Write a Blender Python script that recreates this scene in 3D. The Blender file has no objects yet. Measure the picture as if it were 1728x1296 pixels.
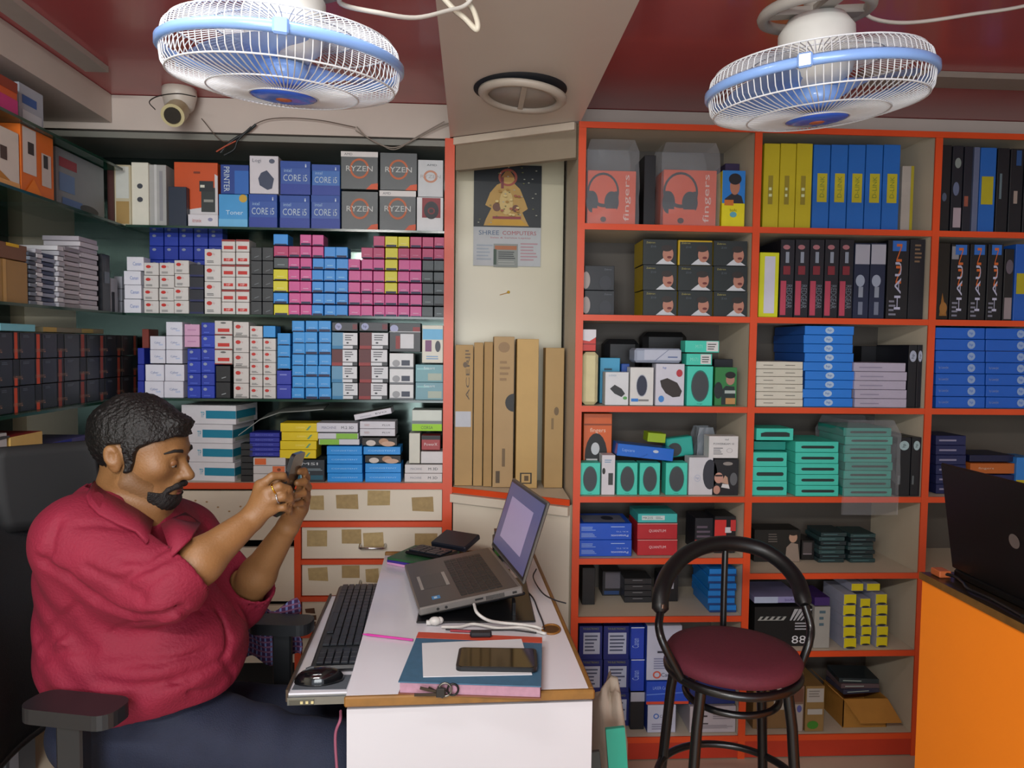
import bpy, math, random
import numpy as np
from mathutils import Matrix, Vector
random.seed(7)
S = bpy.context.scene
COL = S.collection
# ------------------------------------------------------------------ camera
F = 1250.0; CX, CY = 864.0, 648.0
CAM = Vector((0.0, 0.0, 1.47))
YAW, PIT, ROLL = math.atan(68/F), -math.atan(65/F), math.radians(0.7)
fwd = Vector((math.sin(YAW)*math.cos(PIT), math.cos(YAW)*math.cos(PIT), math.sin(PIT)))
r0 = fwd.cross(Vector((0, 0, 1))).normalized(); u0 = r0.cross(fwd).normalized()
cr = r0*math.cos(ROLL) + u0*math.sin(ROLL); cu = u0*math.cos(ROLL) - r0*math.sin(ROLL)
cd = bpy.data.cameras.new('camera'); cd.sensor_width = 36; cd.lens = F/1728*36; cd.clip_start = .02
cam = bpy.data.objects.new('camera', cd); COL.objects.link(cam)
m3 = Matrix((cr, cu, -fwd)).transposed().to_4x4(); m3.translation = CAM
cam.matrix_world = m3; S.camera = cam
def ray(px, py): return cr*(px-CX)/F - cu*(py-CY)/F + fwd
def P(px, py, Y):
    d = ray(px, py); return CAM + d*((Y-CAM.y)/d.y)
def PX(px, py, X):
    d = ray(px, py); return CAM + d*((X-CAM.x)/d.x)
def PZ(px, py, Z):
    d = ray(px, py); return CAM + d*((Z-CAM.z)/d.z)
# ------------------------------------------------------------------ light
S.view_settings.view_transform = 'Standard'; S.view_settings.look = 'None'
S.view_settings.gamma = 1; S.view_settings.exposure = 0.0
W = bpy.data.worlds.new('world'); S.world = W; W.use_nodes = True
bg = W.node_tree.nodes['Background']; bg.inputs[0].default_value = (.80, .88, 1, 1); bg.inputs[1].default_value = 1.0
def area(name, loc, rot, sx, sy, e, c=(1, 1, 1)):
    l = bpy.data.lights.new(name, 'AREA'); l.shape = 'RECTANGLE'; l.size = sx; l.size_y = sy
    l.energy = e; l.color = c
    o = bpy.data.objects.new(name, l); COL.objects.link(o); o.location = loc; o.rotation_euler = rot
    return o
area('ceiling_lamp_light', (-0.55, -0.75, 2.28), (math.radians(38), 0, 0), 1.1, .12, 46, (1, .99, .94))
area('tube_lamp_light', (-.35, .95, 2.36), (0, 0, 0), 1.2, .1, 13, (1, 1, .97))
area('shop_front_light', (-.2, -2.0, 1.35), (math.radians(90), 0, 0), 1.7, 1.5, 64, (.93, .97, 1))
# ------------------------------------------------------------------ materials
def lin(c): return c/12.92 if c <= .04045 else ((c+.055)/1.055)**2.4
def hexc(h):
    h = h.lstrip('#'); return tuple(lin(int(h[i:i+2], 16)/255) for i in (0, 2, 4))
_mc = {}
def M(h, rough=.5, metal=0.0, var=.06, scale=25, bump=0.0, bscale=200, alpha=1.0, trans=0.0, coat=0.0, emit=0.0, spec=.5):
    key = (h, rough, metal, var, scale, bump, bscale, alpha, trans, coat, emit, spec)
    if key in _mc: return _mc[key]
    m = bpy.data.materials.new('mat_'+h.strip('#')); m.use_nodes = True
    nt = m.node_tree; b = nt.nodes['Principled BSDF']; c = hexc(h)
    tc = nt.nodes.new('ShaderNodeTexCoord'); n = nt.nodes.new('ShaderNodeTexNoise')
    n.inputs['Scale'].default_value = scale; n.inputs['Detail'].default_value = 3
    nt.links.new(tc.outputs['Object'], n.inputs['Vector'])
    mx = nt.nodes.new('ShaderNodeMix'); mx.data_type = 'RGBA'
    mx.inputs[6].default_value = (*[v*(1-var*1.5) for v in c], 1); mx.inputs[7].default_value = (*[min(1, v*(1+var)) for v in c], 1)
    nt.links.new(n.outputs['Fac'], mx.inputs[0]); nt.links.new(mx.outputs[2], b.inputs['Base Color'])
    b.inputs['Roughness'].default_value = rough; b.inputs['Metallic'].default_value = metal
    b.inputs['Specular IOR Level'].default_value = spec
    b.inputs['Coat Weight'].default_value = coat; b.inputs['Coat Roughness'].default_value = .08
    if alpha < 1: b.inputs['Alpha'].default_value = alpha
    if trans: b.inputs['Transmission Weight'].default_value = trans
    if emit:
        b.inputs['Emission Color'].default_value = (*c, 1); b.inputs['Emission Strength'].default_value = emit
    if bump:
        n2 = nt.nodes.new('ShaderNodeTexNoise'); n2.inputs['Scale'].default_value = bscale; n2.inputs['Detail'].default_value = 4
        nt.links.new(tc.outputs['Object'], n2.inputs['Vector'])
        bp = nt.nodes.new('ShaderNodeBump'); bp.inputs['Strength'].default_value = bump; bp.inputs['Distance'].default_value = .01
        nt.links.new(n2.outputs['Fac'], bp.inputs['Height']); nt.links.new(bp.outputs['Normal'], b.inputs['Normal'])
    _mc[key] = m; return m
# ------------------------------------------------------------------ tags
LABELS = {}
def tag(o, label, cat, group=None, kind=None):
    o['label'] = label; o['category'] = cat
    if group: o['group'] = group
    if kind: o['kind'] = kind
    n = len(label.split())
    if n < 4 or n > 16: print('LABELLEN', n, label)
    if label in LABELS: print('LABELDUP', label)
    LABELS[label] = 1
    return o
def struct(o): o['kind'] = 'structure'; return o
def empty(name, loc, rz=0):
    o = bpy.data.objects.new(name, None); COL.objects.link(o); o.location = loc; o.rotation_euler = (0, 0, rz)
    o.empty_display_size = .05; return o
ORD = ['zeroth', 'first', 'second', 'third', 'fourth', 'fifth', 'sixth', 'seventh', 'eighth', 'ninth', 'tenth', 'eleventh', 'twelfth', 'thirteenth', 'fourteenth']
def pos(j, n):
    if n == 1: return 'only one'
    if j == 0: return 'bottom'
    if j == n-1: return 'top'
    if n == 3: return 'middle'
    return ORD[j+1]+' from bottom'
# ------------------------------------------------------------------ mesh builder
_tc = {}
def textgeo(s):
    if s in _tc: return _tc[s]
    cv = bpy.data.curves.new('t', 'FONT'); cv.body = s; cv.resolution_u = 2; cv.align_x = 'CENTER'; cv.align_y = 'CENTER'
    ob = bpy.data.objects.new('t', cv); me = bpy.data.meshes.new_from_object(ob)
    v = [(p.co.x, p.co.y) for p in me.vertices]; f = [tuple(p.vertices) for p in me.polygons]
    xs = [a[0] for a in v]; ys = [a[1] for a in v]
    cx, cy, w, h = (min(xs)+max(xs))/2, (min(ys)+max(ys))/2, max(xs)-min(xs), max(ys)-min(ys)
    _tc[s] = ([((a-cx)/w, (b-cy)/h) for a, b in v], f)
    bpy.data.objects.remove(ob); bpy.data.curves.remove(cv); bpy.data.meshes.remove(me)
    return _tc[s]
class MB:
    def __init__(s): s.v = []; s.f = []; s.mi = []; s.sm = []; s.mats = []; s.M = Matrix()
    def mat(s, m):
        if isinstance(m, str): m = M(m)
        if m not in s.mats: s.mats.append(m)
        return s.mats.index(m)
    def add(s, vs, fs, m, smooth=False):
        k = len(s.v); i = s.mat(m)
        s.v += [tuple(s.M @ Vector(p)) for p in vs]
        s.f += [tuple(a+k for a in f) for f in fs]; s.mi += [i]*len(fs); s.sm += [smooth]*len(fs); return s
    def box(s, x0, x1, y0, y1, z0, z1, m, c=0.0):
        if c <= 0:
            vs = [(x, y, z) for z in (z0, z1) for y in (y0, y1) for x in (x0, x1)]
            return s.add(vs, [(0, 2, 3, 1), (4, 5, 7, 6), (0, 1, 5, 4), (2, 6, 7, 3), (0, 4, 6, 2), (1, 3, 7, 5)], m)
        c = min(c, (x1-x0)*.45, (y1-y0)*.45, (z1-z0)*.45)
        vs = []; idx = {}
        for ix, x in enumerate((x0, x1)):
            for iy, y in enumerate((y0, y1)):
                for iz, z in enumerate((z0, z1)):
                    sx, sy, sz = (1 if ix == 0 else -1), (1 if iy == 0 else -1), (1 if iz == 0 else -1)
                    idx[ix, iy, iz] = len(vs)
                    vs += [(x, y+sy*c, z+sz*c), (x+sx*c, y, z+sz*c), (x+sx*c, y+sy*c, z)]
        def I(ix, iy, iz, a): return idx[ix, iy, iz]+a
        fs = []
        for ix in (0, 1): q = [I(ix, 0, 0, 0), I(ix, 1, 0, 0), I(ix, 1, 1, 0), I(ix, 0, 1, 0)]; fs.append(tuple(q if ix else q[::-1]))
        for iy in (0, 1): q = [I(0, iy, 0, 1), I(1, iy, 0, 1), I(1, iy, 1, 1), I(0, iy, 1, 1)]; fs.append(tuple(q[::-1] if iy else q))
        for iz in (0, 1): q = [I(0, 0, iz, 2), I(1, 0, iz, 2), I(1, 1, iz, 2), I(0, 1, iz, 2)]; fs.append(tuple(q if iz else q[::-1]))
        for iy in (0, 1):
            for iz in (0, 1): fs.append((I(0, iy, iz, 1), I(1, iy, iz, 1), I(1, iy, iz, 2), I(0, iy, iz, 2)))
        for ix in (0, 1):
            for iz in (0, 1): fs.append((I(ix, 0, iz, 0), I(ix, 1, iz, 0), I(ix, 1, iz, 2), I(ix, 0, iz, 2)))
        for ix in (0, 1):
            for iy in (0, 1): fs.append((I(ix, iy, 0, 0), I(ix, iy, 1, 0), I(ix, iy, 1, 1), I(ix, iy, 0, 1)))
        for k in idx: fs.append((idx[k], idx[k]+1, idx[k]+2))
        return s.add(vs, fs, m)
    def prism(s, poly, z0, z1, m):      # poly in xy, counter clockwise
        n = len(poly); vs = [(x, y, z0) for x, y in poly]+[(x, y, z1) for x, y in poly]
        fs = [tuple(range(n))[::-1], tuple(range(n, 2*n))]+[(i, (i+1) % n, n+(i+1) % n, n+i) for i in range(n)]
        return s.add(vs, fs, m)
    def tube(s, pts, r, m, n=8, closed=False, cap=True, r2=None, flat=1.0):
        pts = [Vector(p) for p in pts]; N = len(pts)
        rs = r if isinstance(r, (list, tuple)) else [r]*N
        T = []
        for i in range(N):
            a = pts[(i-1) % N] if closed or i > 0 else pts[i]; b = pts[(i+1) % N] if closed or i < N-1 else pts[i]
            T.append((b-a).normalized())
        u = T[0].orthogonal().normalized(); vs = []
        for i in range(N):
            u = (u - T[i]*u.dot(T[i]))
            u = u.normalized() if u.length > 1e-6 else T[i].orthogonal().normalized()
            w = T[i].cross(u)
            for k in range(n):
                a = 2*math.pi*k/n; vs.append(pts[i]+u*math.cos(a)*rs[i]+w*math.sin(a)*rs[i]*flat)
        fs = []
        for i in range(N if closed else N-1):
            j = (i+1) % N
            for k in range(n): fs.append((i*n+k, i*n+(k+1) % n, j*n+(k+1) % n, j*n+k))
        s.add(vs, fs, m, True)
        if cap and not closed:
            s.add(vs[:n], [tuple(range(n))[::-1]], m); s.add(vs[-n:], [tuple(range(n))], m)
        return s
    def lathe(s, prof, m, n=32, center=(0, 0, 0), smooth=True, closed=False):   # prof list of (r,z)
        vs = []; N = len(prof)
        for r, z in prof:
            for k in range(n):
                a = 2*math.pi*k/n; vs.append((center[0]+r*math.cos(a), center[1]+r*math.sin(a), center[2]+z))
        fs = []
        for i in range(N if closed else N-1):
            j = (i+1) % N
            for k in range(n): fs.append((i*n+k, i*n+(k+1) % n, j*n+(k+1) % n, j*n+k))
        s.add(vs, fs, m, smooth)
        if not closed:
            if prof[0][0] > 1e-5: s.add(vs[:n], [tuple(range(n))[::-1]], m)
            if prof[-1][0] > 1e-5: s.add(vs[-n:], [tuple(range(n))], m)
        return s
    def ball(s, c, r, m, n=12, k=8):
        if not isinstance(r, (tuple, list)): r = (r, r, r)
        vs = []; fs = []
        for i in range(k+1):
            t = math.pi*i/k
            for j in range(n):
                a = 2*math.pi*j/n; vs.append((c[0]+r[0]*math.sin(t)*math.cos(a), c[1]+r[1]*math.sin(t)*math.sin(a), c[2]+r[2]*math.cos(t)))
        for i in range(k):
            for j in range(n): fs.append((i*n+j, (i+1)*n+j, (i+1)*n+(j+1) % n, i*n+(j+1) % n))
        return s.add(vs, fs, m, True)
    def build(s, name, parent=None, loc=None, rz=0):
        me = bpy.data.meshes.new(name); me.from_pydata(s.v, [], s.f)
        for m in s.mats: me.materials.append(m)
        me.polygons.foreach_set('material_index', s.mi); me.polygons.foreach_set('use_smooth', s.sm); me.update()
        o = bpy.data.objects.new(name, me); COL.objects.link(o)
        if parent: o.parent = parent
        if loc is not None: o.location = loc; o.rotation_euler = (0, 0, rz)
        return o
# decals on a plane: given function pt(u,v,h) -> 3D ; list of decals in fractions
def decals(mb, pt, w, h, dec, face='f'):
    lay = 0
    for d in dec:
        k = d[0]; lay += 1; e = .0006+.00035*lay
        if k == 'r':
            _, a, b, c, f, m = d; q = [(a, b), (c, b), (c, f), (a, f)]
            mb.add([pt(x*w, y*h, e) for x, y in q], [(0, 1, 2, 3)], m)
        elif k == 'p':
            q = d[1]; mb.add([pt(x*w, y*h, e) for x, y in q], [tuple(range(len(q)))], d[2])
        elif k == 'e':
            _, a, b, ra, rb, m = d; n = 20
            mb.add([pt((a+ra*math.cos(2*math.pi*i/n))*w, (b+rb*math.sin(2*math.pi*i/n))*h, e) for i in range(n)], [tuple(range(n))], m)
        elif k == 'ring':
            _, a, b, ra, rb, t, m = d; n = 24; vs = []
            for i in range(n):
                c_, s_ = math.cos(2*math.pi*i/n), math.sin(2*math.pi*i/n)
                vs += [pt((a+ra*c_)*w, (b+rb*s_)*h, e), pt((a+ra*(1-t)*c_)*w, (b+rb*(1-t)*s_)*h, e)]
            mb.add(vs, [(2*i, (2*i+2) % (2*n), (2*i+3) % (2*n), 2*i+1) for i in range(n)], m)
        elif k == 't':      # text: string, cu, cv, width frac, height frac, mat, rotation (0 or 90 or -90)
            _, st, a, b, tw, th, m = d[:7]; rot = d[7] if len(d) > 7 else 0
            vs, fs = textgeo(st); out = []
            for x, y in vs:
                if rot == 90: x, y = -y, x
                elif rot == -90: x, y = y, -x
                elif rot == 180: x, y = -x, -y
                out.append(pt((a+x*tw)*w, (b+y*th)*h, e))
            mb.add(out, fs, m)
        elif k == 'lines':  # fake small print: x0,y0,x1,y1,n,mat
            _, a, b, c, f, n, m = d
            for i in range(n):
                yy = b+(f-b)*(i+.5)/n; t = (f-b)/n*.22; xe = c-(c-a)*random.random()*.35
                mb.add([pt(x*w, y*h, e) for x, y in ((a, yy-t), (xe, yy-t), (xe, yy+t), (a, yy+t))], [(0, 1, 2, 3)], m)
def carton_mb(w, d, h, col, dec=(), side=None, top=None, c=.0012, rough=.42, sdec=(), tdec=()):
    mb = MB(); cm = M(col, rough) if isinstance(col, str) else col
    mb.box(-w/2, w/2, -d/2, d/2, 0, h, cm, c)
    dd = []
    for q in dec:
        dd.append(q)
    decals(mb, lambda u, v, e: (u-w/2, -d/2-e, v), w, h, dd)
    sd = list(sdec)
    if side: sd = [('r', .01, .01, .99, .99, side)]+sd
    if sd:
        decals(mb, lambda u, v, e: (-w/2-e, d/2-u, v), d, h, sd)
        decals(mb, lambda u, v, e: (w/2+e, u-d/2, v), d, h, sd)
    td = list(tdec)
    if top: td = [('r', .01, .01, .99, .99, top)]+td
    if td: decals(mb, lambda u, v, e: (u-w/2, v-d/2, h+e), w, d, td)
    return mb
_cc = {}
def carton(name, w, d, h, col, dec, loc, rz, **kw):
    key = (name, round(w, 3), round(d, 3), round(h, 3), repr(col), repr(dec), repr(kw))
    if key in _cc:
        o = _cc[key].copy(); COL.objects.link(o)
        for k in ('label', 'category', 'group'):
            if k in o: del o[k]
    else:
        o = carton_mb(w, d, h, col, dec, **kw).build(name); _cc[key] = o
    o.location = loc; o.rotation_euler = (0, 0, rz); return o
def box(name, label, cat, px0, px1, pyt, zb, yf, d, col, dec=(), group=None, h=None, rz=0, **kw):
    """a carton whose front face spans the given picture columns at depth yf and stands on height zb"""
    if h is None: h = P((px0+px1)/2, pyt, yf).z-zb
    py = 583+(px0-796)*.0122-(zb+h/2-1.47)*F/(yf*1.0); x0 = P(px0, py, yf).x; x1 = P(px1, py, yf).x
    zb += .0008; h -= .0008
    if yf < 2.84:
        for c in range(3):      # keep clear of the uprights
            if xs[c]+PW*.3 < (x0+x1)/2 < xs[c+1]+PW*.6: x0 = max(x0, xs[c]+PW+.001); x1 = min(x1, xs[c+1]-.0005)
        if (x0+x1)/2 > xs[0]+PW: d = min(d, RB-.003-yf)
    elif (x0+x1)/2 < xpl:
        x1 = min(x1, xpl-.001); d = min(d, UB-.014-yf)
    w = x1-x0-.0014; cx = (x0+x1)/2
    o = carton(name, w, d, h, col, dec, (cx+math.sin(-rz)*0, yf+d/2, zb), rz, **kw)
    return tag(o, label, cat, group)
def boxL(name, label, cat, px0, px1, pyt, zb, X, d, col, dec=(), group=None, h=None, **kw):
    """same on the left wall shelves: front face looks along +X"""
    if h is None: h = PX((px0+px1)/2, pyt, X).z-zb
    def yy(px):
        y = -X*F/(796-px)
        for _ in range(3): py = 583+(px-796)*.0122-(zb+h/2-1.47)*F/y; y = PX(px, py, X).y
        return y
    y0, y1 = yy(px0), yy(px1)
    zb += .0008; h -= .0008
    o = carton(name, y1-y0-.0014, d, h, col, dec, (X-d/2, (y0+y1)/2, zb), math.pi/2, **kw)
    return tag(o, label, cat, group)
def stack(name, desc, cat, px0, px1, pyt, zb, n, yf, d, cols, dec=(), group=None, where='', jit=.0, gap=.0006, **kw):
    """n cartons piled up; cols may be one colour or a list from the bottom up"""
    H = (P((px0+px1)/2, pyt, yf).z-zb)/n; out = []
    for j in range(n):
        c = cols[j % len(cols)] if isinstance(cols, list) else cols
        dj = dec[j % len(dec)] if dec and isinstance(dec[0], list) else dec
        dn = desc[j % len(desc)] if isinstance(desc, list) else desc
        o = box(name, f"{dn}, {pos(j, n)} {where}", cat, px0, px1, 0, zb+j*H, yf, d, c, dj, group, h=H-gap, **kw)
        if jit: o.location.x += random.uniform(-jit, jit); o.location.y += abs(random.uniform(0, jit))
        out.append(o)
    return out
# ------------------------------------------------------------------ room
YL, YR = 2.85, 2.60          # fronts of the left and right shelving
XL = P(210, 540, YL).x       # front of the left wall shelves
RED = M('#d64a1e', .38, var=.10, scale=6); CREAM = M('#d8cdba', .5, var=.05, scale=4, bump=.05, bscale=30)
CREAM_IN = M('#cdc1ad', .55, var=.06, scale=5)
WALLC = M('#c9c2ab', .45, var=.05, scale=3)
mk = MB().box(-3.2, 3.6, -3.0, 3.6, -.085, -.035, M('#b8ac98', .5, var=.12, scale=3)); struct(mk.build('floor'))
CEIL = 2.385
cm = MB().box(-3.2, 3.6, -3.0, 3.6, CEIL, CEIL+.05, M('#ae5052', .26, var=.12, scale=2.5, coat=.2)); struct(cm.build('ceiling'))
struct(MB().box(-3.2, 3.6, 3.35, 3.42, 0, CEIL, WALLC).build('wall_back'))
struct(MB().box(-2.02, -1.95, -3.0, 3.35, 0, CEIL, WALLC).build('wall_left'))
struct(MB().box(2.9, 2.97, -3.0, 3.35, 0, CEIL, WALLC).build('wall_right'))
# central dropped beam in cream
bx0, bx1 = PZ(736, 8, 2.25).x, PZ(975, 215, 2.25).x
xp = P(757, 500, YL).x; xq = P(972, 500, YR).x
BEAM = M('#cdc2b8', .4, var=.04, scale=5)
mb = MB(); mb.prism([(bx0, -3), (bx1, -3), (bx1, YR-.007), (bx0, YL-.007)], 2.25, CEIL-.001, BEAM)
struct(mb.build('trim_1'))
# bulkheads above the two shelving units
BH = M('#c6bab0', .55, var=.06, scale=6)
struct(MB().box(-1.94, bx0-.002, 2.885, 3.345, 2.256, CEIL-.002, BH).build('trim_2'))
struct(MB().box(bx1+.002, 2.89, 2.885, 3.345, 2.256, CEIL-.002, BH).build('trim_3'))
# left coving along the left wall
struct(MB().box(-1.94, XL-.05, -2.9, 2.88, 2.28, CEIL-.002, BH).build('trim_4'))
# ceiling battens
PAN = M('#a39a92', .5)
a = PZ(10, 8, CEIL-.012); b = PZ(180, 118, CEIL-.012)
struct(MB().box(a.x-.03, a.x+.045, a.y-.7, b.y, CEIL-.02, CEIL-.001, PAN).build('trim_5'))
a = PZ(1585, 135, CEIL-.012)
struct(MB().box(bx1+.9, 2.88, a.y-.05, a.y+.05, CEIL-.02, CEIL-.001, M('#8d8279', .5)).build('trim_6'))
# diagonal trim and lintel over the niche
mb = MB(); p0, p1 = Vector((xp+.0225, YL+.003, 0)), Vector((xq-.007, YR+.015, 0)); nrm = Vector((p1.y-p0.y, -(p1.x-p0.x), 0)).normalized()
def diag(mb, t0, t1, z0, z1, m, off=0.0):
    a = p0+nrm*(t0+0); b = p1+nrm*t0; c = p1+nrm*t1; d = p0+nrm*t1
    q = [(a.x, a.y), (b.x, b.y), (c.x, c.y), (d.x, d.y)]
    ar = sum(q[i][0]*q[(i+1) % 4][1]-q[(i+1) % 4][0]*q[i][1] for i in range(4))
    mb.prism(q if ar > 0 else q[::-1], z0, z1, m); return mb
sgn = 1 if nrm.y < 0 else -1     # nrm towards the viewer
diag(mb, -.03*sgn, 0, 2.13, 2.249, M('#8d7f6c', .55)); struct(mb.build('trim_7'))
mb = MB(); diag(mb, 0.0005*sgn, .018*sgn, 2.222, 2.248, M('#cdbfae', .4)); struct(mb.build('trim_8'))
# niche back wall
NB = 3.0
struct(MB().box(xp+.021, xq-.001, NB, NB+.04, 0, 2.249, M('#cbc4aa', .3, var=.05, scale=3)).build('wall_niche'))
# -- ledge, lower diagonal panel
lz = P(800, 822, YL).z
mb = MB(); q = [(p0.x, p0.y), (p1.x, p1.y), (p1.x, NB-.002), (p0.x, NB-.002)]
led = empty('niche_ledge', (p0.x, p0.y, 0)); tag(led, 'cream diagonal ledge and panel with red edge between the two shelf units', 'ledge')
mb.M = Matrix.Translation((-p0.x, -p0.y, 0))
mb.prism(q, lz-.02, lz, CREAM); mb.build('shelf_board', led)
e = MB(); e.M = Matrix.Translation((-p0.x, -p0.y, 0)); diag(e, .0005*sgn, .008*sgn, lz-.021, lz+.001, RED); e.build('edge_band', led)
e = MB(); e.M = Matrix.Translation((-p0.x, -p0.y, 0)); diag(e, -.02*sgn, -.002*sgn, .0, lz-.022, CREAM); e.build('panel', led)
e = MB(); e.M = Matrix.Translation((-p0.x, -p0.y, 0)); diag(e, .0*sgn, .022*sgn, lz-.055, lz-.024, CREAM); e.build('rail', led)
# ------------------------------------------------------------------ left shelving unit (back)
T = .022
zs = {}
zs['L1'] = P(500, 385, YL).z; zs['L2'] = P(500, 532, YL).z; zs['L3'] = P(500, 674, YL).z; zs['L4'] = P(500, 815, YL).z
UB = 3.2   # back of the left unit
unit = empty('wall_display_unit', (-.6, YL, 0)); tag(unit, 'red edged display unit with glass shelves and drawers behind the seated man', 'shelf unit')
def up(mb, name, par, org): 
    mb.v = [(x-org[0], y-org[1], z-org[2]) for x, y, z in mb.v]; return mb.build(name, par)
O = (-.6, YL, 0)
xpr = P(765, 500, YL).x; xpl = P(750, 500, YL).x
xul = XL-.35
up(MB().box(xpl, xpr, YL, UB, 0, 2.245, CREAM_IN), 'side_panel', unit, O)
up(MB().box(xpl-.002, xpr+.001, YL-.006, YL+.001, 0, 2.247, RED), 'post', unit, O)
MIR = M('#414c48', .12, metal=.85, var=.1, scale=8)
up(MB().box(xul, xpl, UB-.012, UB, zs['L4'], 2.245, MIR), 'mirror_back', unit, O)['label'] = 'dark greenish mirror back panel'
up(MB().box(xul, xpl, YL+.03, UB, 2.225, 2.247, M('#7c7c74', .4)), 'top_board', unit, O)
GLASS = M('#1d5340', .06, alpha=.62, var=.1, spec=.8); GEDGE = M('#12382b', .15, var=.3, scale=9)
for k in ('L1', 'L2', 'L3'):
    g = MB().box(xul+.36, xpl-.001, YL, UB-.013, zs[k]-.008, zs[k], GLASS); g.box(xul+.36, xpl-.001, YL-.002, YL-.0003, zs[k]-.0085, zs[k]+.0003, GEDGE)
    up(g, 'glass_shelf', unit, O)
z4 = zs['L4']
up(MB().box(XL+.0, xpl, YL+.002, UB, z4-.02, z4, CREAM_IN), 'shelf_board', unit, O)
xdl = P(497, 950, YL).x; xdl2 = P(508, 950, YL).x
r = MB().box(XL+.0, xpl-.002, YL-.005, YL+.001, P(500, 825, YL).z, z4+.001, RED)
up(r, 'edge_band', unit, O)
zd = [P(630, y, YL).z for y in (825, 880, 889, 944, 952, 1006, 1014, 1066, 1075, 1127, 1136)]
fr = MB().box(xdl, xdl2, YL-.005, YL+.03, 0, P(500, 884, YL).z+.006, RED)
for i in (1, 3, 5, 7, 9): fr.box(xdl2-.001, xpl-.001, YL-.005, YL+.03, zd[i+1], zd[i]-.0005, RED)
fr.box(xdl2-.001, xpl-.001, YL-.005, YL+.03, 0, .06, RED)
up(fr, 'drawer_frame', unit, O)
up(MB().box(XL+.012, xpl-.002, YL+.16, UB, 0.0, z4-.021, M('#181412', .8)), 'carcass', unit, O)
KR = [M('#b09868', .7, var=.2, scale=60), M('#a58c5e', .7, var=.2, scale=60)]
patches = [[(523, 547, 836, 860), (568, 605, 834, 858), (620, 658, 828, 853), (696, 732, 838, 862)],
           [(518, 552, 895, 922), (577, 610, 893, 917), (614, 648, 898, 922), (700, 738, 900, 922)],
           [(521, 554, 957, 979), (577, 607, 954, 975), (618, 640, 959, 982)],
           [(516, 532, 1026, 1034), (522, 534, 1038, 1046), (517, 532, 1049, 1058)], []]
for i in range(5):
    zt, zb_ = zd[2*i], zd[2*i+1]
    x0 = P(500 if i == 0 else 509, 850, YL).x; x1 = xpl-.004
    if i == 4: zb_ = .07
    m = MB().box(x0, x1, YL+.004, YL+.022, zb_+.003, zt-.003, CREAM)
    for k, (a_, b_, c_, d_) in enumerate(patches[i]):
        A, B = P(a_, c_, YL+.004), P(b_, d_, YL+.004); e_ = YL+.0032-.0002*k; t = random.uniform(-.004, .004)
        pm = KR[k % 2] if i != 3 else M('#5a3a28', .7)
        m.add([(A.x, e_, B.z), (B.x, e_, B.z+t), (B.x+t, e_, A.z), (A.x+t, e_, A.z+t)], [(0, 1, 2, 3)], pm)
    dr = up(m, 'drawer', unit, O)
    if i in (1, 2):
        hx0, hx1, hy = (608, 650, 922) if i == 1 else (608, 650, 984)
        A, B = P(hx0, hy, YL), P(hx1, hy, YL); A.z = B.z = A.z
        hm = MB().tube([(A.x, YL+.003, A.z+.008), (A.x, YL-.022, A.z), (A.x+.006, YL-.028, A.z), (B.x-.006, YL-.028, A.z), (B.x, YL-.022, A.z), (B.x, YL+.003, A.z+.008)], .005, M('#c8c8c8', .18, metal=1), 8)
        up(hm, 'handle', dr, O)['label'] = 'chrome drawer pull'
for i, (a_, b_) in enumerate(((829, 912), (925, 1016), (1023, 1120))):
    m = MB().box(XL+.01, xdl-.003, YL+.006, YL+.024, P(400, b_, YL).z, P(400, a_, YL).z, CREAM)
    if i == 0:
        for k in range(7):
            A = P(330+k*19, 842+random.random()*22, YL+.006); m.add([(A.x+.005*math.cos(t), YL+.0053, A.z+.0035*math.sin(t)) for t in (0, 1, 2, 3, 4, 5)], [(0, 1, 2, 3, 4, 5)], M('#a5855c', .7))
    up(m, 'drawer_front', unit, O)
# ------------------------------------------------------------------ right shelving unit
RB = YR+.33
Zr = lambda px, py: P(px, py, YR).z
xs = [P(x, 600, YR).x for x in (967, 1263, 1563)]; PW = .026
xs.append(xs[2]+(xs[2]-xs[1])); xs[0] = xq
OR = ((xs[0]+xs[3])/2, YR, 0)
ru = empty('shelving_unit', OR); tag(ru, 'tall open red edged shelving unit full of boxes behind the stool', 'shelf unit')
TOPZ = 2.24
for i, x in enumerate(xs):
    up(MB().box(x+.002, x+PW-.002, YR, RB, 0, TOPZ, CREAM_IN), 'upright_panel', ru, OR)
    up(MB().box(x, x+PW, YR-.006, YR-.0002, 0, TOPZ-.0125, RED), 'post', ru, OR)
up(MB().box(xs[0], xs[3]+PW, RB, RB+.012, 0, TOPZ, M('#575049', .6, var=.1, scale=4)), 'back_panel', ru, OR)
t = MB().box(xs[0], xs[3]+PW, YR, RB, TOPZ, TOPZ+.009, CREAM_IN); t.box(xs[0], xs[3]+PW, YR-.006, YR-.0002, TOPZ-.012, TOPZ+.009, RED)
up(t, 'top_board', ru, OR)
SH = [[Zr(1120, 380), Zr(1120, 533), Zr(1120, 686), Zr(1120, 838), Zr(1120, 942), Zr(1120, 1040), Zr(1120, 1243)],
      [Zr(1410, 384), Zr(1410, 537), Zr(1410, 693), Zr(1410, 846), Zr(1410, 967), Zr(1410, 1098), Zr(1410, 1243)],
      [Zr(1650, 390), Zr(1650, 545), Zr(1650, 697), Zr(1650, 850), Zr(1650, 980), Zr(1650, 1110), Zr(1650, 1243)]]
for c in range(3):
    for k, z in enumerate(SH[c]):
        if c == 2: z = SH[1][k]; SH[2][k] = z
        if c == 1 and k in (0, 1, 2, 3, 6): z = SH[0][k]; SH[1][k] = z
        m = MB().box(xs[c]+PW-.001, xs[c+1]+.001, YR+.001, RB-.001, z-.02, z, CREAM_IN)
        m.box(xs[c]+PW-.001, xs[c+1]+.001, YR-.005, YR+.0008, z-.0205, z+.0005, RED)
        up(m, 'shelf_board', ru, OR)
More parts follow.
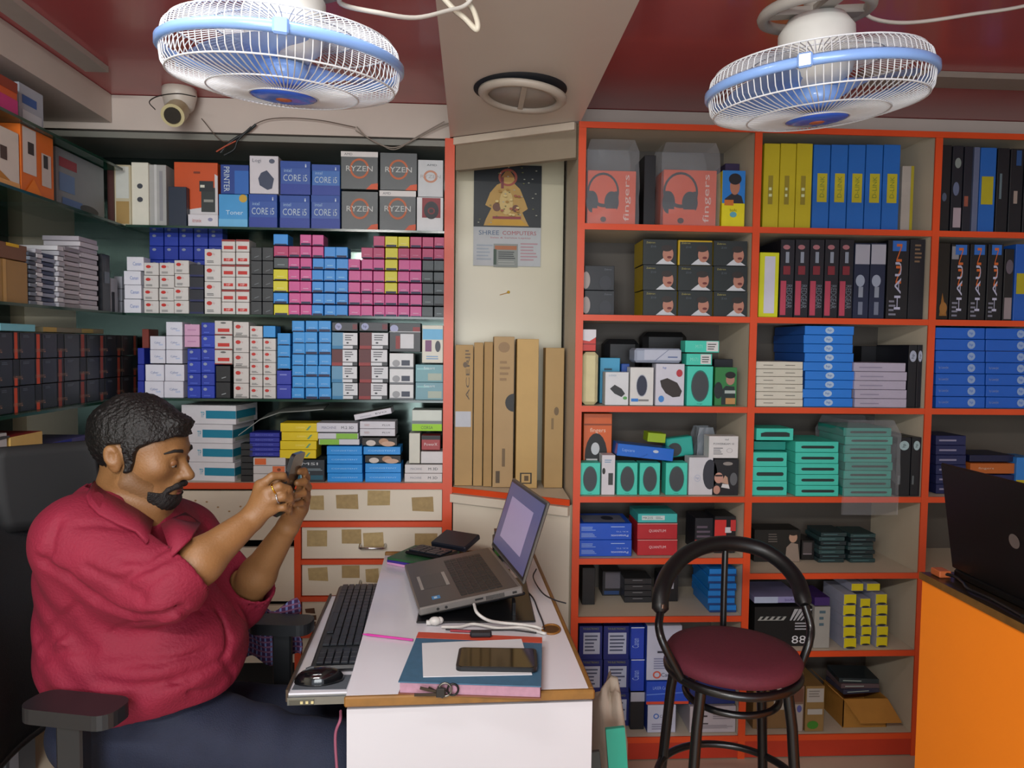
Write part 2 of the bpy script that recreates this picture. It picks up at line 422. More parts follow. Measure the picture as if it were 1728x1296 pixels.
for c in range(3): SH[2][c*0] = SH[2][0]
k = MB().box(xs[0]+PW, xs[3], YR-.004, YR+.01, 0.004, SH[0][6]-.02, M('#b5331b', .45, var=.15, scale=5)); up(k, 'kick_board', ru, OR)
# ------------------------------------------------------------------ left wall shelves (side)
XB = -1.93
side = empty('side_glass_shelves', (XL, 1.9, 0)); OS = (XL, 1.9, 0); tag(side, 'glass shelves along the left wall beside the seated man', 'shelf unit')
zs['S0'] = PX(20, 190, XL).z
for k in ('S0', 'L1', 'L2', 'L3'):
    g = MB().box(XB+.012, XL, .9, UB-.02 if k != 'S0' else YL, zs[k]-.008, zs[k], GLASS); g.box(XL-.0003, XL+.002, .9, YL+.0 , zs[k]-.0085, zs[k]+.0003, GEDGE)
    up(g, 'glass_shelf', side, OS)
up(MB().box(XB-.0, XB+.01, .9, UB, .8, 2.25, MIR), 'mirror_back', side, OS)['label'] = 'dark greenish mirror back panel'
up(MB().box(XB-.0, XL-.001, 2.19, UB, z4-.02-.0, z4-.0, CREAM_IN).box(XL, XL+.006, 2.19, YL-.006, z4-.022, z4+.001, RED), 'shelf_board', side, OS)
ls1 = PX(30, 1190, XL).z; ls2 = .12
for z in (ls1, ls2, PX(5, 1050, XL).z):
    up(MB().box(XB-.0, XL+.0, .9, YL-.01, z-.02, z, CREAM_IN).box(XL, XL+.006, .9, YL-.01, z-.022, z+.001, RED), 'shelf_board', side, OS)
LS = [ls2, ls1, PX(5, 1050, XL).z]
up(MB().box(XB-.0, XB+.01, .9, YL, 0, z4-.03, M('#2a2622', .8)), 'back_panel', side, OS)
print('ZS', zs, 'SH', SH, 'XL', XL, 'xs', xs, 'lz', lz, 'LS', LS)
# ------------------------------------------------------------------ goods on the left display unit
WH, OFF = '#dcdcd8', '#c9c8c2'
R_, RDK = '#c2281f', '#8e2420'
BLU, NAVY, SKY, BLK, GRY = '#1f3fa8', '#171c4a', '#2f93dc', '#15171c', '#7b8388'
PINK, MAG, YEL, KK = '#cf4f93', '#b83469', '#d8cf14', '#272c33'
Y1 = YL+.02
z = zs['L1']; W1 = 'on the top glass shelf'
# mouse blob
def mouse(cu, cv, ru, rv, c='#23262c'): return [('e', cu, cv, ru, rv, c), ('e', cu+ru*.1, cv+rv*.35, ru*.35, rv*.3, '#4a4e57')]
for i, (a, b, t, c, dec) in enumerate([(181, 192, 287, '#4a2a28', []), (193, 221, 278, '#c0b79a', [('r', .1, .45, .9, .97, '#c9ccc4'), ('r', .1, .03, .9, .4, '#a4864e')]),
        (222, 251, 274, '#dcdacb', [('e', .5, .63, .17, .04, '#3c4048'), ('e', .5, .42, .17, .04, '#3c4048')]), (252, 281, 278, '#a9a9a6', [('r', .3, .0, .45, 1, '#c6c6c4'), ('r', .6, .1, .8, .9, '#8f8f92')])]):
    box('carton', ['narrow dark maroon box at the corner of the top glass shelf', 'tall tan and cream box second from corner on top glass shelf',
        'tall white box with two dark dots on the top glass shelf', 'tall grey striped box beside the orange printer box'][i], 'box', a, b, t, z, Y1+.01*i, .16, c, dec, 'tall narrow boxes in the corner')
box('printer_box', 'orange and white box with picture of a black device, top glass shelf', 'box', 294, 368, 274, z, Y1+.04, .14, '#c9501f',
    [('p', [(0, 0), (1, 0), (1, .8), (.93, .83), (.93, .35), (.3, .28), (0, .28)], '#d2cfd0'), ('r', .62, .25, .94, .62, '#2d3434'), ('r', .58, .56, .9, .72, '#20262a'), ('r', .6, .62, .7, .66, '#d8d8c8'), ('r', .68, .4, .9, .44, '#8d8f88'), ('r', .45, .83, .6, .86, '#7a2f14')])
box('carton', 'small dark navy box in front of the orange printer box', 'box', 284, 315, 315, z, Y1, .03, '#1d2a3c')
box('carton', 'flat white box lying before the orange printer box', 'box', 317, 368, 362, z, Y1, .035, '#d5d3d8', [('t', 'itronix', .3, .5, .3, .3, '#b04a48'), ('e', .75, .6, .08, .15, '#8a8aa8')])
lo = box('carton', 'sky blue box with yellow seal under the blue printer carton', 'box', 369, 418, 328, z, Y1, .11, '#3f97d2', [('e', .85, .88, .14, .12, '#c7a033'), ('r', 0, .0, 1, .25, '#69b4e0'), ('t', 'Toner', .55, .45, .6, .13, '#c9e2f2')])
hz = P(390, 328, Y1).z
box('carton', 'dark blue carton lettered PRINTER standing on the sky blue box', 'box', 372, 420, 278, hz+.001, Y1, .11, '#173d8c', [('r', .5, 0, 1, .8, '#2465b8'), ('t', 'PRINTER', .22, .5, .2, .85, '#c4d2dc', -90)])
def cpu(a, b, t, zb, lab, top=False, light=False):
    return box('processor_box', lab, 'box', a, b, t, zb, Y1, .08, '#2450a4' if not light else '#2766b4', [('r', 0, 0, 1, .32, '#263f9a'), ('r', 0, .8, 1, 1, '#1f4aa0'), ('t', 'intel', .25, .72, .25, .1, '#9fc0e0'), ('t', 'CORE i5', .5, .5, .8, .2, '#b8cad8'), ('t', 'i', .85, .87, .05, .1, '#c8d8e8')], 'blue processor boxes')
cpu(420, 468, 328, z, 'blue processor box directly under the white webcam box')
cpu(472, 523, 330, z, 'blue processor box, lower middle of the blue group')
cpu(525, 574, 330, z, 'blue processor box, lower right, touching the grey processor boxes')
hz = P(490, 329, Y1).z
cpu(473, 524, 272, hz+.001, 'blue processor box, upper left of the pair stacked on others')
cpu(526, 574, 278, hz+.001, 'brighter blue processor box, upper right, beside the grey boxes', light=True)
box('webcam_box', 'white box with picture of a dark mouse on a blue box', 'box', 421, 470, 263, P(440, 328, Y1).z+.001, Y1-.005, .08, '#cfccd2', [('p', [(.3, .4), (.35, .22), (.62, .1), (.78, .14), (.85, .4), (.6, .62), (.4, .55)], '#39435c'), ('t', 'Logi', .25, .86, .3, .12, '#6a6a78'), ('e', .78, .86, .1, .06, '#52586c')])
def ryz(a, b, t, zb, lab, white):
    dd = [('ring', .5, .55, .26, .27, .2, '#c06030'), ('t', 'RYZEN', .5, .55, .72, .14, '#c9ccca'), ('p', [(.68, 0), (1, 0), (1, .17), (.82, .14)], '#d2562e')]
    if white: dd = [('r', 0, .86, 1, 1, '#d8d6d4'), ('t', 'AMD', .2, .93, .22, .06, '#55555c')]+dd
    return box('processor_box', lab, 'box', a, b, t, zb, Y1, .09, '#4d5254', dd, 'grey processor boxes')
ryz(576, 638, 323, z, 'grey RYZEN processor box, lower left of the four', False)
ryz(640, 702, 322, z, 'grey RYZEN processor box with white strip, lower right of the four', True)
hz = P(620, 321, Y1).z
ryz(575, 638, 256, hz+.002, 'grey RYZEN processor box with white strip, upper left of the four', True)
ryz(641, 704, 258, hz+.002, 'grey RYZEN processor box, upper right of the four', False)
box('processor_box', 'white box with dark red window at the red post, lower', 'box', 703, 748, 333, z, Y1, .09, '#d8dadd', [('r', .2, .4, .9, .98, '#8a2c34'), ('e', .55, .62, .28, .26, '#23262e'), ('ring', .55, .6, .14, .1, .4, '#7a2a30')])
box('processor_box', 'white RYZEN box at the red post on the dark red window box', 'box', 705, 748, 270, P(725, 333, Y1).z+.001, Y1, .09, '#c4c8cc', [('ring', .5, .55, .28, .17, .3, '#c2876c'), ('t', 'RYZEN', .5, .55, .8, .09, '#a8a4a4'), ('t', 'AMD', .55, .86, .4, .05, '#555a60')])

# second glass shelf
z = zs['L2']
LOGO = [('t', 'Canan', .62, .5, .5, .25, '#5c78b8')]
def wr(dk=False): return [('e', .3, .68, .17, .13, R_), ('t', 'hp', .58, .68, .12, .18, '#c49a9a'), ('lines', .15, .12, .7, .3, 2, '#5a5a5a')]
stack('ink_carton', 'white carton with faint blue scribble', 'box', 211, 240, 433, z, 4, Y1-.005, .06, '#dcdde6', LOGO, 'white cartons in a crooked pile', 'of crooked corner pile, second shelf', jit=.008)
stack('ink_carton', 'small white carton', 'box', 192, 206, 466, z, 3, Y1+.08, .06, '#c4c6d0', [], 'white cartons behind the crooked pile', 'behind the crooked corner pile')
for c in range(3):
    stack('toner_carton', 'white carton with red oval logo', 'box', 243+c*25.5, 268+c*25.5, 443-(c == 2)*4, z, 4, Y1, .09, '#cfccc8', wr(), 'white cartons with red oval logo', f'in {ORD[c+1]} red-oval stack, second glass shelf', jit=.003)
for c in range(5):
    stack('toner_carton', 'royal blue carton', 'box', 252+c*25, 276+c*25, 392, z, 6, Y1+.115, .06, ['#17329c', '#1a37a4'], [('e', .35, .75, .14, .1, '#8a93a8')], 'royal blue cartons behind white ones', f'in {ORD[c+1]} blue stack at the back, second shelf')
stack('ink_carton', 'black blue-footed carton', 'box', 320, 344, 446, z, 4, Y1, .09, '#191c28', [('r', 0, 0, 1, .15, '#1a2258')], 'black cartons between white stacks', 'between the white stacks, second glass shelf')
stack('toner_carton', 'white carton with red logo', 'box', 345, 373, 420, z, 4, Y1, .09, '#cfcdc9', wr(), 'white cartons in the wide red logo stack', 'of stack right of black cartons, second shelf')
for c in range(2):
    stack('toner_carton', 'white carton with wide red bar', 'box', 374+c*24, 397+c*24, 404, z, 6, Y1, .09, '#d0cdc9', [[('r', .15, .25, .85, .5, R_), ('t', 'HP', .5, .38, .3, .18, '#e8c8c4')], [('r', .0, .84, 1, 1, RDK), ('r', .15, .2, .85, .48, R_)]], 'white cartons with wide red bar', f'in {["left","right"][c]} red-bar stack, second glass shelf')
for c in range(2):
    stack('ink_carton', 'matt black carton', 'box', 423+c*19.5, 442+c*19.5, 417, z, 5, Y1, .09, '#24282c', [('p', [(.3, .2), (.7, .32), (.75, .38), (.35, .26)], '#7a8286')], 'matt black cartons', f'in {["left","right"][c]} all-black stack, second glass shelf')
grid = ['BOPPOOOOMYYMMM', 'MMPPBBOMMYMMMM', 'KPPBBBPPPYPPKK', 'YPPBBBPPPYPPKK', 'YPPBBBPPPYPPKK', 'BPPBBBPPPPPPKK', 'YPPBBBPPPPPPKK']
cols14 = [(461, 486), (486.5, 506), (506.5, 526), (526.5, 546), (546.5, 566), (566.5, 587), (588, 608.5), (609, 629), (629.5, 649), (649.5, 671), (671.5, 691), (691.5, 711.5), (712, 731.5), (732, 749.5)]
CN = {'B': ('sky blue', '#2a8fe0'), 'P': ('pink', PINK), 'M': ('magenta', MAG), 'Y': ('yellow', YEL), 'K': ('dark grey', '#3b4448')}
Hc = (P(600, 396, Y1).z-z)/7
for c, (a, b) in enumerate(cols14):
    for r in range(7):
        k = grid[r][c]
        lvl = 6-r
        if k == 'O':
            continue
        # nothing hangs in the air: a carton rests on the one under it
        if lvl and any(grid[q][c] == 'O' for q in range(r+1, 7)):
            lvl -= sum(grid[q][c] == 'O' for q in range(r+1, 7))
        nm, cc = CN[k]
        # the photo shows dark feet on some cartons
        dk = random.random() < .45
        d_ = [('r', .08, .0, .92, .2 if dk else .1, NAVY if k != 'K' else '#14171c')]
        if random.random() < .5: d_.append(('r', .25, .3, .75, .38, {'P': '#e0a0c4', 'M': '#d07a9c', 'B': '#8cc8f0', 'Y': '#e8e27c', 'K': '#8a9698'}[k]))
        cname = f'{ORD[c+1]} colour column from the black stacks' if c < 7 else f'{ORD[14-c]} colour column from the red post'
        o = box('ink_carton', f'{nm} ink carton, {pos(lvl, 7)}, {cname}', 'box', a, b, 0, z+lvl*Hc, Y1, .085, cc, d_, f'{nm} ink cartons on the second glass shelf', h=Hc-.0035)
        o.location.x += random.uniform(-.0012, .0012); o.location.y += random.uniform(0, .004)
        o.rotation_euler.z = random.uniform(-.03, .03)*.5

# third glass shelf
z = zs['L3']
def st3(desc, a, b, t, n, cols, dec, where, nm='toner_carton', d=.09, y=0.0, jit=0.0, zb=None, grp=None):
    return stack(nm, desc, 'box', a, b, t, z if zb is None else zb, n, Y1+y, d, cols, dec, grp or (desc if isinstance(desc, str) else desc[0])+'s on third glass shelf', where, jit=jit)
CAN = [('t', 'Cyber', .5, .5, .42, .18, '#5c74a8'), ('t', 'tech', .72, .38, .25, .12, '#7fa8dc')]
st3('white Cyber carton', 244, 276, 615, 2, '#d8d9e4', CAN, 'of left column, third glass shelf', jit=.002)
st3('white Cyber carton', 277, 310, 615, 2, '#d8d9e4', CAN, 'of right column, third glass shelf', jit=.002)
h2 = P(280, 614, Y1).z
st3('white Cyber carton', 253, 279, 567, 2, '#d4d5e0', CAN, 'upon the lower left column, third shelf', zb=h2+.001)
st3('white Cyber carton', 280, 308, 543, 3, '#d8d9e4', CAN, 'upon the lower right column, third shelf', zb=h2+.001)
st3('royal blue corner carton', 232, 243.5, 587, 3, '#1d2d94', [], 'at the shelf corner', y=.01)
st3('brick red carton', 240, 252, 555, 1, '#7e3328', [], 'upright at the corner behind white cartons', y=.12)
for c in range(2):
    st3('royal blue carton with pale dot', 316+c*23.5, 339+c*23.5, [588, 544][c], [4, 6][c], ['#1f3cb4', '#1c36a6'], [('e', .3, .72, .14, .12, '#8d9ab8'), ('lines', .2, .1, .8, .3, 1, '#4a64d0')], f'in {["left","right"][c]} blue stack, third glass shelf')
o = stack('ink_carton', 'pale pink carton', 'box', 311, 337, 547, P(325, 587, Y1).z+.002, 2, Y1, .08, '#cfa0c0', [('lines', .2, .4, .8, .6, 1, '#b580a8')], 'pale pink cartons on royal blue ones', 'on the left royal blue stack')
st3('black glossy carton', 364, 389, 617, 2, '#15171c', [('p', [(.4, .2), (.7, .28), (.7, .33), (.4, .25)], '#9aa0a4')], 'under white cartons, third glass shelf')
stack('toner_carton', 'large white carton with red bar', 'box', 362, 392, 541, P(376, 616, Y1).z+.002, 3, Y1, .09, '#cdc9c5', [('r', .18, .22, .85, .46, R_), ('r', 0, 0, 1, .07, RDK), ('e', .5, .85, .16, .06, '#5a5a5a')], 'large white cartons on black glossy ones', 'on the black glossy cartons')
st3(['white carton with red dot', 'white carton with grey foot'], 394, 420, 543, 5, '#cecac6', [wr()+[('r', .1, 0, .9, .14, '#9b9894')], wr()], 'right of black glossy cartons', grp='white cartons right of black glossy cartons')
for c in range(2):
    st3('small white carton with red dot', 421.5+c*22.5, 443+c*22.5, 550, 6, ['#cecbc7']*5+(['#cecbc7'] if c == 0 else ['#2f93dc']) , [wr()]*5+([wr()] if c == 0 else [[]]), f'in {["left","right"][c]} small stack, third glass shelf') if c == 0 else (
    st3('small white carton with red dot', 444, 465.5, 571, 5, '#cecbc7', wr(), 'in right small stack, third glass shelf'),
    box('ink_carton', 'single sky blue carton atop the small white cartons with red dots', 'box', 444, 465, 550, P(455, 570, Y1).z+.001, Y1, .08, '#2f93dc'))
st3('deep blue wide carton', 467, 491.5, 625, 2, '#2232a8', [('lines', .2, .6, .8, .8, 1, '#7c86d0')], 'left of sky blue block')
stack('ink_carton', 'sky blue carton', 'box', 468, 490, 562, P(480, 624, Y1).z+.002, 3, Y1, .08, SKY, [('t', 'EPSON', .5, .35, .5, .1, '#a8d4f4'), ('r', .1, 0, .9, .07, NAVY)], 'sky blue cartons on deep blue ones', 'on the deep blue wide cartons')
for c in range(3):
    st3('sky blue carton', 493+c*22, 514.3+c*22, 541, 7, SKY, [[('t', 'EPSON', .5, .35, .5, .12, '#a8d4f4'), ('r', .05, 0, .95, .22 if c else .1, NAVY)], [('t', 'EPSON', .5, .35, .5, .12, '#a8d4f4'), ('r', .1, 0, .9, .07, NAVY)]], f'in {ORD[c+1]} sky blue column, third shelf', d=.085, jit=.002)
def bw(red): return [('r', .0, 0, .45, 1, '#5a2226' if red else '#5f93b4'), ('r', .42, .25, .98, .98, '#d3d4d8'), ('r', .42, .02, .8, .2, '#d3d4d8'), ('lines', .5, .5, .85, .9, 3, '#55555c'), ('r', .0, .0, .4, .2, '#902a2c' if red else '#2c7aa8'), ('e', .6, .38, .05, .05, '#30343c')]
st3('black carton with white label', 560, 604, 561, 4, '#1a1c22', [bw(0), bw(0), bw(1), bw(0)], 'in left labelled stack, third shelf', jit=.002)
st3('black carton with red figure and white label', 606, 655, 561, 4, '#1a1c22', bw(1), 'in next stack, third shelf', jit=.002)
for a, b, w_ in ((560, 604, 'left'), (606, 655, 'right')):
    box('toner_carton', f'black flat HP carton with round logo atop the {w_} labelled stack', 'box', a, b, 544, P((a+b)/2, 560, Y1).z+.002, Y1, .09, '#24262e', [('e', .25 if w_ == 'left' else .2, .5, .13, .4, '#9fa4c8'), ('t', 'hp', .25 if w_ == 'left' else .2, .5, .12, .4, '#3a3e60'), ('r', .8, .2, .98, .8, '#6e3038')])
st3('white carton with grey cartridge picture', 657, 698, 596, 3, '#d4d5d6', [('e', .28, .35, .16, .22, '#9a9ca0'), ('r', .5, .2, .85, .55, '#3d4454'), ('r', 0, 0, 1, .12, '#6a6e74')], 'left of green-grey boxes')
box('toner_carton', 'black carton with white label on the white cartridge cartons', 'box', 657, 710, 545, P(680, 595, Y1).z+.002, Y1, .09, '#1e2026', [('e', .15, .8, .13, .13, '#a4a8cc'), ('r', .35, .12, .78, .62, '#cfd0d4'), ('r', .2, .1, .34, .55, '#8c2c2c'), ('r', .75, .7, .98, .86, '#8c3034'), ('r', 0, .68, 1, .71, '#b0b4b8')])
stack('adapter_box', 'green-grey box with text', 'box', 701, 748, 615, z, 2, Y1, .1, ['#6b9aa6', '#6a9ea6'], [('r', .45, .1, .95, .5, '#a9b4a6'), ('r', .05, .7, .5, .8, '#8ec4c8'), ('t', 'Smart', .5, .8, .4, .14, '#d4e0e2')], 'green-grey boxes by the red post', 'by the red post, third glass shelf')
box('adapter_box', 'white and sky blue box with mouse pictures on green-grey boxes', 'box', 712, 748, 549, P(725, 613, Y1).z+.001, Y1, .08, '#d2cfc0', [('r', .02, .62, .98, .9, '#6db4dc'), ('r', .15, .3, .45, .6, '#7a4a74'), ('e', .75, .44, .13, .15, '#3c424c'), ('lines', .2, .08, .8, .2, 2, '#7aa0c8')])

# counter shelf (red edge)
z = z4; YB = YL+.02
for j in range(4):
    tz = [(784, 815), (752, 784), (719, 752), (684, 719)][j]
    H = (P(340, 684, YB).z-z)/4
    o = carton('router_box', .215, .2, H-.001, '#d6d6dc', [('r', .45, .3, 1, .72, '#157f9e'), ('t', 'TP', .39, .5, .07, .3, '#3a9ab8'), ('e', .15, .2, .05, .05, '#a0a0a8')], (P(343+[0, -3, -3, 3][j], 700, YB).x+.02, YB+.115, z+H*j), -.0,
               sdec=[('r', 0, .3, .9, .72, '#1d8199'), ('r', .1, .1, .8, .3, '#a8b4a8')])
    o.rotation_euler.z = -.12
    tag(o, f'large white router box with teal stripe, {pos(j, 4)} of four, on red-edged counter', 'box', 'large white boxes with teal stripe')
stack('battery_pack', 'black shrink wrapped pack', 'box', 406, 427, 748, z, 6, YB+.0, .05, '#1a1c20', [], 'black packs beside the white router boxes', 'beside the white router boxes')
stack('cable_box', 'orange and white box', 'box', 427, 482, 772, z, 3, YB, .09, '#c2bfbf', [[('r', .6, .05, .98, .95, '#cf6a3c')], [('r', .6, .05, .98, .95, '#cf6a3c'), ('e', .8, .5, .06, .2, '#7a3818')], [('r', .05, .1, .4, .9, '#d4642c')]], 'orange and white boxes on the red edged counter', 'on counter behind the hands')
stack('ink_carton', 'flat royal blue carton', 'box', 421, 472, 730, P(445, 771, YB).z+.001, 5, YB, .085, '#242c98', [('t', 'BROTHER', .5, .5, .6, .25, '#6c78d4')], 'flat royal blue cartons on orange boxes', 'on the orange and white boxes')
o = box('graphics_box', 'black box with white lettering on the counter behind the phone', 'box', 497, 548, 776, z, YB, .1, '#262d34', [('t', 'MSI', .5, .82, .55, .12, '#c4c8cc'), ('r', .1, .1, .95, .3, '#1c5568'), ('r', .2, .12, .5, .45, '#8fb4c0'), ('lines', .3, .5, .95, .62, 2, '#8fa0a8')])
yb = P(510, 775, YB).z+.002
stack('cartridge_box', 'bright yellow flat box', 'box', 473, 535, 714, yb, 4, YB, .1, '#e0c60c', [('t', 'CANAN', .55, .5, .25, .2, '#f2e47c'), ('p', [(.7, .2), (.8, .7), (.85, .7), (.76, .2)], '#5f9a78')], 'bright yellow flat boxes', 'on the black box', jit=.004)
stack('ssd_box', 'sky blue flat box with white text', 'box', 552, 612, 753, z, 4, YB, .1, '#1f8fe0', [('t', 'CONSISTENT', .5, .5, .75, .14, '#9fd4f8')], 'sky blue flat boxes in left pile', 'of left pile on counter', jit=.003)
zb = P(570, 752, YB).z+.002
stack('ram_box', 'green and white flat box', 'box', 537, 606, 731, zb, 2, YB, .1, '#ccccd4', [[('r', .02, .02, .5, .98, '#84bc3c')], [('r', .45, .02, .98, .98, '#84bc3c')]], 'green and white flat boxes on sky blue boxes', 'on the left sky blue pile', jit=.004)
box('ram_box', 'white flat box with grey text on the green and white ones', 'box', 534, 604, 714, P(570, 730, YB).z+.001, YB, .1, '#d0cfd8', [('t', 'MACHINE', .3, .5, .35, .3, '#8888a0'), ('t', 'M.2 3D', .75, .5, .3, .3, '#3a3a44')])
stack('ssd_box', 'sky blue flat box', 'box', 616, 677, 782, z, 2, YB, .1, '#1f8fe0', [('t', 'CONSISTENT', .5, .5, .75, .14, '#9fd4f8')], 'sky blue flat boxes in right pile', 'of right pile on counter')
FACE = [('r', 0, 0, 1, 1, '#2b2724'), ('e', .25, .3, .14, .4, '#cfc4bc'), ('e', .62, .5, .14, .45, '#b58a6c'), ('e', .75, .2, .2, .35, '#c9a48c')]
f1 = P(646, 781, YB).z+.001
box('gift_box', 'box printed with a smiling face between sky blue flat boxes', 'box', 616, 676, 769, f1, YB, .1, '#2b2724', FACE)
box('ssd_box', 'single sky blue flat box between two printed face boxes', 'box', 613, 676, 754, P(646, 768, YB).z+.002, YB-.004, .1, '#1f8fe0', [('t', 'CONSISTENT', .5, .5, .75, .2, '#9fd4f8')])
box('gift_box', 'upper box printed with a face under the white flat boxes', 'box', 611, 670, 739, P(646, 753, YB).z+.003, YB, .1, '#2b2724', FACE)
wz = P(640, 738, YB).z+.004
stack('drive_box', 'white flat box with small print', 'box', 607, 667, 711, wz, 2, YB, .1, '#cdcbd2', [('t', 'SSD', .2, .5, .14, .25, '#a06868'), ('t', 'PLUS', .75, .5, .22, .2, '#3a3a42')], 'white flat boxes on the face box', 'on the upper face box')
o = box('drive_box', 'white and grey flat box lying askew atop the white flat boxes', 'box', 598, 662, 694, P(640, 710, YB).z+.014, YB+.0, .1, '#d0ced6', [('t', 'EVO', .72, .5, .3, .3, '#44444e'), ('t', 'samsun', .3, .4, .3, .2, '#9090a0')], top='#6c7068'); o.rotation_euler = (0, -.2, 0)
stack('drive_box', 'white cardboard box by the red post', 'box', 683, 747, 784, z, 2, YB, .1, '#cfcac8', [('t', 'MACHINE', .3, .5, .3, .25, '#8a8a94'), ('t', 'M 3D', .75, .5, .25, .3, '#33333c')], 'white boxes by the red post on the counter', 'bottom pair on counter', jit=.003)
z2 = P(715, 783, YB).z+.002
box('adapter_box', 'upright white box left of the red lidded box by the post', 'box', 690, 709, 731, z2, YB, .09, '#cccabc')
box('adapter_box', 'plain white box carrying the dark red box by the post', 'box', 710, 748, 762, z2, YB, .1, '#d0cdcd')
box('mouse_box', 'dark red and black box near the red post on the counter', 'box', 711, 743, 735, P(725, 761, YB).z+.003, YB, .08, '#a02a2c', [('r', 0, .72, 1, 1, '#1e1e20'), ('t', 'PowerX', .5, .4, .7, .2, '#dcc8c8')])
box('router_box', 'white and grey box with lime green base strip by the red post', 'box', 695, 746, 692, P(720, 729, YB).z+.004, YB-.004, .11, '#bfc4be', [('r', 0, 0, 1, .33, '#96cf12'), ('t', 'CORSA', .5, .16, .4, .15, '#40502c'), ('r', 0, .34, 1, .48, '#71797a'), ('r', .02, .5, .98, .98, '#cfd6cc')])
# curved grey sheet lying over the goods
mb = MB(); pts = [(402, 734, .0), (436, 708, .02), (470, 696, .02), (510, 693, .0), (546, 690, .0)]
vs = []; nn = len(pts)
for px, py, dy in pts:
    for y_, dz in ((YB+.0, 0), (YB+.12, .012)): q = P(px, py, y_ if False else YB); vs.append((q.x, y_+dy, q.z+dz))
ct = M('#7d817c', .35)
vb = [(x, y, z_-.0035) for x, y, z_ in vs]
mb.add(vs, [(2*i, 2*i+2, 2*i+3, 2*i+1) for i in range(nn-1)], ct, True); mb.add(vb, [(2*i+1, 2*i+3, 2*i+2, 2*i) for i in range(nn-1)], '#4c4640', True)
mb.add(vs+vb, [(2*i, 2*i+2+0, 2*nn+2*i+2, 2*nn+2*i) for i in range(nn-1)], ct)
o = mb.build('plastic_sheet'); tag(o, 'curved grey plastic folder lying over the yellow and blue boxes', 'folder')

# ------------------------------------------------------------------ goods on the left wall shelves
XF = XL-.02
zt = zs['L1']
zc = zs['S0']
boxL('carton', 'orange and pink box high on the upper glass shelf at left edge', 'box', -40, 30, 122, zc, XF, .2, '#c8562a', [('r', .5, 0, 1, .5, '#c03878'), ('r', 0, .7, 1, 1, '#8c3c2a')])
boxL('carton', 'pale blue and white box high on the upper glass shelf', 'box', 33, 74, 150, zc, XF-.03, .2, '#a7b0bc', [('r', .1, .55, .7, .75, '#3c64a8'), ('r', .1, .1, .9, .4, '#c9cfd4')])
boxL('camera_box', 'orange and white box with camera pictures at the left picture edge', 'box', -60, 33, 205, zt, XF, .2, '#cfc6bb', [('r', 0, .0, 1, .12, '#d8a060'), ('r', .62, .45, .75, .68, '#4a3c34'), ('r', .0, .3, .45, .6, '#d8aa7c'), ('p', [(.2, .12), (.5, .3), (.8, .12)], '#b07830')])
boxL('camera_box', 'orange box with white panels and dark camera pictures, top glass shelf', 'box', 35, 91, 222, zt, XF-.0, .2, '#d0681e', [('r', .05, .3, .45, .98, '#c9c2bc'), ('r', .2, .6, .38, .78, '#33302c'), ('r', .6, .2, .9, .7, '#bdb4ac'), ('r', .66, .48, .8, .68, '#2c3030'), ('p', [(.1, .02), (.35, .25), (.6, .02)], '#e07a1c')])
boxL('monitor_box', 'large grey box with red and blue print near the shelf corner', 'box', 95, 176, 266, zt, XF-.03, .18, '#777f84', [('r', .05, .7, .4, .86, '#8c3440'), ('r', .05, .3, .35, .6, '#5c7ca4'), ('r', .1, .05, .5, .2, '#4c6c9c'), ('e', .65, .12, .2, .08, '#2a3034')])
zt = zs['L2']
boxL('carton', 'brown cardboard carton at the left end of the second glass shelf', 'box', -30, 47, 437, zt, XF, .2, '#93703c', [('r', .42, 0, .5, 1, '#b08a50')])
boxL('carton', 'flattened brown carton flap resting on the brown cardboard carton', 'box', -30, 46, 408, PX(10, 436, XF).z+.001, XF-.01, .2, '#6e4a30', [('r', .5, .8, .8, 1, '#c8a018')])
for i, (a, b, t, n, c, c2) in enumerate([(50, 63, 425, 12, '#3c4450', '#6c7480'), (64, 75, 420, 12, '#a8a8b0', '#c8c8cc'), (76, 98, 428, 12, '#2c3a58', '#8890a4'), (99, 110, 415, 12, '#c4c4c8', '#a0a0a8'), (111, 138, 418, 13, '#b4aeb4', '#8c888c'), (139, 170, 402, 14, '#aaa4ac', '#c4c0c6')]):
    H = (PX((a+b)/2, t, XF).z-zt)/n
    for j in range(n):
        o = boxL('case', f'thin {["dark grey","pale","navy","white","lilac grey","grey"][i]} drive case, {pos(j, n)} of {ORD[i+1]} slim pile, left wall', 'case', a, b, 0, zt+j*H, XF, .12, c if j % 2 else c2, [], f'thin {["dark grey","pale","navy","white","lilac grey","grey"][i]} cases piled on the left wall shelf', h=H-.0012); o.location.x -= .004*(j % 2)+.004*(i % 3)
boxL('pack', 'dark blue and black clutter pack leaning on the slim cases', 'pack', 173, 186, 430, zt, XF-.01, .1, '#23262c', [('r', .2, .5, .9, .7, '#5a6470')])
boxL('pack', 'small white and dark pack near the mirror corner, second shelf', 'pack', 187, 199, 470, zt, XF-.02, .08, '#b8bcc8', [('r', .1, 0, .5, .6, '#3c4048')])
zt = zs['L3']
H = (PX(100, 562, XF).z-zt)/3
bcols = [(-45, -3), (-2, 33), (34, 71), (72, 108), (109, 146), (147, 177), (178, 205), (206, 232)]
for c, (a, b) in enumerate(bcols):
    for j in range(3):
        boxL('power_supply_box', f'black and orange box, {pos(j, 3)} row, {ORD[c+1]} column from the left picture edge', 'box', a, b, 0, zt+j*H, XF-.01, .17, '#20262a', [('r', .68, 0, .98, 1, '#1a2024'), ('r', .72, .0, .88, [1, .95, .3][(c+j) % 3], '#c24420' if c < 3 else '#8a3828'), ('t', 'ANT', .9, .3, .5, .14, '#94705c', -90), ('lines', .1, .8, .4, .92, 2, '#59626a')], 'black and orange boxes on the left wall shelf', h=H-.0015, rough=.35)
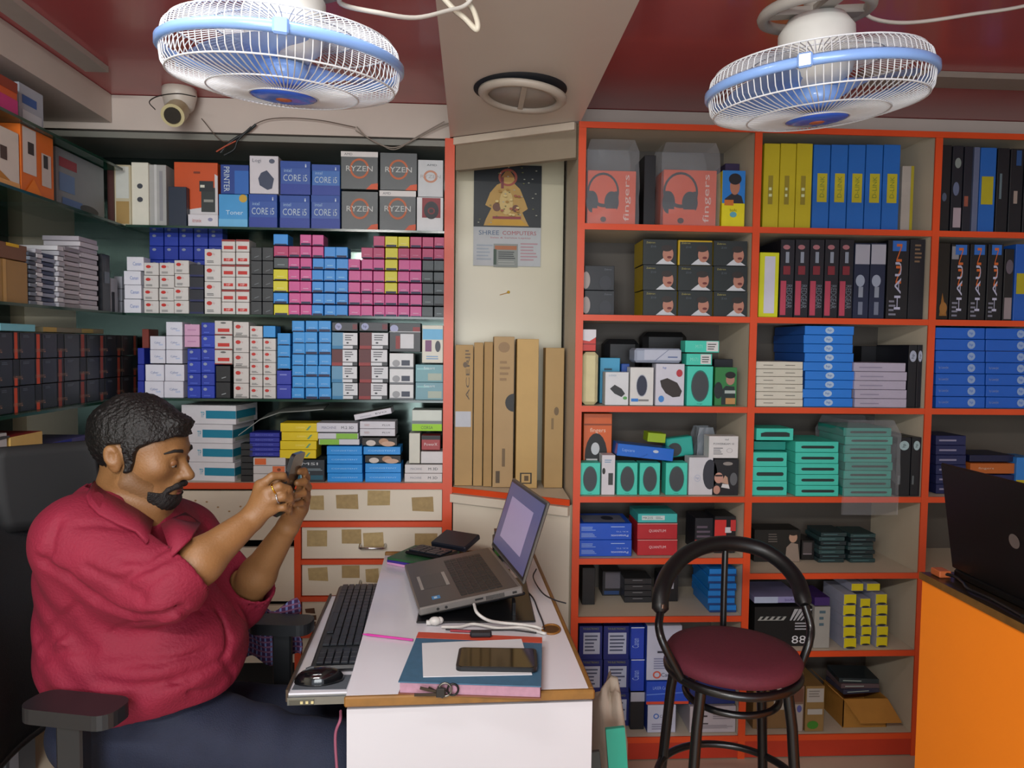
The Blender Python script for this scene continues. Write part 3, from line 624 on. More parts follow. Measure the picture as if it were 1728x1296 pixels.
boxL('paper_pack', 'pale cyan pack lying on black and orange boxes, left edge', 'pack', 0, 60, 0, zt+3*H+.001, XF-.0, .12, '#6fb0bc', [], h=.022)
boxL('paper_pack', 'tan and grey packs lying along the black and orange boxes', 'pack', 72, 175, 0, zt+3*H+.001, XF-.03, .12, '#7c7660', [('r', 0, .1, .2, .95, '#b89a50'), ('r', .6, .1, .8, .9, '#a08c50')], h=.018)
zt = z4
boxL('carton', 'red topped cream carton at shelf left of the headrest', 'box', 17, 72, 738, PX(50, 760, XF).z, XF+.0, .16, '#c9a55c', [], top='#9c2c2c', h=.05)
z_under = PX(50, 760, XF).z
boxL('carton', 'tall dark carton holding up the red topped cream carton', 'box', 18, 72, 762, z4, XF-.01, .14, '#2a241e', [('r', .1, .2, .3, .8, '#7c6a50')], h=z_under-z4-.001)
boxL('carton', 'blue and violet box beside the red topped carton, left wall', 'box', 74, 150, 742, z4, XF-.02, .15, '#4c4a7c', [('r', .0, .85, .6, 1, '#1c2c8c'), ('r', .5, .3, .98, .8, '#7c7490'), ('r', 0, 0, 1, .5, '#241e24')])
boxL('carton', 'white box at the far left edge under the black boxes', 'box', -40, 12, 735, PX(-14, 766, XF).z+.001, XF+.0, .15, '#b4b0ae', [('e', .8, .75, .3, .1, '#3a3a3c')])
zl = LS[2]
boxL('carton', 'tall cream carton below the small white box, left picture edge', 'box', -40, 12, 767, zl, XF-.01, .2, '#a9a496', [('r', .0, .8, 1, .84, '#8c8878')])
o = boxL('junk_pile', 'dark tangled packs low on the left wall shelf', 'pack', -30, 60, 1100, LS[1], XF-.03, .2, '#23242a', [('r', .1, .3, .4, .9, '#4a4c58'), ('r', .5, .1, .8, .5, '#6c6c74')])
boxL('pack', 'small white paper pack low on left shelf by the armrest', 'pack', -20, 20, 1165, LS[1]+0, XF+.0, .03, '#b8b8b8', h=.03)
boxL('pack', 'grey clutter pack on the lowest shelf by the chair', 'pack', 10, 60, 1250, LS[0], XF-.03, .2, '#4c5258', [('r', .1, .3, .4, .9, '#8a8c94')], h=.16)
# ------------------------------------------------------------------ goods on the right shelving unit
Y2 = YR+.02
S1, S2, S3 = SH
PLAS = M('#c8ccd4', .12, alpha=.16, spec=.9)
def bag(name, label, x0, x1, y0, y1, z0, z1, seed, m=None, hang=0):
    """crumpled clear plastic cover around goods"""
    rnd = random.Random(seed); mb = MB(); n = 16; k = 7; vs = []
    for j in range(k+1):
        t = j/k; sq = 1 if t < .92 else .84
        for i in range(n):
            a = 2*math.pi*i/n; c, s_ = math.cos(a), math.sin(a); q = 1/max(abs(c), abs(s_))
            q = q*.93+.07
            vs.append(((x0+x1)/2+(x1-x0)/2*c*q*sq+rnd.uniform(-.003, .003), (y0+y1)/2+(y1-y0)/2*s_*q*sq+rnd.uniform(-.003, .003), z0+(z1-z0)*t+rnd.uniform(-.006, .006)*(0 < t < 1)))
    if hang: vs = [(x, min(y, YR-.012) if z_ < hang+.055 else y, z_) for x, y, z_ in vs]
    fs = [(j*n+i, j*n+(i+1) % n, (j+1)*n+(i+1) % n, (j+1)*n+i) for j in range(k) for i in range(n) if not hang or i >= n//2 or z0+(z1-z0)*j/k > hang+.055]
    mb.add(vs, fs, m or PLAS); o = mb.build(name); tag(o, label, 'plastic bag'); return o
# --- column one, top
z = S1[0]+.001
def fing(a, b, t, lab):
    FG = '#cf5330'
    return box('headphone_box', lab, 'box', a, b, t, z, Y2+.01, .12, FG, [('ring', .33, .62, .3, .3, .22, '#23282e'), ('r', .0, .62, .62, .95, FG), ('e', .1, .42, .12, .2, '#1e2a32'), ('e', .5, .42, .15, .2, '#1e2a32'), ('ring', .32, .6, .33, .36, .12, '#23282e'), ('r', .1, .2, .6, .3, FG), ('e', .33, .1, .06, .05, '#3a1a14'), ('t', 'fingers', .82, .5, .15, .85, '#d9b9b0', 90)])
fing(991, 1073, 288, 'orange fingers headphone box at the left end of top shelf')
fing(1119, 1209, 287, 'orange fingers headphone box in the middle of top shelf')
MAN1 = [('r', .0, .42, 1, 1, '#1d74c4'), ('r', .0, 0, 1, .42, '#d8cc0c'), ('p', [(.1, .42), (.12, .5), (.5, .62), (.85, .55), (.95, .42)], '#20222c'), ('e', .55, .72, .22, .15, '#a87058'), ('e', .55, .85, .28, .1, '#16141a'), ('r', .1, .38, .5, .48, '#c06a24'), ('e', .5, .22, .15, .05, '#5aa0b0'), ('t', 'boAt', .5, .3, .3, .05, '#8a8008')]
box('earphone_box', 'blue and yellow box printed with a young man, top shelf', 'box', 1218, 1257, 288, z, Y2, .07, '#d8cc0c', MAN1)
box('carton', 'black box standing between the two orange headphone boxes', 'box', 1086, 1106, 262, z, Y2+.06, .15, '#141418')
box('carton', 'dark purple box behind the box with a young man', 'box', 1222, 1256, 276, z, Y2+.12, .12, '#32244c')
o = bag('plastic_bag', 'crumpled clear plastic bag over the left orange headphone box', P(988, 300, Y2).x, P(1079, 300, Y2).x, Y2-.012, Y2+.15, z, P(1000, 234, Y2).z, 3)
o = bag('plastic_bag', 'crumpled clear plastic bag over the middle orange headphone box', P(1113, 300, Y2).x, P(1215, 300, Y2).x, Y2-.012, Y2+.15, z, P(1000, 236, Y2).z, 4)
# --- column one, second: black speaker boxes with faces
z = S1[1]+.001
BF = [('r', 0, 0, 1, 1, '#1d2628'), ('t', 'Zebron', .22, .88, .26, .07, '#a39a50'), ('t', 'Z10', .3, .72, .16, .07, '#55606a'), ('p', [(.38, .02), (.5, .16), (.62, .28), (.85, .12), (.96, .02)], '#c2c6cc'), ('e', .74, .42, .16, .3, '#b07a68'), ('e', .7, .66, .17, .13, '#2c2422'), ('e', .78, .3, .07, .05, '#6a2c2c')]
H = (P(1170, 405, Y2).z-z)/3
for c, (a, b) in enumerate(((1085, 1142), (1144, 1202), (1204, 1261))):
    for j in range(3):
        for dpt in range(2 if c == 0 else 1):
            yel = (c == 1 and j == 2)
            o = box('speaker_box', f'black box with a shouting man, {pos(j, 3)} row, {["left","centre","right"][c]} column' if dpt == 0 else f'yellow sided box hidden behind the left column, {pos(j, 3)} row', 'box', a, b, 0, z+j*H, Y2+dpt*.145, .14, '#1d2628' if not yel else '#b99a18', BF if not yel else [('r', .05, .0, 1, .93, '#1d2628')]+BF[1:], 'black boxes printed with a shouting man' if dpt == 0 else 'yellow sided boxes behind the left column', h=H-.001, side='#a08a1c')
stack('speaker_box', 'dark box showing half a face', 'box', 986, 1037, 448, z, 2, Y2+.03, .1, '#1a1e24', [('e', .05, .4, .14, .35, '#a89c98'), ('t', 'Zebron', .78, .85, .25, .07, '#6a707a'), ('e', .7, .3, .2, .3, '#2c3038')], 'dark boxes by the left post', 'by the left post, second shelf')
# --- column one, third
z = S1[2]+.001
box('carton', 'cream cloth covered bundle box by the left post, third shelf', 'box', 983, 1010, 594, z, Y2, .1, M('#cfc79c', .8, bump=.4, bscale=30), c=.012)
box('carton', 'red and white box standing on the cream bundle', 'box', 983, 1006, 556, P(995, 593, Y2).z+.001, Y2, .08, '#c02c20', [('p', [(0, .5), (.5, .45), (1, .65), (1, 1), (0, 1)], '#d4d2d8'), ('r', 0, .3, 1, .34, '#7c1c18')])
def mbox(a, b, t, zz, lab, c, dec, y=0.0, d=.06, **kw): return box('mouse_box', lab, 'box', a, b, t, zz, Y2+y, d, c, dec, **kw)
mbox(1021, 1061, 628, z, 'white mouse box showing a slanted black mouse', '#cfd2d6', [('p', [(.2, .5), (.4, .62), (.7, .5), (.85, .35), (.7, .25), (.4, .35)], '#2b2e30'), ('t', 'LOGI', .3, .9, .3, .05, '#7c9ab0'), ('e', .85, .22, .09, .05, '#58a058')], rz=0)
mbox(1063, 1103, 620, z, 'white mouse box showing an upright navy mouse', '#d2d2d0', [('e', .5, .52, .22, .27, '#252c42'), ('ring', .5, .52, .24, .29, .06, '#9aa0b4'), ('r', .05, .1, .35, .18, '#2c78c8'), ('r', .36, .11, .8, .16, '#7c7c7c')])
mbox(1106, 1155, 614, z, 'white and violet mouse box with red dot and brown mouse', '#c8c8d4', [('p', [(.15, .6), (.4, .66), (.75, .55), (.92, .35), (.85, .22), (.6, .2), (.35, .3), (.2, .45)], '#2e2624'), ('e', .82, .78, .11, .09, '#b0303c'), ('t', 'hp', .3, .9, .12, .07, '#3c64b0'), ('e', .2, .16, .1, .08, '#3c80c8')])
def teal(a, b, t, zz, lab, y=0.0): return mbox(a, b, t, zz, lab, '#42c8b2', [('e', .5, .5, .33, .38, '#3a4044'), ('ring', .5, .5, .35, .4, .08, '#1f6b62'), ('t', 'logi', .5, .05, .2, .03, '#14584e')], y)
teal(1159, 1203, 618, z, 'teal mouse box on the third shelf showing a grey mouse')
zt_ = P(1180, 617, Y2).z+.001
mbox(1158, 1202, 597, zt_, 'teal flat box with white sticker lying on the teal mouse box', '#42c8b2', [('r', .55, .1, .95, .95, '#cfd0d0'), ('lines', .6, .2, .9, .8, 3, '#505050'), ('t', 'M171', .3, .5, .3, .3, '#8adccc')])
mbox(1156, 1214, 575, P(1180, 596, Y2).z+.002, 'teal flat box with white sticker, topmost of the teal pile', '#42c8b2', [('r', .62, .1, .97, .95, '#cfd0d0'), ('lines', .66, .2, .94, .8, 3, '#505050'), ('t', 'M171', .4, .5, .2, .3, '#8adccc')])
MAN2 = [('r', 0, 0, 1, 1, '#2c7a40'), ('p', [(.3, .02), (.3, .4), (.5, .52), (.9, .5), (.98, .02)], '#1a2a2a'), ('e', .7, .68, .2, .14, '#a87c6c'), ('e', .7, .8, .24, .09, '#141414'), ('r', .45, .32, .95, .4, '#a8b4b0'), ('r', .5, .04, .95, .2, '#b48850'), ('e', .15, .4, .2, .22, '#1c2426')]
mbox(1206, 1243, 620, z, 'green box printed with a man in dark shirt, third shelf', '#2c7a40', MAN2, y=.02)
box('carton', 'sky blue flat box behind the slanted mouse box, third shelf', 'box', 1012, 1046, 604, z, Y2+.09, .09, '#3f9cc4', [('lines', .2, .7, .6, .8, 1, '#204c60')])
box('carton', 'small dark blue box between two white mouse boxes', 'box', 1048, 1062, 614, z, Y2+.075, .06, '#1c4a9c')
o = box('pouch', 'white and blue box in plastic film lying on the mouse boxes', 'box', 1071, 1151, 588, P(1110, 613, Y2).z+.001, Y2, .1, '#9aa4b8', [('r', .2, .2, .98, .9, '#b4bacb'), ('p', [(.4, .1), (.7, .9), (.72, .9), (.43, .1)], '#7c84a0'), ('lines', .7, .3, .95, .5, 1, '#5c6c98')], c=.008)
box('headset', 'black gadget box in the dark at the back of third shelf', 'box', 1020, 1080, 572, z, Y2+.18, .1, '#17181c', c=.02)
box('headset', 'black gadget box deep behind the film wrapped white box', 'box', 1085, 1160, 560, z, Y2+.19, .1, '#141518', c=.02)
box('carton', 'dark red and black box at the back, right of teal pile', 'box', 1204, 1236, 606, z, Y2+.13, .1, '#181c26')
# --- column one, fourth
z = S1[3]+.001
for i, (a, b) in enumerate(((977, 1013), (1041, 1076), (1079, 1114), (1123, 1160))):
    teal(a, b, 781, z, ['teal mouse box against the left post, fourth shelf', 'teal mouse box right of the narrow white box, fourth shelf', 'teal mouse box, middle of the three neighbours, fourth shelf', 'teal mouse box beside the large white mouse box'][i], y=0)
mbox(1015, 1038, 768, z, 'narrow white box with small gadget picture, fourth shelf', '#cfccd2', [('r', .5, .25, .85, .55, '#3a3c3c'), ('e', .15, .6, .12, .08, '#2a2a2a'), ('lines', .2, .8, .8, .9, 2, '#7c9ab8')])
mbox(1162, 1203, 772, z, 'large white mouse box partly hidden by the black box', '#cacad0', [('e', .88, .55, .3, .4, '#30323c'), ('t', 'hp', .35, .45, .14, .08, '#8494b8'), ('ring', .35, .45, .13, .09, .1, '#9aa8c4')])
WOM = [('r', 0, 0, 1, 1, '#14141a'), ('e', .2, .48, .18, .15, '#c09080'), ('r', .05, .52, .35, .57, '#2a2020'), ('p', [(.3, .35), (.45, .55), (.55, .5), (.6, .3)], '#b8927c'), ('e', .8, .45, .15, .18, '#5a5c60'), ('p', [(.3, .22), (.65, .18), (.6, .3), (.35, .32)], '#d0d0d0'), ('e', .12, .15, .14, .12, '#b88878'), ('e', .55, .88, .2, .05, '#8a8480')]
mbox(1204, 1246, 775, z, 'black box printed with a woman in glasses, fourth shelf', '#14141a', WOM)
mbox(1196, 1246, 736, P(1220, 774, Y2).z+.001, 'white box with black text standing on the woman picture box', '#d2d0d0', [('t', 'POWERBEAM 10', .5, .65, .7, .08, '#444'+'448'), ('t', 'itel', .6, .85, .12, .08, '#666a70'), ('lines', .15, .15, .5, .5, 4, '#7c7c80'), ('ring', .7, .35, .1, .1, .1, '#8c8c90')])
o = box('mouse_box', 'orange fingers box with glossy black mouse, fourth shelf', 'box', 984, 1032, 698, z, Y2+.07, .06, '#cf5c1e', [('t', 'fingers', .5, .78, .55, .07, '#e8c8b0'), ('e', .45, .45, .4, .3, '#141417'), ('e', .42, .55, .15, .08, '#c0c4c8'), ('r', 0, .85, 1, .87, '#8c3c14'), ('r', .1, .3, .5, .42, '#c8c8c8')])
o = box('ink_carton', 'bright blue glossy box lying tilted over the teal mouse boxes', 'box', 1040, 1136, 753, P(1080, 780, Y2).z+.013, Y2+.0, .09, '#1468cc', [('t', 'Lapcare', .2, .5, .22, .3, '#8fb4e8'), ('e', .68, .65, .05, .12, '#b8c4d4'), ('p', [(.4, 0), (.55, .35), (.54, .38), (.38, 0)], '#0f55ac')], rough=.2); o.rotation_euler = (0, .1, 0)
o = box('carton', 'lime green box on the tilted bright blue box', 'box', 1092, 1123, 731, P(1080, 752, Y2).z+.010, Y2+.01, .07, '#8fae14'); o.rotation_euler = (0, .08, 0)
o = box('mouse_box', 'teal mouse box lying askew behind the bright blue box', 'box', 1126, 1172, 738, P(1140, 780, Y2).z+.006, Y2+.09, .05, '#2aa89a', [('e', .3, .4, .26, .35, '#35393c')], c=.004); o.rotation_euler = (0, -.12, 0)
bag('plastic_bag', 'crumpled clear bag beside the white box with black text', P(1180, 760, Y2+.06).x, P(1210, 760, Y2+.06).x, Y2+.085, Y2+.17, z, P(1190, 722, Y2+.08).z, 9, M('#8d959e', .2, alpha=.7))
# --- column one, fifth
z = S1[4]+.001
stack('phone_box', 'bright blue Panasonic box printed upside down', 'box', 977, 1066, 883, z, 2, Y2+.0, .16, '#1550c0', [('t', 'Panasonic', .77, .25, .33, .13, '#c8d8f0', 180), ('t', 'KX-TG', .82, .5, .22, .08, '#a0b8e8', 180), ('lines', .04, .15, .33, .42, 4, '#8caae0'), ('lines', .04, .55, .33, .82, 3, '#8caae0'), ('lines', .6, .75, .92, .85, 1, '#a0b8e8')], 'bright blue boxes printed upside down', 'on the fifth shelf', tdec=[('r', .1, .1, .9, .8, '#74788c'), ('e', .6, .5, .12, .2, '#2c3040')])
zz = z
for j in range(2):
    box('motherboard_box', f'red box lettered QUANTUM, {["lower","upper"][j]} of two under the teal box', 'box', 1075, 1143, 0, zz, Y2+.01, .14, '#b0222c', [('t', 'QUANTUM', .5, .52, .42, .2, '#e4c4c8'), ('r', 0, .96, 1, 1, '#d4a49c')], 'red boxes lettered QUANTUM', h=(P(1100, 884, Y2).z-z)/2-.001)
    zz += (P(1100, 884, Y2).z-z)/2
box('keyboard_box', 'teal flat box with white label on the red boxes', 'box', 1076, 1143, 867, zz+.001, Y2+.01, .14, '#3fb3b0', [('r', .1, .3, .68, .8, '#c4d4d4'), ('t', 'MK215', .25, .55, .25, .25, '#4c5c5c'), ('lines', .45, .4, .64, .7, 2, '#7c8c8c')])
o = box('carton', 'black and red box with white letters behind stool backrest', 'box', 1205, 1241, 871, z, Y2+.04, .12, '#16181c', [('r', .0, .05, .55, .9, '#cf2f2c'), ('r', .5, .55, .8, .7, '#d0d0d4'), ('e', .6, .3, .2, .15, '#c8c8cc'), ('r', .75, .6, 1, .9, '#c23030')])
box('carton', 'black patterned box left of the black and red box', 'box', 1172, 1203, 874, z, Y2+.06, .12, '#1c1e26', [('lines', .1, .1, .9, .8, 5, '#5c5060'), ('r', 0, .1, .12, .35, '#b03028')])
# --- column one, sixth
z = S1[5]+.001
stack('hard_drive_box', 'slim black box', 'box', 1053, 1100, 976, z, 4, Y2+.12, .1, '#202226', [('lines', .3, .6, .7, .8, 1, '#8c8c90')], 'slim black boxes on the sixth shelf', 'of pile on sixth shelf')
box('carton', 'black box against the left post, sixth shelf', 'box', 982, 1004, 958, z, Y2+.1, .1, '#121316')
box('carton', 'black box with grey sticker deep on the sixth shelf', 'box', 1016, 1048, 964, z, Y2+.2, .08, '#1a1a1e', [('r', .15, .3, .95, .95, '#5c5860'), ('r', .1, .05, .9, .2, '#1c3c6c')])
box('carton', 'black box with small white mark right of slim pile', 'box', 1114, 1144, 972, z, Y2+.13, .1, '#15161a', [('r', .5, .5, .75, .85, '#9c9ca4')])
stack('tray_box', 'sky blue flat box', 'box', 1195, 1241, 960, z, 6, Y2+.01, .2, '#1b7fd4', [('r', 0, 0, 1, .3, '#123c7c')], 'sky blue flat boxes behind the stool', 'of pile behind the stool rod', jit=.004)
# --- column one, bottom
z = S1[6]+.001
LB = [('r', 0, 0, 1, 1, '#14206c'), ('r', .18, .16, .9, .8, '#b2b8cc'), ('lines', .24, .22, .84, .75, 5, '#48506c'), ('t', 'TVS ELECTRONICS', .5, .92, .7, .06, '#8a8c3c')]
for c, (a, b) in enumerate(((977, 1016), (1018, 1061))):
    stack('scanner_box', 'dark blue box with white label', 'box', a, b, 1056, z, 3, Y2+.06, .2, '#14206c', LB, 'dark blue boxes with white labels', f'{["left","right"][c]} column, bottom shelf')
q = box('toner_carton', 'small black box under the narrow bright blue boxes', 'box', 1063, 1087, 1168, z, Y2+.03, .15, '#15161a', [('r', 0, .75, 1, 1, '#a8a8b4')])
stack('toner_carton', 'narrow bright blue box with vertical text', 'box', 1064, 1087, 1058, P(1075, 1167, Y2+.03).z+.001, 2, Y2+.03, .18, '#1e3fb0', [('t', 'Canan', .35, .5, .5, .3, '#8ca4e0', 90), ('r', 0, .97, 1, 1, '#c0c8dc')], 'narrow bright blue boxes', 'on small black box')
q = box('toner_carton', 'white box with ringed logo beside stool leg, bottom shelf', 'box', 1092, 1140, 1190, z, Y2+.005, .2, '#b9bccf', [('ring', .3, .6, .1, .1, .4, '#4468b4'), ('t', 'Canan', .6, .6, .35, .1, '#54586c'), ('lines', .15, .1, .9, .35, 3, '#8888a0')], side='#24409c')
box('toner_carton', 'blue box with orange red base line behind the stool leg', 'box', 1090, 1162, 1150, P(1110, 1189, Y2+.01).z+.001, Y2+.01, .2, '#1f48b8', [('r', 0, 0, 1, .12, '#cc4428'), ('t', 'LASER Cartridge', .4, .7, .5, .18, '#8ca8e8'), ('p', [(0, .45), (1, .55), (1, .5), (0, .4)], '#5c80d8')])
box('toner_carton', 'tall white box with small print and round logo, bottom shelf', 'box', 1091, 1150, 1056, P(1110, 1149, Y2+.01).z+.002, Y2+.01, .18, '#b8bcd0', [('ring', .3, .1, .12, .07, .4, '#c25a4c'), ('t', 'Canan', .62, .1, .4, .07, '#3c4058'), ('r', .3, .5, .5, .54, '#3a3c4c'), ('r', .35, .68, .55, .72, '#3a3c4c'), ('lines', .2, .2, .9, .42, 5, '#7c80a0')], side='#2444a8')
box('toner_carton', 'long white box with small print under the stool seat', 'box', 1163, 1243, 1192, z, Y2+.0, .2, '#b5adb2', [('r', .25, .6, .38, .66, '#3a3438'), ('r', .28, .32, .4, .37, '#4a4448'), ('lines', .1, .15, .95, .3, 3, '#8a8288'), ('lines', .5, .5, .95, .9, 5, '#8a8288')])
box('toner_carton', 'dark blue printer carton right behind the stool seat', 'box', 1163, 1245, 1150, P(1200, 1191, Y2).z+.001, Y2+.01, .2, '#1c2c6c', [('t', 'HIGH YIELD', .5, .5, .6, .2, '#4c5c9c')])
# --- column two, top
z = S2[0]+.001
for i in range(3):
    box('router_box', f'all yellow upright box, {ORD[i+1]} from the post, top shelf', 'box', 1288+i*27.5, 1315+i*27.5, 242, z, Y2, .2, '#b9a91a', [('r', .3, .28, .6, .62, '#8a7c20'), ('lines', .35, .35, .55, .5, 2, '#c8d0a0')], 'all yellow upright boxes')
for i in range(5):
    box('router_box', f'blue upright box with yellow patch, {ORD[i+1]} from the yellow boxes', 'box', 1371.5+i*29.5, 1400+i*29.5, 244, z, Y2, .2, '#1d62b4', [('r', .25, .32, .85, .66, '#b4a820'), ('t', 'D-LINK', .55, .5, .26, .25, '#6c7c2c', 90)], 'blue upright boxes with yellow patch')
box('router_box', 'narrow white and yellow box at the end of the blue boxes', 'box', 1521, 1541, 280, z, Y2+.01, .2, '#a49c94', [('r', .75, 0, 1, 1, '#a09420')])
# --- column two, second
z = S2[1]+.001
box('cable_box', 'yellow upright box with white panel by the post, second shelf', 'box', 1281, 1314, 426, z, Y2, .2, '#cfd21c', [('r', .25, .06, .8, .94, '#c8c8d8')])
for i in range(5):
    box('game_box', f'black and pink spined box, {ORD[i+1]} after the yellow upright box', 'box', 1316+i*25, 1340+i*25, 404, z, Y2+.005, .2, '#1a1a24', [('r', .05, .03, .45, .47, '#b44058'), ('t', 'REDGEAR', .68, .27, .4, .3, '#6c7480', -90), ('e', .4, .9, .25, .03, '#a86c74'), ('r', .35, .7, .6, .84, '#8c94a4'), ('r', .2, .55, .7, .66, '#7c2430')], 'black and pink spined boxes')
for i in range(2):
    box('drive_box', f'navy upright box with white top label, {["left","right"][i]} one of a pair', 'box', 1441+i*27, 1467+i*27, 410, z, Y2, .2, '#1a2440', [('r', .02, .72, .98, .98, '#a7a7b4'), ('e', .4, .5, .3, .08, '#9aa4b8'), ('r', .3, .28, .6, .42, '#8c94a4'), ('r', .3, .05, .6, .22, '#6c7488')], 'navy upright boxes with white top label')
HN = [('r', .2, .86, .85, .99, '#2c66b8'), ('t', 'NN', .52, .7, .26, .5, '#c8642c', 90), ('t', 'HAU', .5, .42, .3, .6, '#b4b4cc', 90), ('lines', .1, .03, .45, .25, 4, '#7c7c8c')]
box('keyboard_box', 'black upright box lettered HAUNN left of the middle post', 'box', 1497, 1533, 405, z, Y2, .2, '#14151c', HN)
box('keyboard_box', 'plain black upright box against the middle post, second shelf', 'box', 1534, 1560, 404, z, Y2+.005, .2, '#1a1c24', [('lines', .3, .7, .8, .95, 5, '#7c644c')])
# --- column two, third
z = S2[2]+.001
stack('ups_box', 'cream white flat box', 'box', 1276, 1355, 610, z, 6, Y2-.005, .2, '#cfcbbd', [('lines', .15, .4, .38, .6, 1, '#6c6860'), ('lines', .62, .4, .9, .6, 1, '#6c6860')], 'cream white flat boxes', 'of pile by the post, third shelf')
HPL = [('e', .5, .5, .09, .38, '#a8c0dc'), ('t', 'hp', .5, .5, .08, .34, '#1c5cb0')]
stack('toner_carton', 'azure HP flat box with round logo', 'box', 1357, 1440, 550, z, 9, Y2, .27, '#2479d8', HPL, 'azure flat boxes with round logo', 'of pile in second column', jit=.004, side='#1b4f9c')
stack('toner_pouch', 'white pack in crinkled film', 'box', 1442, 1530, 612, z, 5, Y2-.01, .2, M('#aba4b8', .35, bump=.35, bscale=25), [('lines', .1, .3, .6, .6, 1, '#8c869c')], 'white packs in crinkled film', 'of pile, third shelf', jit=.003)
for i in range(2):
    box('toner_carton', f'black upright box with round white logo, {["left","right"][i]} one by middle post', 'box', 1532+i*15, 1546.5+i*15, 582, z, Y2+.0, .22, '#12141e', [('e', .5, .82, .42, .09, '#a0a8bc'), ('t', 'hp', .5, .82, .4, .07, '#12141e', 90)], 'black upright boxes with round white logo')
box('carton', 'black flat box behind the film wrapped packs, third shelf', 'box', 1452, 1496, 584, z, Y2+.22, .06, '#111218')
# --- column two, fourth
z = S2[3]+.001
SLOT = [('r', .18, .36, .85, .62, '#21302f'), ('e', .18, .49, .05, .13, '#21302f'), ('e', .85, .49, .05, .13, '#21302f')]
stack('mouse_box', 'teal box with dark slot', 'box', 1268, 1328, 763, z, 3, Y2-.004, .12, '#42c4b0', SLOT, 'teal boxes in the short pile', 'of short pile by the post')
stack('mouse_box', 'teal box with dark slot', 'box', 1342, 1415, 745, z, 5, Y2-.02, .2, '#42c4b0', SLOT, 'teal boxes in the tall pile', 'of tall pile in the middle')
o = box('mouse_box', 'single teal box bridging the top of the short teal pile', 'box', 1276, 1339, 723, P(1300, 744, Y2).z+.002, Y2-.004, .12, '#42c4b0', [('r', .12, .3, .9, .6, '#1d2b2c'), ('p', [(.12, .6), (.9, .6), (.8, .7), (.25, .7)], '#1d2b2c')])
sup = box('mouse_box', 'teal box half hidden between short pile and bridging box', 'box', 1272, 1326, 745, P(1300, 762, Y2).z+.001, Y2+.03, .09, '#1f8c80', [])
stack('mouse_box', 'teal box under clear film', 'box', 1425, 1506, 722, z, 8, Y2-.02, .2, ['#2a9c8e', '#258c80'], SLOT, 'teal boxes under clear film', 'of film wrapped pile', jit=.005)
bag('plastic_bag', 'loose clear film bag hanging around the teal boxes', P(1417, 760, Y2).x, P(1510, 760, Y2).x, Y2-.04, Y2+.2, P(1460, 868, Y2-.03).z, P(1460, 708, Y2).z, 12, None, S2[3])
for i in range(2):
    box('toner_carton', f'black upright box with pale round logo, {["left","right"][i]}, beside film bag', 'box', 1512+i*25, 1536+i*25, 738, z, Y2-.015, .2, '#12151e', [('e', .5, .86, .35, .08, '#9cb4b8'), ('t', 'hp', .5, .86, .3, .06, '#12151e', 90), ('r', .1, .2, .3, .35, '#5c6468')], 'black upright boxes beside the film bag')
# --- column two, fifth
z = S2[4]+.001
MAN3 = [('r', 0, 0, 1, 1, '#14120f'), ('p', [(.68, .0), (.7, .45), (.8, .6), (.95, .55), (1, 0)], '#8c7c70'), ('e', .84, .76, .09, .16, '#b08a74'), ('e', .84, .9, .1, .08, '#1a1412'), ('lines', .3, .6, .55, .9, 4, '#5c5450')]
box('carton', 'black box printed with a man in grey jacket, fifth shelf', 'box', 1272, 1350, 894, z, Y2+.12, .1, '#14120f', MAN3)
box('carton', 'dark grey box right of the man in grey jacket', 'box', 1352, 1374, 912, z, Y2+.14, .1, '#1c1a1a', [('r', .1, .3, .8, .9, '#4c4444'), ('r', .1, .28, .8, .34, '#84787c')])
stack('cable_pack', 'dark teal blister pack', 'pack', 1383, 1427, 899, z, 7, Y2+.1, .12, ['#26393c', '#1e2b30', '#2c4648'], [('lines', .1, .4, .8, .7, 1, '#5c8488')], 'dark teal blister packs, left pile', 'of left pile', jit=.006)
stack('cable_pack', 'dark teal blister pack', 'pack', 1433, 1476, 901, z, 7, Y2+.1, .12, ['#2c4648', '#26393c', '#1e2b30'], [('lines', .1, .4, .8, .7, 1, '#5c8488')], 'dark teal blister packs, right pile', 'of right pile', jit=.006)
# --- column two, sixth
z = S2[5]+.001
box('headphone_box', 'black box with big white 88 behind the stool backrest', 'box', 1272, 1370, 1024, z, Y2+.02, .2, '#121214', [('t', '88.', .8, .17, .3, .2, '#cfcfd4'), ('lines', .7, .4, .98, .62, 3, '#a8a8b0'), ('p', [(.05, .66), (.5, .66), (.55, .76), (.1, .76)], '#9c9c98')]+[('p', [(.1+.1*i, .68), (.15+.1*i, .68), (.2+.1*i, .76), (.15+.1*i, .76)], '#17171a') for i in range(4)]+[('p', [(.6+.06*i, .66), (.63+.06*i, .66), (.75+.08*i, .95), (.68+.08*i, .95)], '#a8a8ac') for i in range(4)])
box('carton', 'flat lilac and white box on the big 88 box', 'box', 1272, 1352, 1007, P(1320, 1023, Y2).z+.001, Y2+.03, .18, '#8c88b4', [('r', 0, 0, .5, 1, '#aab4cc'), ('t', 'boAt', .75, .5, .2, .4, '#5c4c84')])
box('carton', 'white box with three marks right of the 88 box', 'box', 1373, 1400, 1024, z, Y2+.0, .15, '#9c9a94', [('lines', .3, .5, .7, .95, 3, '#4c6470')])
box('carton', 'purple topped box behind the yellow ended boxes', 'box', 1374, 1400, 1008, P(1390, 1023, Y2+.0).z+.001, Y2+.0, .14, '#3c2464')
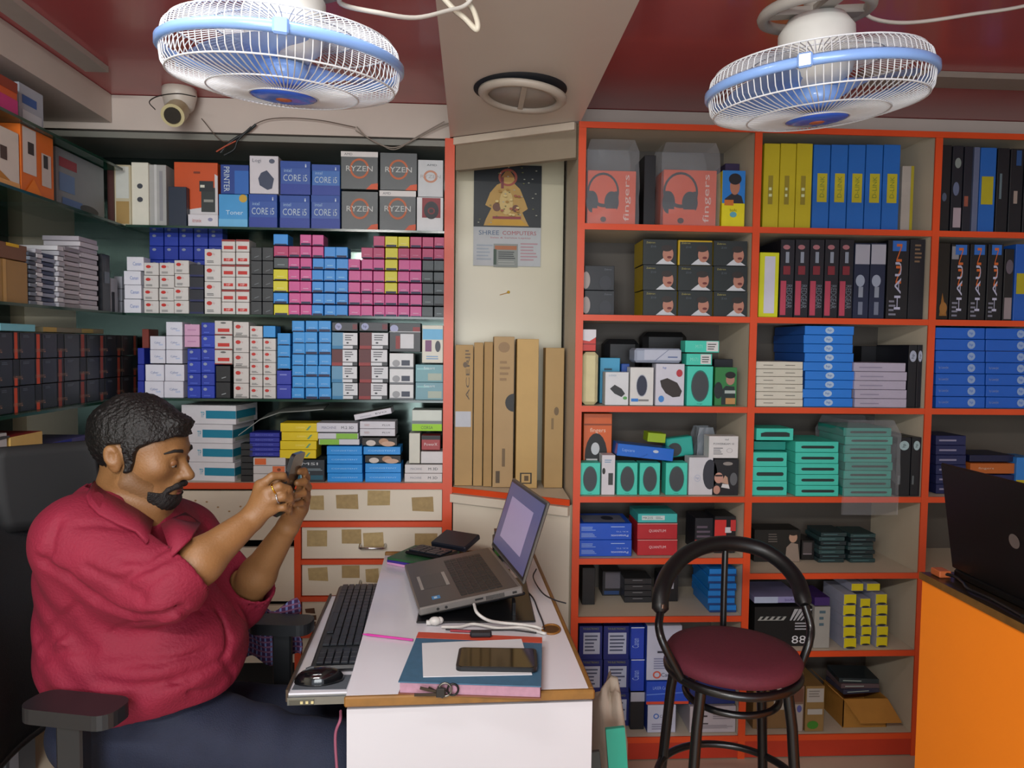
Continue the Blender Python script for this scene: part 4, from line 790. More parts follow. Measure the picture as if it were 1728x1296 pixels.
for c, (a, b, t, n, yy) in enumerate(((1423, 1444, 1003, 5, -.01), (1452, 1469, 1010, 5, .02), (1478, 1497, 1003, 5, -.0))):
    stack('fan_box', 'white box with yellow end', 'box', a, b, t, z, n, Y2+yy, .16, '#a7a9b8', [('r', 0, .08, 1, 1, '#d3c40c'), ('e', .55, .12, .4, .1, '#26262c')], f'white boxes with yellow end, {ORD[c+1]} column', f'of {ORD[c+1]} column, sixth shelf', jit=.003, side='#9a9cb0')
for i, (a, b) in enumerate(((1436, 1456), (1462, 1484))):
    box('fan_box', f'white box with yellow end, {["left","right"][i]} one topping the columns', 'box', a, b, 985, P(1450, 1002 if i == 0 else 1002, Y2).z+.006, Y2+.01, .14, '#a7a9b8', [('r', 0, .08, 1, 1, '#d3c40c')], side='#9a9cb0')
# --- column two, bottom
z = S2[6]+.001
BR = '#8a6c40'
box('carton', 'brown box with white labels and green stamp, bottom shelf', 'box', 1358, 1390, 1158, z, Y2-.005, .28, BR, [('r', .05, .65, .95, .95, '#a8a098'), ('lines', .15, .75, .8, .92, 3, '#7c746c'), ('r', .1, .38, .9, .5, '#aaa49c'), ('e', .4, .15, .3, .09, '#3c7c24')])
box('carton', 'brown and white box right behind the stool leg', 'box', 1335, 1356, 1158, z, Y2-.0, .25, '#7c6050', [('r', .1, .0, .9, .6, '#a0948c'), ('r', .1, .65, .9, .95, '#6c4434'), ('e', .6, .5, .2, .08, '#54548c')])
box('carton', 'brown carton under the stool seat, right of the post', 'box', 1270, 1333, 1150, z, Y2+.02, .25, '#7c5c38', [('r', .55, .4, .95, .9, '#a39a8c'), ('r', .1, 0, .4, .9, '#6c4c2c')])
# open carton, rotated
oc = empty('open_carton', (P(1460, 1200, Y2+.02).x, Y2+.1, z), .0); tag(oc, 'open tan cardboard carton with flap hanging down, bottom shelf', 'box')
w, d, h = .17, .16, .11; CB = M('#a8742c', .7, var=.1)
m = MB().box(-w/2, w/2, -d/2, d/2, 0, .003, CB); m.box(-w/2, -w/2+.003, -d/2, d/2, .003, h, CB); m.box(w/2-.003, w/2, -d/2, d/2, .003, h, CB); m.box(-w/2, w/2, d/2-.003, d/2, .003, h, CB); m.box(-w/2, w/2, -d/2, -d/2+.003, .003, h, CB)
m.build('carton_body', oc)
m = MB(); m.add([(-w/2, -d/2, h), (w/2, -d/2, h), (w/2+.015, -d/2-.07, h-.055), (-w/2+.03, -d/2-.07, h-.055)]+[(-w/2, -d/2, h-.003), (w/2, -d/2, h-.003), (w/2+.015, -d/2-.07, h-.058), (-w/2+.03, -d/2-.07, h-.058)], [(0, 1, 2, 3), (7, 6, 5, 4), (3, 2, 6, 7), (1, 0, 4, 5), (0, 3, 7, 4), (2, 1, 5, 6)], CB); m.build('flap', oc)
m = MB(); m.add([(-w/2, -d/2, h), (-w/2, d/2, h), (-w/2-.05, d/2, h+.045), (-w/2-.05, -d/2+.02, h+.045), (-w/2-.003, -d/2, h), (-w/2-.003, d/2, h), (-w/2-.053, d/2, h+.045), (-w/2-.053, -d/2+.02, h+.045)], [(0, 1, 2, 3), (7, 6, 5, 4), (3, 2, 6, 7), (0, 3, 7, 4), (2, 1, 5, 6)], CB); m.build('flap', oc)
for i in range(3):
    o = carton('blister_pack', .15, .12, .018, ['#3c3c4c', '#5c4c50', '#2c3438'][i], [('lines', .1, .3, .8, .7, 1, '#9aa8a0')], (P(1465, 1200, Y2).x, Y2+.12, z+h+.001+i*.02), .1-.1*i, rough=.15)
    tag(o, f'clear blister pack with dark goods, {pos(i, 3)} on the open tan carton', 'pack', 'clear blister packs on the open carton')
# --- column three
z = S3[0]+.001
for i, (a, b, c, dd) in enumerate([(1584, 1604, '#14151a', [('e', .5, .4, .2, .05, '#4c5468')]), (1606, 1624, '#181a24', [('e', .5, .8, .3, .06, '#7c8480'), ('e', .4, .5, .3, .08, '#5c6480'), ('r', .2, .05, .95, .28, '#a09098')]), (1626, 1640, '#1a1c28', [('r', .1, .3, .6, .42, '#8c4c3c')]), (1642, 1652, '#5c6480', []), (1653, 1680, '#1d5cac', [('r', .1, .33, .85, .66, '#a89c1c')]), (1682, 1702, '#14161e', [('r', .2, .4, .4, .7, '#5c6c74')]), (1704, 1726, '#15171f', [('r', .3, .35, .6, .5, '#94847c'), ('r', .4, .8, .8, .98, '#24487c')]), (1728, 1752, '#17181f', [])]):
    box('game_box', f'{["black","black figured","dark navy","slate grey","blue and yellow","black slim","black orange marked","plain black"][i]} upright box, right column, top shelf', 'box', a, b, 245+i, z, Y2+.0, .2, c, dd, 'upright boxes in the right column, top shelf')
z = S3[1]+.001
box('game_box', 'dark box with orange figure by the middle post, right column', 'box', 1580, 1602, 410, z, Y2, .2, '#15120f', [('p', [(.3, .05), (.5, .35), (.9, .05)], '#8c5c24'), ('e', .6, .15, .3, .08, '#94642c')])
for i, (a, b) in enumerate(((1604, 1634), (1636, 1664), (1666, 1692))):
    box('keyboard_box', f'black upright box lettered HAUNN, {ORD[i+1]} of three in the right column', 'box', a, b, 412, z, Y2+.005, .2, '#14151c', HN if i else [('r', -.0, .8, .4, .97, '#84848c')]+HN, 'black upright boxes lettered HAUNN in the right column')
box('keyboard_box', 'black and white upright box right of the HAUNN boxes', 'box', 1694, 1710, 420, z, Y2, .2, '#17171c', [('r', .1, .02, .9, .32, '#8c8084'), ('e', .5, .75, .4, .1, '#5c5460')])
box('router_box', 'blue and yellow upright box at the right picture edge', 'box', 1712, 1740, 412, z, Y2, .2, '#1c56b0', [('r', .1, .35, .9, .62, '#a89c1c')])
z = S3[2]+.001
H = (P(1650, 553, Y2).z-z)/7
for c, (a, b) in enumerate(((1579, 1662), (1664, 1745))):
    for j in range(7):
        o = box('toner_carton', f'azure HP flat box, {pos(j, 7)}, {["left","right"][c]} column of right block', 'box', a, b, 0, z+j*H, Y2+random.uniform(0, .004), .25, '#1b5cc0', [('e', .72, .5, .08, .36, '#8ca4cc'), ('t', 'hp', .72, .5, .07, .3, '#1b5cc0')]+([('t', 'hp LaserJet', .15, .5, .2, .3, '#8094c4')] if j < 4 else []), f'azure flat boxes, {["left","right"][c]} column of the right block', h=H-.001)  # darker copy of the azure boxes: dimmer light here mixed into the colour
z = S3[3]+.001
stack('phone_box', 'navy flat box with text', 'box', 1579, 1630, 735, z, 6, Y2+.03, .15, '#1b2252', [('lines', .1, .3, .9, .7, 1, '#8c88a4')], 'navy flat boxes behind the black laptop', 'of pile behind the laptop lid')
stack('phone_box', 'navy box', 'box', 1634, 1712, 801, z, 2, Y2+.02, .15, '#1b2252', [('lines', .1, .3, .9, .6, 1, '#8c88a4')], 'navy boxes under the orange box', 'under the orange flat box')
box('phone_box', 'orange flat fingers box behind the black laptop lid', 'box', 1637, 1712, 782, P(1660, 800, Y2+.02).z+.001, Y2+.02, .15, '#b05c24', [('t', 'fingers', .35, .5, .35, .25, '#d4b49c')])
box('phone_box', 'navy flat box lying on the orange flat box', 'box', 1636, 1712, 768, P(1660, 781, Y2+.02).z+.002, Y2+.03, .15, '#14183c')
box('router_box', 'sky blue and yellow box leaning at the right picture edge', 'box', 1714, 1745, 772, z, Y2+.01, .1, '#2c78c4', [('r', 0, 0, .5, .4, '#b4a41c')])
# --- cardboard boxes in the niche
z = lz+.001; KB = '#a98a58'
def nb(a, b, t, lab, yf, d, c, dec): return box('tall_carton', lab, 'box', a, b, t, z, yf, d, M(c, .6, var=.08, scale=12), dec, 'tall cardboard cartons in the niche')
nb(767.5, 798, 582, 'tall brown carton with white label, leftmost in the niche', YL+.02, .10, '#ad8c58', [('r', .02, .42, .9, .53, '#b8bcc4'), ('t', 'ACER', .7, .76, .2, .3, '#4c3a24', 90), ('e', .55, .86, .12, .02, '#5c4628'), ('lines', .55, .9, .85, .97, 3, '#5c4628')])
nb(799, 815, 578, 'narrow brown carton second from left in the niche', YL+.015, .10, '#ac8a55', [])
nb(816, 831, 577, 'narrow brown carton third from left, left of round hole carton', YL+.0, .10, '#a5834e', [])
nb(832, 867, 568, 'tall brown carton with half round black hole', YL-.015, .12, '#ae9064', [('e', .5, .93, .28, .035, '#8c6c40'), ('p', [(1, .5)]+[(1-.42*math.sin(math.pi*k/10), .565+.06*math.cos(math.pi*k/10)) for k in range(11)], '#14120f'), ('r', .15, .03, .35, .11, '#4c3a20'), ('r', .45, .14, .6, .26, '#6c5430'), ('lines', .3, .7, .8, .85, 4, '#8c6c40')])
nb(871, 908, 572, 'tall light brown carton with small square stamp', YL-.03, .12, '#c09e62', [('r', .2, .03, .75, .105, '#2c2416'), ('r', .27, .038, .68, .097, '#c09e62'), ('r', .4, .05, .6, .085, '#5c4628')])
nb(919, 951, 587, 'brown carton standing alone at the right of the niche', YL-.02, .10, '#ad8d5a', [('e', .62, .55, .13, .03, '#6c5430'), ('r', .35, .42, .48, .5, '#7c6236')])
# --- calendar
A, B = P(800, 277, NB-.012), P(912, 450, NB-.012)
cal = empty('calendar', (A.x, NB-.006, A.z)); tag(cal, 'wall calendar with golden seated figure hanging in the niche', 'calendar')
w, h = B.x-A.x, A.z-B.z; hm = h*(383-277)/(450-277)
m = MB().box(0, w, -.003, 0, -h, 0, '#b4b8bc')
up_ = lambda u, v, e: (u, -.003-e, v-h)
decals(m, up_, w, h, [('t', 'SHREE', .23, .33, .3, .045, '#4c6484'), ('t', 'COMPUTERS', .68, .33, .5, .04, '#a85058'), ('t', 'Sales & Service Laptop', .55, .28, .6, .022, '#b07078'), ('lines', .05, .05, .3, .22, 5, '#9aa4b0'), ('lines', .7, .05, .97, .24, 6, '#b08c94')]); m.build('backing_sheet', cal)
m = MB().box(.3*w, .66*w, -.006, -.0031, -h-.004, -h+.22*h, '#868c88')
decals(m, lambda u, v, e: (.3*w+u, -.006-e, -h-.004+v), .36*w, .22*h, [('r', .05, .78, .95, .96, '#a86438'), ('r', .0, .1, .12, .8, '#2c4434'), ('lines', .2, .35, .95, .72, 4, '#2c3034'), ('lines', .2, .08, .9, .3, 2, '#a4a8a4')]); m.build('date_pad', cal)
m = MB().box(0, w, -.0042, -.0031, -hm, 0, '#12181e'); f_ = lambda u, v, e: (u, -.0042-e, v-hm)
GO = '#b8924a'
dd = [('p', [(.15, .02), (.18, .12), (.26, .3), (.17, .35), (.24, .55), (.34, .68), (.42, .72), (.58, .72), (.68, .62), (.76, .42), (.8, .3), (.72, .24), (.78, .1), (.82, .02)], GO), ('e', .5, .76, .1, .1, '#c49c54'), ('p', [(.4, .8), (.5, .95), (.6, .8)], '#9c6c34'), ('ring', .5, .8, .14, .14, .25, '#a04c3c'), ('p', [(.2, .03), (.3, .12), (.7, .12), (.8, .03)], '#c8981c'), ('r', .28, .13, .7, .17, '#8c3038'), ('e', .34, .32, .06, .07, '#6c4430'), ('e', .62, .3, .05, .06, '#6c4430'), ('e', .48, .4, .1, .2, '#cbb070'), ('r', .4, .62, .44, .8, '#7c3438')]
rr = random.Random(2)
for i in range(34):
    u, v = rr.uniform(.04, .96), rr.uniform(.04, .96); dd.append(('e', u, v, .014, .008, '#6c6c3c' if i % 2 else '#a8a898'))
for i in range(16): dd.append(('e', rr.uniform(.3, .68), rr.uniform(.16, .62), .025, .018, ['#d8c080', '#9c5438', '#a87c30'][i % 3]))
decals(m, f_, w, hm, dd); m.build('picture_sheet', cal)
# small marks on the niche wall
q = P(858, 493, NB-.001); m = MB(); m.ball((q.x, NB-.003, q.z), (.006, .003, .006), '#c9a020'); m.tube([(q.x-.035, NB-.002, q.z-.012), (q.x-.004, NB-.003, q.z-.003)], .0015, '#c08a30', 5)
tag(m.build('wall_hook'), 'small yellow pin with a thread stuck in the niche wall', 'pin')
# ------------------------------------------------------------------ cabin fans
def xform(origin, ax, ay, az):
    m = Matrix((ax, ay, az)).transposed().to_4x4(); m.translation = origin; return m
FW = M('#d8dade', .35); FB = M('#86acea', .25, coat=.4); FBL = M('#6f98dc', .25, alpha=.8); FG = M('#9a948e', .45)
def fan(loc, R, tx, ty, label, ca, seed):
    root = empty('cabin_fan', loc); tag(root, label, 'fan', None)
    rot = Matrix.Rotation(ty, 4, 'Y') @ Matrix.Rotation(tx, 4, 'X')
    def B(mb, name): mb.v = [tuple(rot @ Vector(v)) for v in mb.v]; return mb.build(name, root)
    B(MB().lathe([(R+.002, -.009), (R+.007, -.004), (R+.007, .006), (R+.002, .01), (R-.004, .006), (R-.004, -.006)], FB, 72, closed=True), 'rim_band')
    for a in (ca, ca+2.1, ca+4.2):
        cl = MB(); c, s_ = math.cos(a), math.sin(a); cl.box(-.012, .012, -.004, .006, -.012, .012, FB, .003)
        cl.v[-24:] = [(x*-s_+(y+R+.008)*c, x*c+(y+R+.008)*s_, z) for x, y, z in cl.v[-24:]]
        B(cl, 'clip')
    prof = [(R, -.004), (R*.985, -.028), (R*.955, -.037), (R*.8, -.047), (R*.64, -.053), (R*.29, -.058)]
    g = MB(); N = 96
    for i in range(N):
        a = 2*math.pi*i/N; c, s_ = math.cos(a), math.sin(a)
        g.tube([(r*math.cos(a+.10*(1-r/R)), r*math.sin(a+.10*(1-r/R)), z) for r, z in prof], .0011, FW, 4, cap=False)
    for r, z in ((R*.64, -.054), (R*.29, -.059), (R*.955, -.038)):
        g.tube([(r*math.cos(2*math.pi*i/60), r*math.sin(2*math.pi*i/60), z) for i in range(60)], .0016, FW, 6, closed=True)
    B(g, 'front_guard')
    prof = [(R, .006), (R*.975, .027), (R*.93, .036), (R*.6, .045), (R*.3, .049)]
    g = MB()
    for i in range(N):
        a = 2*math.pi*i/N
        g.tube([(r*math.cos(a), r*math.sin(a), z) for r, z in prof], .0011, FW, 4, cap=False)
    for r, z in ((R*.6, .0455), (R*.3, .05), (R*.93, .037)):
        g.tube([(r*math.cos(2*math.pi*i/60), r*math.sin(2*math.pi*i/60), z) for i in range(60)], .0016, FW, 6, closed=True)
    B(g, 'rear_guard')
    B(MB().lathe([(0, -.065), (R*.2, -.065), (R*.27, -.062), (R*.29, -.057), (R*.27, -.055), (0, -.055)], M('#3a66d8', .25, coat=.3), 32).ball((0, 0, -.065), (.014, .014, .003), M('#b0603c', .5)), 'badge')
    for k in range(3):
        b = MB(); a0 = seed+2*math.pi*k/3; vs = []; n, q = 8, 5
        for i in range(n+1):
            r = .03+(R*.88-.03)*i/n; wd = .18+.62*math.sin(math.pi*min(1, (i+1)/n)*.62)
            for j in range(q+1):
                t = j/q-.5; vs.append((r*math.cos(a0+t*wd*1.6), r*math.sin(a0+t*wd*1.6), -.012+t*.045*(1-.3*i/n)+.006*math.cos(t*3)))
        b.add(vs, [(i*(q+1)+j, i*(q+1)+j+1, (i+1)*(q+1)+j+1, (i+1)*(q+1)+j) for i in range(n) for j in range(q)], FBL, True)
        B(b, 'blade')
    B(MB().lathe([(0, -.04), (.035, -.04), (.042, -.022), (.04, -.006), (0, -.004)], FB, 24), 'hub')
    B(MB().lathe([(0, .0), (.04, .0), (.062, .02), (.07, .05), (.068, .1), (.05, .125), (0, .13)], M('#cfcdc8', .4), 32), 'motor_housing')
    B(MB().tube([(.095*math.cos(2*math.pi*i/40), .095*math.sin(2*math.pi*i/40), .135) for i in range(40)], .011, FG, 8, closed=True).box(-.095, .095, -.014, .014, .128, .142, FG).box(-.014, .014, -.095, .095, .128, .142, FG), 'swivel_ring')
    st = MB().tube([(0, 0, .12), (0, 0, .2), (-math.sin(ty)*0, 0, .26)], .022, FG, 12); B(st, 'neck')
    top = CEIL-loc[2]-.001
    p_ = rot @ Vector((0, 0, .25))
    root2 = MB().lathe([(.02, .2), (.024, .215), (.05, top-.05), (.085, top-.012), (.085, top)], M('#8e8a86', .5), 24, center=(p_.x*.8, p_.y*.8, 0)).build('ceiling_mount', root)
    return root
c1 = P(480, 103, 1.34); c2 = P(1378, 147, 1.40)
f1 = fan(c1, .200, math.radians(6), math.radians(2.6), 'white caged ceiling fan with blue rim, left one above the seated man', -1.35, .4)
f2 = fan(c2, .199, math.radians(4), math.radians(-4.3), 'white caged ceiling fan with blue rim, right one above the stool', -2.1, 1.3)
CW = M('#cfcac2', .4)
def cable(name, label, pts, r, m, n=6):
    # smooth catmull
    out = []; p = [Vector(q) for q in pts]; p = [2*p[0]-p[1]]+p+[2*p[-1]-p[-2]]
    for i in range(1, len(p)-2):
        for k in range(6):
            t = k/6; out.append(.5*((2*p[i])+(p[i+1]-p[i-1])*t+(2*p[i-1]-5*p[i]+4*p[i+1]-p[i+2])*t*t+(3*p[i]-p[i-1]-3*p[i+1]+p[i+2])*t**3))
    out.append(p[-2]); mb = MB().tube(out, r, m, n); o = mb.build(name); tag(o, label, 'cable'); return o
pc = rz_ = None
a_ = P(545, -12, 1.34)
cable('fan_cable', 'white cable swinging from the left fan to the ceiling beam', [P(585, -24, 1.30), P(575, 6, 1.36), P(640, 22, 1.4), P(700, 30, 1.46), P(755, 18, 1.52), P(790, 5, 1.55), P(815, -40, 1.56)], .0045, CW)
cable('fan_cable', 'short white tangle of wire hanging from the beam beside left fan', [P(740, -12, 1.55), P(765, 15, 1.55), P(785, 32, 1.56), P(803, 50, 1.55), P(806, 40, 1.55), P(800, 20, 1.56), P(792, 5, 1.57), P(780, -30, 1.57)], .006, M('#cfc6b4', .5))
cable('fan_cable', 'white cable running from the right fan to the right', [P(1452, 12, 1.42), P(1470, 30, 1.45), P(1510, 38, 1.5), P(1560, 36, 1.55), P(1640, 24, 1.6), P(1728, 10, 1.65), P(1830, -20, 1.7)], .004, CW)
# ------------------------------------------------------------------ round ceiling lamp on the beam (off)
c = PZ(878, 150, 2.25)
lamp = empty('ceiling_lamp', (c.x, c.y, 2.2495)); tag(lamp, 'round white ceiling fitting hanging loose on the cream beam', 'lamp')
LW = M('#b3a89c', .45)
tl = Matrix.Translation((.008, -.004, -.006)) @ Matrix.Rotation(math.radians(5), 4, 'Y')
m = MB().lathe([(.105, -.026), (.125, -.03), (.135, -.02), (.135, -.012), (.105, -.012)], LW, 48, closed=True); m.v = [tuple(tl @ Vector(v)) for v in m.v]; m.build('rim', lamp)
m = MB().lathe([(0, -.018), (.107, -.018), (.107, -.014), (0, -.014)], M('#9c948c', .5), 48).box(-.008, .008, -.105, .105, -.024, -.016, LW); m.v = [tuple(tl @ Vector(v)) for v in m.v]; m.build('diffuser', lamp)
MB().lathe([(0, -.0035), (.142, -.003), (.142, -.0), (.0, -.0)], M('#14161c', .7), 48).build('gap_shadow_disc', lamp)  # flat black disc paints the shadow gap behind the loose fitting
# ------------------------------------------------------------------ security camera
c = P(303, 178, 2.80); k = empty('security_camera', (c.x, c.y, CEIL-.001)); k.scale = (1.3, 1.3, 1.3); tag(k, 'white and cream security camera under the red ceiling at left', 'camera')
MB().lathe([(0, 0), (.045, 0), (.046, -.018), (.038, -.05), (.03, -.06), (0, -.062)], M('#d0c8bc', .4), 24).build('mount', k)
MB().tube([(0, -.0, -.055), (.006, -.03, -.068), (.014, -.085, -.098)], [.026, .03, .03], M('#c4b98c', .4), 20).build('body', k)
b = MB().tube([(.014, -.086, -.0985), (.0145, -.089, -.100)], [.022, .021], M('#0c0e10', .15), 20).build('lens', k)
cable('wire', 'thin dark wire from the security camera along the ceiling', [P(262, 185, 2.7), P(252, 172, 2.7), P(268, 162, 2.68), P(300, 158, 2.66), P(330, 163, 2.65)], .002, M('#2a2622', .6))
# wires above the display unit
WD = M('#1f2526', .5); WG = M('#8f857a', .5)
yw = 2.86
cable('wire', 'dark bundle of wires running up over the display unit', [P(372, 258, yw), P(385, 243, yw), P(400, 232, yw), P(418, 222, yw), P(432, 210, yw)], .005, WD)
cable('wire', 'second dark wire loop hanging over the display unit', [P(378, 262, yw-.01), P(395, 252, yw-.01), P(402, 236, yw-.01), P(424, 214, yw-.01)], .0035, WD)
cable('wire', 'thin dark wire sagging across the cream bulkhead', [P(340, 200, yw), P(375, 238, yw), P(405, 228, yw), P(440, 205, yw), P(480, 199, yw), P(540, 203, yw), P(600, 215, yw)], .0018, M('#5a4c42', .6))
cable('wire', 'grey wire loop hanging right above the grey processor boxes', [P(602, 214, yw), P(620, 232, yw), P(650, 247, yw), P(672, 248, yw), P(700, 235, yw), P(735, 217, yw), P(757, 208, yw)], .0025, WG)
cable('wire', 'second thin grey wire above the right end of display unit', [P(600, 220, yw+.005), P(640, 243, yw+.005), P(668, 252, yw+.005), P(705, 230, yw+.005), P(750, 205, yw+.005)], .002, WG)
cable('wire', 'orange wire end by the dark bundle over the display unit', [P(365, 256, yw-.01), P(380, 247, yw-.01), P(398, 238, yw-.01)], .003, M('#a8482c', .5))

# ------------------------------------------------------------------ desk
DZ = .75
A = PZ(584, 1174, DZ); B_ = PZ(1007, 1172, DZ); C_ = PZ(905, 932, DZ)
X0, X1, YF, YBK = A.x, B_.x, A.y, PZ(770, 934, DZ).y
WHT = M('#e2e2ea', .28, var=.03, scale=3, coat=.25); WOOD = M('#8a6128', .45, var=.3, scale=30)
RD = math.radians(2.2); desk = empty('desk', ((X0+X1)/2, (YF+YBK)/2, 0)); tag(desk, 'narrow white laminate desk with brown wooden edging and pull-out keyboard tray', 'desk')
OD = tuple(desk.location)
up(MB().box(X0, X1-.012, YF+.012, YBK-.012, DZ-.02, DZ, WHT), 'tabletop', desk, OD)
up(MB().box(X0-.003, X1, YF, YF+.0118, DZ-.021, DZ+.0003, WOOD, .003).box(X1-.0118, X1, YF+.012, YBK, DZ-.021, DZ+.0003, WOOD, .003).box(X0, X1-.012, YBK-.0118, YBK, DZ-.026, DZ+.012, WOOD, .003), 'wood_edging', desk, OD)
PNL = M('#c4c4ca', .35, var=.04, scale=4)
up(MB().box(X0+.002, X1-.004, YF+.006, YF+.024, 0, DZ-.027, PNL), 'end_panel', desk, OD)
up(MB().box(X0+.002, X1-.004, YBK-.03, YBK-.012, 0, DZ-.027, PNL), 'end_panel', desk, OD)
up(MB().box(X1-.024, X1-.006, YF+.025, YBK-.031, 0, DZ-.021, PNL), 'side_panel', desk, OD)
TZ = .665
tA = PZ(489, 1168, TZ); tB = PZ(548, 1003, TZ)
tx0, ty0, ty1 = tA.x+.006, tA.y+.01, tB.y
tr = up(MB().box(tx0, -.02, ty0, ty1, TZ-.018, TZ, WHT).box(tx0-.006, tx0-.0002, ty0, ty1, TZ-.02, TZ+.008, M('#4a3a2a', .5)), 'keyboard_tray', desk, OD)
MET = M('#8f8f88', .3, metal=.9)
sl = MB().box(tx0+.0, -.04, ty0-.014, ty0-.001, TZ-.022, TZ-.004, MET); sl.box(tx0+.005, tx0+.06, ty0-.018, ty0-.0142, TZ-.02, TZ-.008, M('#6c6a60', .4, metal=.8))
for i in range(3): sl.box(tx0+.03+.012*i, tx0+.036+.012*i, ty0-.0195, ty0-.0182, TZ-.017, TZ-.011, M('#d8c890', .4))
up(sl, 'tray_slide', desk, OD)
HL = (YBK-YF)/2; desk.location = ((X0+X1)/2-math.sin(RD)*HL, YF+math.cos(RD)*HL, 0); desk.rotation_euler = (0, 0, RD)
# keyboard
def keyboard(name, label, org, rz, w, d, rows, cols, zt=.022, cat='keyboard', km=None):
    root = empty(name, org, rz); tag(root, label, cat)
    bm = M('#131519', .3); km = km or M('#20242b', .4)
    m = MB(); m.box(0, w, 0, d, 0, zt*.7, bm, .006); m.build('body', root)
    m = MB(); rnd = random.Random(5)
    kx = (w-.02)/cols; ky = (d*.72)/rows
    for j in range(rows):
        i = 0
        while i < cols:
            span = 1
            if j == 0 and 3 < i < cols-8: span = 5
            elif (i == 0 or i == int(cols*.65)) and j < rows-1: span = 2
            if i in (int(cols*.7), int(cols*.82)) and span == 1: i += 1; continue
            span = min(span, cols-i)
            x = .01+i*kx; y = d*.08+j*ky
            m.box(x+.0012, x+kx*span-.0012, y+.0012, y+ky-.0012, zt*.7, zt, km, .0012); i += span
    o = m.build('keys', root); return root
kA = PZ(522, 1136, TZ+.002); kB = PZ(572, 995, TZ+.002)
ang = math.atan2(kB.y-kA.y, kB.x-kA.x)   # long side direction
# local x along the desk depth, local y to -X so keys face the sitter
L = (kB-kA).length
kb = keyboard('keyboard', 'full size black keyboard on the pull-out white tray', (kA.x+.0, kA.y, TZ+.001), 0, .001, .001, 1, 1) if False else None
kb = keyboard('keyboard', 'full size black keyboard on the pull-out white tray', (kB.x, kB.y, TZ+.001), ang+math.pi, L, .165, 6, 21)
# the local frame above has +y pointing to the right of travel; keys rows start near the sitter
# mouse
mA = PZ(531, 1152, TZ)
def blob(mb, m, a, b, h, n=20, k=6):
    vs = [];
    for i in range(k+1):
        t = i/k*math.pi/2
        for j in range(n):
            q = 2*math.pi*j/n; ex = 1+.12*math.cos(2*q); vs.append((a*math.cos(t)*math.cos(q)*ex, b*math.cos(t)*math.sin(q), h*math.sin(t)**.8))
    fs = [(i*n+j, i*n+(j+1) % n, (i+1)*n+(j+1) % n, (i+1)*n+j) for i in range(k) for j in range(n)]
    mb.add(vs, fs, m, True); mb.add(vs[:n], [tuple(range(n))[::-1]], m)
ms = empty('computer_mouse', (mA.x+.01, mA.y+.005, TZ+.0015), math.radians(8)); tag(ms, 'glossy black computer mouse in front of the keyboard on the tray', 'mouse')
m = MB(); blob(m, M('#0e0f12', .12, coat=.6), .052, .03, .034); m.build('body', ms)
m = MB().tube([(-.03, 0, .0305), (-.02, 0, .034), (-.012, 0, .0345)], .004, M('#2c2e33', .5), 8); m.build('wheel', ms)
pd = MB(); pd.box(-.07, .055, -.035, .04, 0, .0012, M('#596068', .7)); o = pd.build('mouse_pad', None, (mA.x+.025, mA.y-.002, TZ+.0001)); tag(o, 'small grey pad lying under the black computer mouse', 'pad')
# laptop
LA = Vector((-.137, 1.905, .785)); 
pA = P(706, 1027, 1.905); pB = P(882, 989, 1.955); pC = pA+((P(846, 925, 2.36)-pB)+(P(714, 948, 2.335)-pA))*.5
ex = (pB-pA).normalized(); ey = (pC-pA); ey.z = 0; ey = (ey-ex*ey.dot(ex)).normalized(); ez = ex.cross(ey).normalized()
LD = (pB-pA).length; LWd = (pC-pA).length
lap = bpy.data.objects.new('laptop', None); COL.objects.link(lap); lap.matrix_world = xform(pA, ex, ey, ez); tag(lap, 'open silver grey laptop raised on a black stand on the desk', 'laptop')
SIL = M('#8b8884', .32, metal=.6); DKG = M('#5d5853', .4, metal=.4)
m = MB().box(0, LD, 0, LWd, -.022, 0, SIL, .004); m.add([(.004, .004, .0006), (LD-.012, .004, .0006), (LD-.012, LWd-.004, .0006), (.004, LWd-.004, .0006)], [(0, 1, 2, 3)], DKG)
for x in (.05, .072): 
    q = [(x+.004*math.cos(2*math.pi*i/12), -.0005, -.012+.004*math.sin(2*math.pi*i/12)) for i in range(12)]; m.add(q, [tuple(range(12))], '#1a1a1a')
m.box(.15, .172, -.0008, .0, -.012, -.007, '#141414'); m.box(LD-.03, LD-.018, -.0008, 0, -.015, -.009, '#1c1c1c')
for i in range(16): m.box(.18+i*.0032, .182+i*.0032, -.0008, 0, -.017, -.006, '#2a2826')
m.build('base', lap)
m = MB()
for j in range(6):
    for i in range(15): m.box(LD*.42+j*.0195, LD*.42+j*.0195+.0172, .028+i*.0227, .028+i*.0227+.0202, .0008, .0026, M('#2a2927', .5), .0008)
m.build('keys', lap)
m = MB().box(LD*.1, LD*.33, LWd*.33, LWd*.62, .0008, .0012, M('#4a4642', .4)); m.box(LD*.08, LD*.11, LWd*.33, LWd*.62, .0012, .002, '#a6a29a').box(LD*.335, LD*.37, LWd*.33, LWd*.62, .0012, .002, '#a6a29a'); m.build('touchpad', lap)
m = MB().box(LD*.15, LD*.23, LWd*.1, LWd*.16, .0008, .0011, M('#2f8ccc', .3)).box(LD*.17, LD*.2, LWd*.115, LWd*.145, .0011, .0013, '#c8dce8'); m.build('sticker', lap)['label'] = 'small blue and white sticker'
